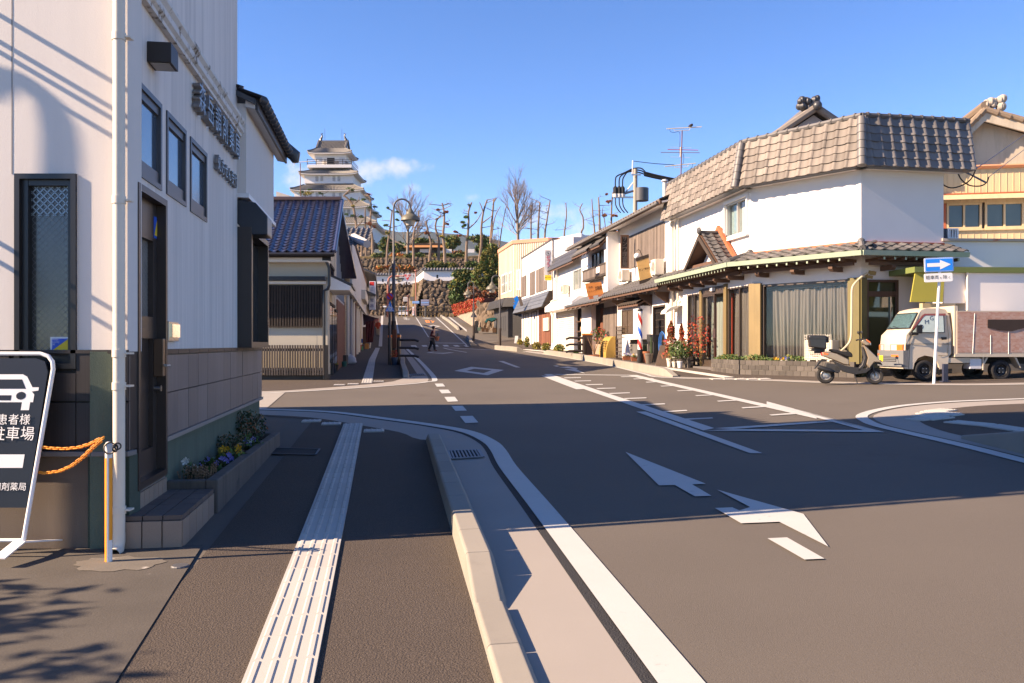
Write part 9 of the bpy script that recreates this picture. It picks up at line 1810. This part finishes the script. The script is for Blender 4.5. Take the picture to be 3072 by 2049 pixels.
mb.build('checker_tile',M('slate_checker',(.10,.10,.11),.6),o,kind='stuff')
stone_wall('keep_stone_base','tall dark stone base under the castle keep',((kx-wh-.5,kd-wh*D-.2),(kx+wh+.5,kd-wh*D-.2)),kz(1560),kz(1560)-8,2.5,1.4,parts=False)
# thatched gatehouse, hedges, shrubs
Yh=158.;q5=lambda x,y,Y=Yh:W(*zQ(x,y),Y);A_,B_=q5(445,405),q5(945,405);gh2=thing('thatched_gatehouse','long low gatehouse with an orange brown thatched roof among pines','gatehouse',A_)
MB().box(A_.x+1,B_.x-1,Yh,Yh+4,A_.z-1.5,q5(0,320).z).build('wall',m_woodd,gh2);e_=q5(0,312).z;r_=q5(0,250).z;mb=MB();mb.add([(A_.x-.5,Yh-1,e_),(B_.x+.5,Yh-1,e_),(B_.x,Yh+2,r_),(A_.x,Yh+2,r_),(A_.x-.5,Yh+5,e_),(B_.x+.5,Yh+5,e_)],[(0,1,2,3),(3,2,5,4),(0,3,4),(1,5,2)]);mb.build('roof',M('orange_thatch',(.36,.17,.06),.95,.3,1,bump=.6,bs=6),gh2)
for k in range(5):x=A_.x+2.4+k*4.2;MB().box(x,x+1.7,Yh-.06,Yh-.01,q5(0,382).z,q5(0,330).z).build('white_panel',m_ww,gh2)
mb=MB();mb.box(A_.x-.2,B_.x+.2,Yh+1.6,Yh+2.4,r_-.05,r_+.25);mb.build('ridge',m_woodd,gh2)
def clump(name,label,cat,boxes,mats,n,size,Y,group=None,stem=None):
 """foliage mass: boxes are (x, y, rx, ry) ellipses in zQ photograph coordinates at depth Y"""
 c0_=q5(boxes[0][0],boxes[0][1]+boxes[0][3],Y);t=thing(name,label,cat,c0_,group);tot=sum(b[2]*b[3]for b in boxes)
 if stem:mb=MB();mb.tube([c0_-Vector((0,0,stem)),q5(boxes[0][0],boxes[0][1],Y)],[.22,.1],6);mb.build('trunk',m_stem,t)
 for m_,f_ in mats:
  mb=MB()
  for(x,y,rx,ry)in boxes:
   for _ in range(int(n*f_*rx*ry/tot/6)+1):
    a_=random.uniform(0,6.28);r=random.random()**.4;d=random.uniform(-1,1);k_=Y/FPX/4.9;c=q5(x,y,Y)+Vector((math.cos(a_)*r*rx*k_,d*min(rx,ry*1.5)*k_*.8*math.sqrt(1-r*r*.8),math.sin(a_)*r*ry*k_));leaves(mb,c,size*1.4,6,size,rz=size)
  mb.build('crown',m_,t,fix=False)
 return t
mg=[(m_leaf,.5),(m_leafo,.35),(m_leafd,.15)];my=[(m_leafo,.55),(m_leafy,.12),(m_leaf,.33)];mo=[(m_orl,.5),(m_leafo,.3),(m_rust,.2)]
for(x0,x1,lab)in((420,712,'clipped green hedge in front of the thatched gatehouse'),(845,1290,'clipped green hedge right of the thatched gatehouse'),(-60,100,'clipped green hedge left of the near lamp arm')):clump('clipped_hedge',lab,'hedge',[(x,435,28,30)for x in range(x0+20,x1,34)],[(m_leafo,.6),(m_leaf,.4)],900,.28,150)
clump('orange_shrubs','orange brown azalea shrubs on the slope above the white wall','shrubs',[(60,608,60,18),(480,610,75,28),(330,600,60,20),(200,600,60,20)],mo,1300,.25,136);clump('orange_shrubs','rust coloured shrubs beside the clipped hedges','shrubs',[(300,430,110,32),(850,440,40,28),(1205,390,80,20)],mo,900,.28,151)
clump('round_bush','green rounded bush behind the white corner wall','bush',[(860,575,120,55),(1090,585,80,45)],my,1500,.25,128);clump('round_bush','green bush between pine trunks right of the brick pier','bush',[(1400,570,95,55)],mg,800,.25,128)
for i,(bx_,lab)in enumerate((([(140,270,90,110),(300,310,110,70),(420,300,80,40)],'dark green pine grove left of the thatched gatehouse'),([(1110,185,90,35),(1150,235,70,25),(1090,270,60,50)],'layered pine with yellowish pads right of the gatehouse'),([(650,215,90,30),(760,225,60,20)],'low pine tops above the thatched roof'),([(1500,170,110,50),(1600,240,90,90),(1560,330,110,60)],'bushy pine and brown shrubs behind the straight trunks'))):clump('garden_pine',lab,'pine tree',bx_,mg if i!=1 else my,1500,.35,165,'garden pines on the castle mound',2)
clump('broadleaf_tree','large olive green broadleaf tree left of the cream building','tree',[(1660,520,130,190),(1560,720,150,160),(1750,640,130,260),(1700,350,90,90),(1650,860,140,110)],my,12000,.17,100,'evergreen trees above the stone walls',3)
clump('broadleaf_tree','dense green spreading tree in front of the castle wall','tree',[(1270,700,150,70),(1320,780,170,80),(1200,880,130,100),(1190,1010,120,90),(1150,1090,70,50)],[(m_leaf,.45),(m_leafd,.2),(m_leafo,.3),(m_leafy,.05)],11000,.17,104,'evergreen trees above the stone walls',3)
ivy=[q5(1130,1160,97),q5(1570,1040,86),q5(1570,1185,86),q5(1165,1305,97)];t=thing('creeper_wall','sloping retaining wall covered in red autumn creeper','wall',ivy[3]);bsq=[q5(1165,1305,97),q5(1570,1185,86),q5(1500,1500,84),q5(1430,1480,86)]
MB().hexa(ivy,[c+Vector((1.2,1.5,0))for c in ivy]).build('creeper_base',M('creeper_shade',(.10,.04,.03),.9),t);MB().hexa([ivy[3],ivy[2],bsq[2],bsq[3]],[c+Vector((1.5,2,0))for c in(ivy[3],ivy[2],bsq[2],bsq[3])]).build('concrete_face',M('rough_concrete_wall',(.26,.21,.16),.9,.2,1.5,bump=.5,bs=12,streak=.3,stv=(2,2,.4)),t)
for m_,n_ in((m_redl,1500),(m_rust,1500),(m_orl,500)):
 mb=MB()
 for _ in range(n_):s,v=random.random(),random.random()**1.1;c=ivy[0].lerp(ivy[1],s).lerp(ivy[3].lerp(ivy[2],s),v)+Vector((-.25,-.25,0))*random.random();leaves(mb,c,.12,2,.10)
 mb.build('creeper_leaves',m_,t,fix=False)
clump('dry_brush','brown dry brush above the red creeper','brush',[(1420,1000,110,60),(1640,1010,130,60),(1600,1060,110,60),(1400,940,60,40)],[(m_rust,.5),(m_dry,.5)],1800,.2,92)
stone_wall('garden_stone_wall','rough grey stone wall behind the crates beside the cream building',((wx(zQ(1490,0)[0],86),86),(wx(zQ(1790,0)[0],82),82)),q5(0,1110,84).z,gz(1,83)-.5,.6,.75)
for k,(x,y,w_,h_,m_,lab)in enumerate(((1505,1530,45,50,'pale_green_bin','pale green bin left of the wooden crates'),(1565,1545,50,60,'crate_wood','leftmost brown slatted crate by the stone wall'),(1620,1548,50,60,'crate_wood','middle brown slatted crate by the stone wall'),(1730,1558,58,75,'crate_wood','rightmost brown slatted crate next to the cream building'),(1600,1470,28,70,'crate_wood','narrow upright crate stacked at the back left'),(1675,1470,28,65,'crate_wood','narrow upright crate stacked at the back right'))):
 Yz=77.;a_=q5(x-w_/2,y,Yz);b_=q5(x+w_/2,y-h_,Yz);t=thing('wooden_crate' if k else 'green_bin',lab,'crate' if k else 'bin',a_);m1=M(m_,(.20,.11,.055)if k else(.30,.42,.30),.8,.2,6)
 for j in range(4):z0_=a_.z+(b_.z-a_.z)*j/4;MB().box(a_.x,b_.x,Yz,Yz+.6,z0_+.03,z0_+(b_.z-a_.z)/4-.01).build('crate_slat' if k else 'bin_band',m1,t)
 MB().box(a_.x+.04,b_.x-.04,Yz+.04,Yz+.56,a_.z,b_.z-.06).build('core',m_woodd,t)
t=thing('green_tarpaulin','teal tarpaulin draped over the stacked crates','tarpaulin',q5(1640,1400,77));mb=MB();P=[q5(x,y,76.8)for x,y in((1590,1395),(1620,1350),(1700,1335),(1760,1340),(1740,1365),(1690,1390),(1640,1365),(1610,1410))];mb.add(P+[p+Vector((0,.5,-.1))for p in P],[tuple(range(8)),tuple(range(15,7,-1))]+[(i,(i+1)%8,8+(i+1)%8,8+i)for i in range(8)]);mb.build('cloth',M('teal_cloth',(.02,.15,.14),.8,.2,5),t)
p=q5(1470,1525,78);MB().box(p.x-.16,p.x+.16,78,78.3,p.z-.3,q5(0,1385,78).z).top('dark_bollard',M('charcoal_post',(.03,.03,.03),.6),'square dark post at the foot of the concrete wall','post')
# trees on the mound: pollarded pines and bare crowns
m_bark=M('pine_bark',(.20,.145,.105),.95,.25,.9,bump=.5,bs=7,rnd=.12);m_barkg=M('grey_bark',(.22,.18,.14),.95,.25,.9,rnd=.1)
def pine(label,Z,P,w,Y,stubs=7,tufts=(),limbs=(),seed=0,mat=m_bark,down=2.5):
 rr_=random.Random(seed*7+3);V=[W(*Z(*p),Y)for p in P];s=Z(1,0)[0]-Z(0,0)[0];r0=w*s/FPX*Y/2;V=[V[0]-Vector((0,0,down))]+V;V=catm(V,3);n=len(V);t=thing('pollarded_pine',label,'pine tree',V[0],'pruned pines on the castle mound')
 mb=MB();mb.tube(V,[r0*(1.1-.62*i/(n-1))for i in range(n)],7);mb.build('trunk',mat,t,smooth=True)
 for L in limbs:q_=catm([W(*Z(*p),Y-.2)for p in L],3);mb=MB();mb.tube(q_,[r0*(.5-.3*i/(len(q_)-1))for i in range(len(q_))],6);mb.build('limb',mat,t,smooth=True)
 for k in range(stubs):
  i=rr_.randrange(n//3,n);b=V[i];a_=rr_.uniform(0,6.28);L=rr_.uniform(.5,2.0);d=Vector((math.cos(a_),math.sin(a_)*.6,rr_.uniform(-.1,.5)));e_=b+d*L;f_=e_+Vector((rr_.uniform(-.5,.5),0,rr_.uniform(-.2,.6)));mb=MB();mb.tube([b,e_,f_],[r0*.28,r0*.17,r0*.05],5)
  for _ in range(2):mb.tube([e_,e_+Vector((rr_.uniform(-.7,.7),rr_.uniform(-.4,.4),rr_.uniform(-.1,.7)))],[r0*.1,.01],4)
  mb.build('branch',mat,t)
 for(x,y,r,m_)in tufts:
  c=W(*Z(x,y),Y-.2);R_=r*s/FPX*Y;mb=MB()
  for _ in range(5):leaves(mb,c+Vector((rr_.uniform(-.6,.6)*R_,rr_.uniform(-.5,.5)*R_,rr_.uniform(-.25,.25)*R_)),R_*.5,34,.16,rz=R_*.28)
  mb.build('needle_pad',m_,t,fix=False)
 return t
g1,g2,yl,rd=m_leaf,m_leafd,m_leafy,m_rust
YT=141.
pine('straight pruned pine just left of the near lamp head',zP,[(290,830),(292,650),(315,480),(330,340)],22,YT,4,[(288,322,16,g1),(370,355,16,g1),(280,460,22,g1),(372,415,18,g1),(290,520,25,yl)],[[(335,345),(288,328)],[(318,470),(270,462)]],1)
pine('short dark forked pine behind the near lamp head',zP,[(498,680),(497,560),(510,480),(535,430),(537,350)],20,YT,9,[(600,520,26,rd)],[[(500,560),(470,620)],[(510,480),(480,460)]],2)
pine('leaning pruned pine with a blunt top in front of the gatehouse',zP,[(625,755),(628,680),(635,600),(610,500),(595,425)],25,YT,6,[],[[(640,600),(690,600)]],3)
pine('hooked pruned pine curling to the right at its top',zP,[(695,690),(697,580),(680,520),(670,470),(680,420),(715,380)],22,YT+1,6,[],[[(670,410),(700,400),(735,385)]],4)
pine('tall pine with russet tufts at its crown',zP,[(745,800),(740,640),(730,540),(738,440),(738,360),(722,285)],26,YT-6,10,[(690,340,16,rd),(757,355,18,rd),(760,450,16,rd),(725,545,26,yl)],[[(738,370),(690,350)]],5)
pine('forked pine with a long arching limb to the right',zP,[(910,780),(915,620),(925,520),(930,420),(930,350),(955,280)],24,YT-6,8,[(905,395,26,g1),(888,462,26,g1),(885,435,20,g1),(930,560,26,g1),(980,362,14,rd),(830,510,20,rd),(855,542,20,rd),(930,300,10,g1)],[[(925,490),(990,430),(1035,355)],[(925,560),(870,530),(832,512)]],6)
pine('slender pine forking into a V above the rooftops',zP,[(1015,740),(1030,600),(1030,480),(1045,360),(1075,260)],24,YT,5,[],[[(1040,440),(1120,380)],[(1042,350),(1025,300),(1015,280)]],7)
pine('straight tall pine with a curved side limb',zP,[(1100,660),(1105,540),(1115,400),(1128,255)],25,YT,5,[],[[(1110,560),(1135,400),(1180,310)],[(1125,280),(1155,240)]],8)
pine('thin leaning pine beside the big bare tree',zP,[(1170,640),(1185,520),(1200,430),(1225,310)],12,YT,4,[],[[(1165,620),(1160,470)]],9)
YU=132.
for k,(P,w,st_,tf,lab)in enumerate((([(825,900),(825,640),(830,410)],30,16,[],'twiggy pruned trunk right of the big bare tree'),([(915,840),(925,560),(940,370)],34,8,[],'dark straight pruned trunk above the tiled ridge'),([(1000,830),(1030,600),(1070,345)],30,9,[],'pruned trunk leaning right above the tiled ridge'),([(1250,830),(1265,680),(1280,520),(1270,375)],24,6,[],'lone thin pruned trunk above the white shop'),([(1465,810),(1495,700),(1490,560),(1450,470),(1485,385)],26,3,[],'crooked S-shaped pruned trunk near the barber roof'),([(1640,760),(1620,560),(1605,330)],26,7,[],'pruned trunk left of a thicker twin behind the barber roof'),([(1705,720),(1700,480),(1690,310)],34,6,[],'thick pruned trunk behind the barber roof'),([(1775,660),(1740,520),(1750,420)],14,4,[],'thin pruned trunk low behind the barber roof'),([(1855,640),(1860,400),(1875,240)],28,7,[(1820,360,40,rd),(1790,265,18,rd),(1780,530,50,rd),(1900,540,40,rd)],'pruned trunk with rusty needle tufts left of the utility pole'))):
 pine(lab,zU,P,w,YU,st_,tf,[],20+k,m_bark,7)
YZ=190.
pine('twisted castle pine with a zigzag trunk before the keep',zT,[(985,1500),(1010,1380),(985,1190),(950,1060),(860,970),(840,950),(935,870)],38,YZ,5,[(920,870,60,g1),(970,1000,50,g1),(870,1215,40,g1),(960,1235,50,g1),(960,1100,30,yl)],[[(990,1060),(1040,1020),(1050,970)],[(1000,1400),(1070,1330),(1110,1280)]],40,m_bark,6)
pine('upright pruned pine before the keep, second from the right',zT,[(1145,1568),(1135,1330),(1135,1130)],34,YZ,5,[(1180,1115,45,g1),(1090,1240,45,g1)],[],41,m_bark,6)
pine('pruned pine with russet tufts at the right edge of the keep',zT,[(1235,1568),(1205,1380),(1215,1080),(1185,950)],38,YZ,9,[(1280,1190,55,g2),(1270,1110,40,g2),(1110,1010,50,g1),(1200,1340,60,rd),(1250,1380,40,rd),(1180,930,30,rd)],[[(1240,1100),(1275,1160)]],42,m_bark,6)
pine('short pine trunk at the base of the keep',zT,[(1085,1540),(1095,1450),(1120,1400)],30,YZ,3,[],[],43,m_bark,5)
pine('clipped pine top peeping over the blue tiled roof on the left',zT,[(300,1100),(305,1000),(305,900)],24,YZ,2,[(300,925,75,yl),(360,920,60,yl),(250,910,50,g1),(360,870,35,g1)],[],44,m_bark,3);pine('clipped pine stump with side tufts over the blue tiled roof',zT,[(545,1080),(548,1000),(548,935)],26,YZ,2,[(520,920,35,g1),(590,985,50,g1),(450,1015,70,yl),(690,1040,40,g1)],[],45,m_bark,3)
def bare(label,base,top,crown,Y,seed,Z=zP,spread=.55,down=4):
 """leafless tree: a trunk that keeps dividing into finer twigs"""
 rr_=random.Random(seed);b,tp=W(*Z(*base),Y),W(*Z(*top),Y);ct=W(*Z(*crown),Y);H=ct.z-b.z;t=thing('bare_tree',label,'tree',b-Vector((0,0,down)),'leafless trees on the castle mound');r0=H*.024
 tk=MB();tk.tube([b-Vector((0,0,down)),b,tp],[r0*1.3,r0,r0*.8],8);tk.build('trunk',m_barkg,t,smooth=True);lim=MB();tw=MB()
 def grow(p,d,L,r,k):
  d=d.normalized();e_=p+d*L*.5+Vector((rr_.gauss(0,.03),rr_.gauss(0,.03),.01))*L;f_=e_+(d+Vector((0,0,.12))).normalized()*L*.5;(lim if k<2 else tw).tube([p,e_,f_],[r,r*.8,r*.6],5 if k<2 else 3,cap=False)
  if k>=5:return
  for j in range(3):
   ax=Vector((rr_.gauss(0,1),rr_.gauss(0,1),rr_.gauss(0,.35)));nd=(d+ax*(.36 if k else .42)+Vector((0,0,.22))).normalized();q_=(e_,f_,p.lerp(f_,.75))[j%3];grow(q_,nd,L*rr_.uniform(.62,.85),r*.55,k+1)
 n0=15
 for k in range(n0):
  f_=k/(n0-1);p=b.lerp(tp,.25+.75*f_);a_=rr_.uniform(0,6.28);d=Vector((math.cos(a_)*spread*(1.5-f_),math.sin(a_)*spread*(1.5-f_),.55+.6*f_));grow(p,d,H*(.20+.04*f_),r0*(.32+.15*f_),1)
 grow(tp,Vector((0,0,1)),H*.24,r0*.7,0);lim.build('limbs',m_barkg,t,fix=False);tw.build('twigs',M('pale_twig',(.26,.20,.155),.9,.2,1),t,fix=False,kind='stuff')
bare('tall fan-shaped bare tree rising highest among the pines',(1318,600),(1312,400),(1270,90),125,4,spread=.85);bare('fan-shaped bare tree behind the near street lamp',(452,680),(455,470),(490,200),150,9,spread=.95);bare('small bare brown tree low behind the forked pine',(1135,640),(1140,600),(1140,530),150,12,spread=.7)
# signs, fence and small things at the top of the hill
fw_=thing('timber_fence','rustic timber post and rail fence along the foot of the castle walls','fence',(0,117,5.5));Yf=116.
for i in range(40):
 x=-16.5+i*.5;MB().box(x-.06,x+.06,Yf,Yf+.1,5.0,5.5+1.15+.1*(i%2)).build('fence_stake',M('bamboo_stake',(.30,.20,.08),.8,.2,4,rnd=.2),fw_)
for z in(6.0,6.45):MB().box(-16.8,3.2,Yf-.08,Yf-.02,z-.06,z+.06).build('fence_rail',m_woodd,fw_)
fb=thing('dark_railing','dark timber railing before the direction signs','railing',W(*zI(1100,1110),114))
for y in(1030,1075):a_,b_=W(*zI(960,y),114),W(*zI(1300,y),114);MB().box(a_.x,b_.x,114,114.1,a_.z-.07,a_.z+.07).build('railing_bar',m_woodd,fb)
for x in(965,1050,1130,1215,1300):a_=W(*zI(x,1110),114.1);MB().box(a_.x-.08,a_.x+.08,114.1,114.2,a_.z,W(0,zI(0,1020)[1],114).z).build('railing_post',m_woodd,fb)
def psign(name,label,x0,y0,x1,y1,Y,m_,post=True,rows=0,m2=None,txt=None,tm=None,base=1115):
 a_,b_=W(*zI(x0,y1),Y),W(*zI(x1,y0),Y);t=thing(name,label,'sign',Vector(((a_.x+b_.x)/2,Y,W(0,zI(0,base)[1],Y).z)))
 if post:mb=MB();mb.tube([Vector(((a_.x+b_.x)/2,Y+.1,W(0,zI(0,base)[1],Y).z-.2)),Vector(((a_.x+b_.x)/2,Y+.1,a_.z))],.07,6);mb.build('post',m_lampp,t)
 MB().box(a_.x,b_.x,Y,Y+.06,a_.z,b_.z).build('panel',m_,t)
 for k in range(rows):z0_=a_.z+(b_.z-a_.z)*k/rows;MB().box(a_.x+.05,b_.x-.05,Y-.02,Y-.001,z0_+.05,z0_+(b_.z-a_.z)/rows-.05).build('plank',m2[k%len(m2)],t)
 if txt:text(txt,lambda a,b,c:Vector((a,Y-.03-c,b)),(a_.x+b_.x)/2,(a_.z+b_.z)/2,0,(b_.x-a_.x)*(.7 if '\n' in txt else .16),tm,'lettering',t)
m_pb=M('pale_blue_sign',(.22,.36,.62),.5);m_gp=M('grey_sign_plank',(.28,.27,.34),.7)
psign('direction_sign','pale blue arrow shaped direction sign beside the orange pole',668,725,855,792,112,m_pb,True,1,[M('pale_blue_panel',(.25,.42,.70),.5)],None)
psign('direction_sign','three tier plank direction sign with a blue middle plank',895,685,1112,845,112,m_gp,True,3,[m_gp,m_pb,m_gp]);psign('picture_board','small framed picture board left of the orange pole',438,622,550,732,113,m_wht,False,1,[M('photo_print',(.42,.38,.33),.6,.5,1.5)]);psign('picture_board','dark framed picture board right beside the orange pole',612,608,722,715,113,m_brn,False,1,[M('photo_print_b',(.16,.14,.12),.6,.5,1.5)])
psign('banner_sign','narrow white upright sign with red characters at the hill top',668,870,720,1100,112.5,m_wht,False,0,None,'新\n観\n光\n駐',m_red);psign('arrow_board','tiny white arrow board left of the round blue sign',20-110,600+250,20-20,600+285,100,m_wht,True)
for(x,y0,y1,Y,lab,col)in((762,1100,-70,112.8,'thin tall salmon lamp pole before the castle wall','salmon_pole'),(563,1120,600,112,'short brown pole between the two picture boards','brown_pipe')):a_,b_=W(*zI(x,y0),Y),W(*zI(x,y1),Y);mb=MB();mb.tube([a_,b_],.09,7);mb.ball(b_,.22,.22,.15,8,5);mb.top('thin_pole',MATS[col],lab,'pole',smooth=True)
# utility pole, antenna with bird, wires
YP=62.;pv=lambda x,y:W(*zV(x,y),YP);t=thing('utility_pole','concrete utility pole with insulators and transformer behind the barber roof','utility pole',Vector((pv(580,900).x,YP,1.2)));m_up=M('concrete_pole',(.34,.29,.23),.8,.12,3)
mb=MB();mb.tube([Vector((pv(580,900).x,YP,1.)),pv(595,825)],[.2,.15],10);mb.build('pole',m_up,t,smooth=True);mb=MB();mb.tube([pv(552,680),pv(540,930)],.06,6);mb.build('top_pipe',m_steel,t)
a_,b_=pv(230,1298),pv(600,1298);MB().box(a_.x,b_.x,YP-.06,YP+.06,a_.z-.06,a_.z+.06).build('cross_arm',m_steel,t);a_,b_=pv(520,930),pv(680,930);MB().box(a_.x,b_.x,YP-.3,YP-.2,a_.z-.05,a_.z+.05).build('cross_arm',m_steel,t)
for i,(x,yt)in enumerate(((258,900),(322,895),(380,900))):
 mb=MB();mb.tube([pv(x,1110),pv(x,1140),pv(x,1240)],[.06,.17,.17],8);mb.build('insulator',m_blk,t);mb=MB()
 for k in range(4):mb.tube([pv(x,1245+14*k),pv(x,1252+14*k)],.2,8)
 mb.build('insulator_skirt',m_wpaint,t,kind='stuff');mb=MB();mb.tube(catm([pv(x,1110),pv(x+3,1000),pv(x+30,940),pv(420+20*i,880),pv(560,815+25*i),pv(690,810+40*i),pv(760,870+25*i)],4),.05,5);mb.build('jumper_cable',m_blk,t);mb=MB();mb.tube(catm([pv(x,1300),pv(x+5,1420),pv(x+40,1500),pv(x+90,1560)],4),.045,5);mb.build('down_cable',m_blk,t)
mb=MB();mb.tube([pv(700,1360),pv(700,1145)],.5,14);mb.build('transformer',m_lampp,t,smooth=True);mb=MB();mb.tube([pv(410,1235),pv(560,1190)],.09,6);mb.build('side_arm',m_steel,t);mb=MB();mb.tube([pv(430,1215),pv(560,1045)],.05,5);mb.build('brace',m_steel,t)
for i in range(3):wire('overhead_wire','%s of three thick black cables leading right from the utility pole'%('uppermost','middle','lowest')[i],[pv(740,875+25*i),pv(950,930+22*i),pv(1260,995+18*i)],.07 if i<2 else .09)
wire('overhead_wire','thin wire from the pole top towards the antenna',[pv(555,690),pv(900,730),pv(1250,755)],.025)
YA=34.;av=lambda x,y:W(*zV(x,y),YA);t=thing('tv_antenna','rusty rooftop television antenna mast with several aerials','antenna',av(1360,920));m_rs=M('rusty_steel',(.16,.07,.045),.7,.3,5);m_al=M('yellowed_aerial',(.55,.48,.34),.5,.1)
mb=MB();mb.tube([av(1360,920),av(1380,175)],.022,7);mb.build('mast',m_rs,t)
for P,r,m_ in(([(1115,150),(1710,115)],.018,m_al),([(1240,145),(1250,183),(1500,172),(1520,125)],.012,m_al),([(1090,782),(1610,728)],.018,m_al),([(1250,770),(1260,800),(1470,785),(1490,742)],.012,m_al),([(1020,545),(1675,550)],.012,m_rs),([(1135,495),(1650,507)],.014,M('red_aerial',(.40,.07,.06),.5)),([(1180,455),(1540,468)],.006,m_al),([(1180,620),(1520,630)],.006,m_al),([(1352,455),(1348,620)],.02,m_al),([(1290,960),(1360,910),(1400,930)],.016,m_rs)):mb=MB();mb.tube([av(*p)for p in P],r,5);mb.build('aerial_rod',m_,t)
for(x0,y0,x1,y1,n_)in((1130,149,1700,116,16),(1100,780,1600,730,14)):
 mb=MB()
 for k in range(n_):p=av(x0+(x1-x0)*k/(n_-1),y0+(y1-y0)*k/(n_-1));mb.tube([p-Vector((0,.1,.0)),p+Vector((0,.1,0))],.006,4)
 mb.build('aerial_elements',m_al,t,kind='stuff')
for P in([(1175,140),(1180,190),(1240,210),(1330,200),(1345,300),(1335,450),(1330,600)],[(1555,740),(1540,800),(1450,870),(1390,905)],[(1395,560),(1410,650),(1390,760)]):mb=MB();mb.tube(catm([av(*p)for p in P],3),.008,4);mb.build('aerial_cable',m_blk,t)
c=av(1525,95);t=thing('bird','dark bird perched on the top aerial of the antenna','bird',av(1525,120));mb=MB();mb.tube([av(1480,108),av(1500,100),c,av(1545,80),av(1550,68),av(1553,64)],[.01,.035,.06,.055,.035,.02],8);mb.tube([av(1552,68),av(1562,70)],[.012,.003],5);mb.tube([av(1525,110),av(1525,120)],.008,4);mb.build('body',M('dark_feathers',(.03,.022,.02),.8,.3,30),t,smooth=True)
YB2=30.;rv=lambda x,y:W(*zT(x,y),YB2);t=thing('tv_antenna','thin rusty antenna mast standing in front of the keep on the left','antenna',rv(238,960));mb=MB();mb.tube([rv(238,960),rv(235,505)],.014,6);mb.build('mast',m_rs,t);mb=MB();mb.tube([rv(150,497),rv(420,475)],.014,5);mb.tube([rv(150,475),rv(150,540)],.01,5);mb.build('aerial_rod',m_al,t)
p0=Vector((-6.0,5.17,.08));t=thing('forecourt_lamp','slim curved lamp post on the forecourt, just left of the picture','street lamp',p0);mb=MB();mb.tube([p0,p0+Vector((0,0,4.5))]+[p0+Vector((-.35+.35*math.cos(a_),0,4.5+.45*math.sin(a_)))for a_ in(.4,.8,1.2,1.57,2.2)],.03,8);mb.build('post',m_lampp,t,smooth=True)
t=thing('wire_shadow_rods','added steel rods casting wire shadows on the white end wall, out of view','bracket',(-4.2,5.77,2))  # unseen rods added so that wire shadows fall across the end wall
for z in(4.14,3.96,3.89,3.77,2.6,2.47):mb=MB();mb.tube([(-4.2,5.77,z),(-4.2,5.4,z)],.016,6);mb.build('shadow_rod',m_steel,t)
hm=bpy.data.materials.new('haze');hm.use_nodes=True;hn=hm.node_tree.nodes;hn.clear();ho=hn.new('ShaderNodeOutputMaterial');hv=hn.new('ShaderNodeVolumePrincipled');hv.inputs['Density'].default_value=.00005;hv.inputs['Color'].default_value=(.72,.83,.98,1);hm.node_tree.links.new(hv.outputs[0],ho.inputs['Volume'])
MB().box(-3900,3900,-3900,3900,-2,390).build('haze',hm,kind='stuff')
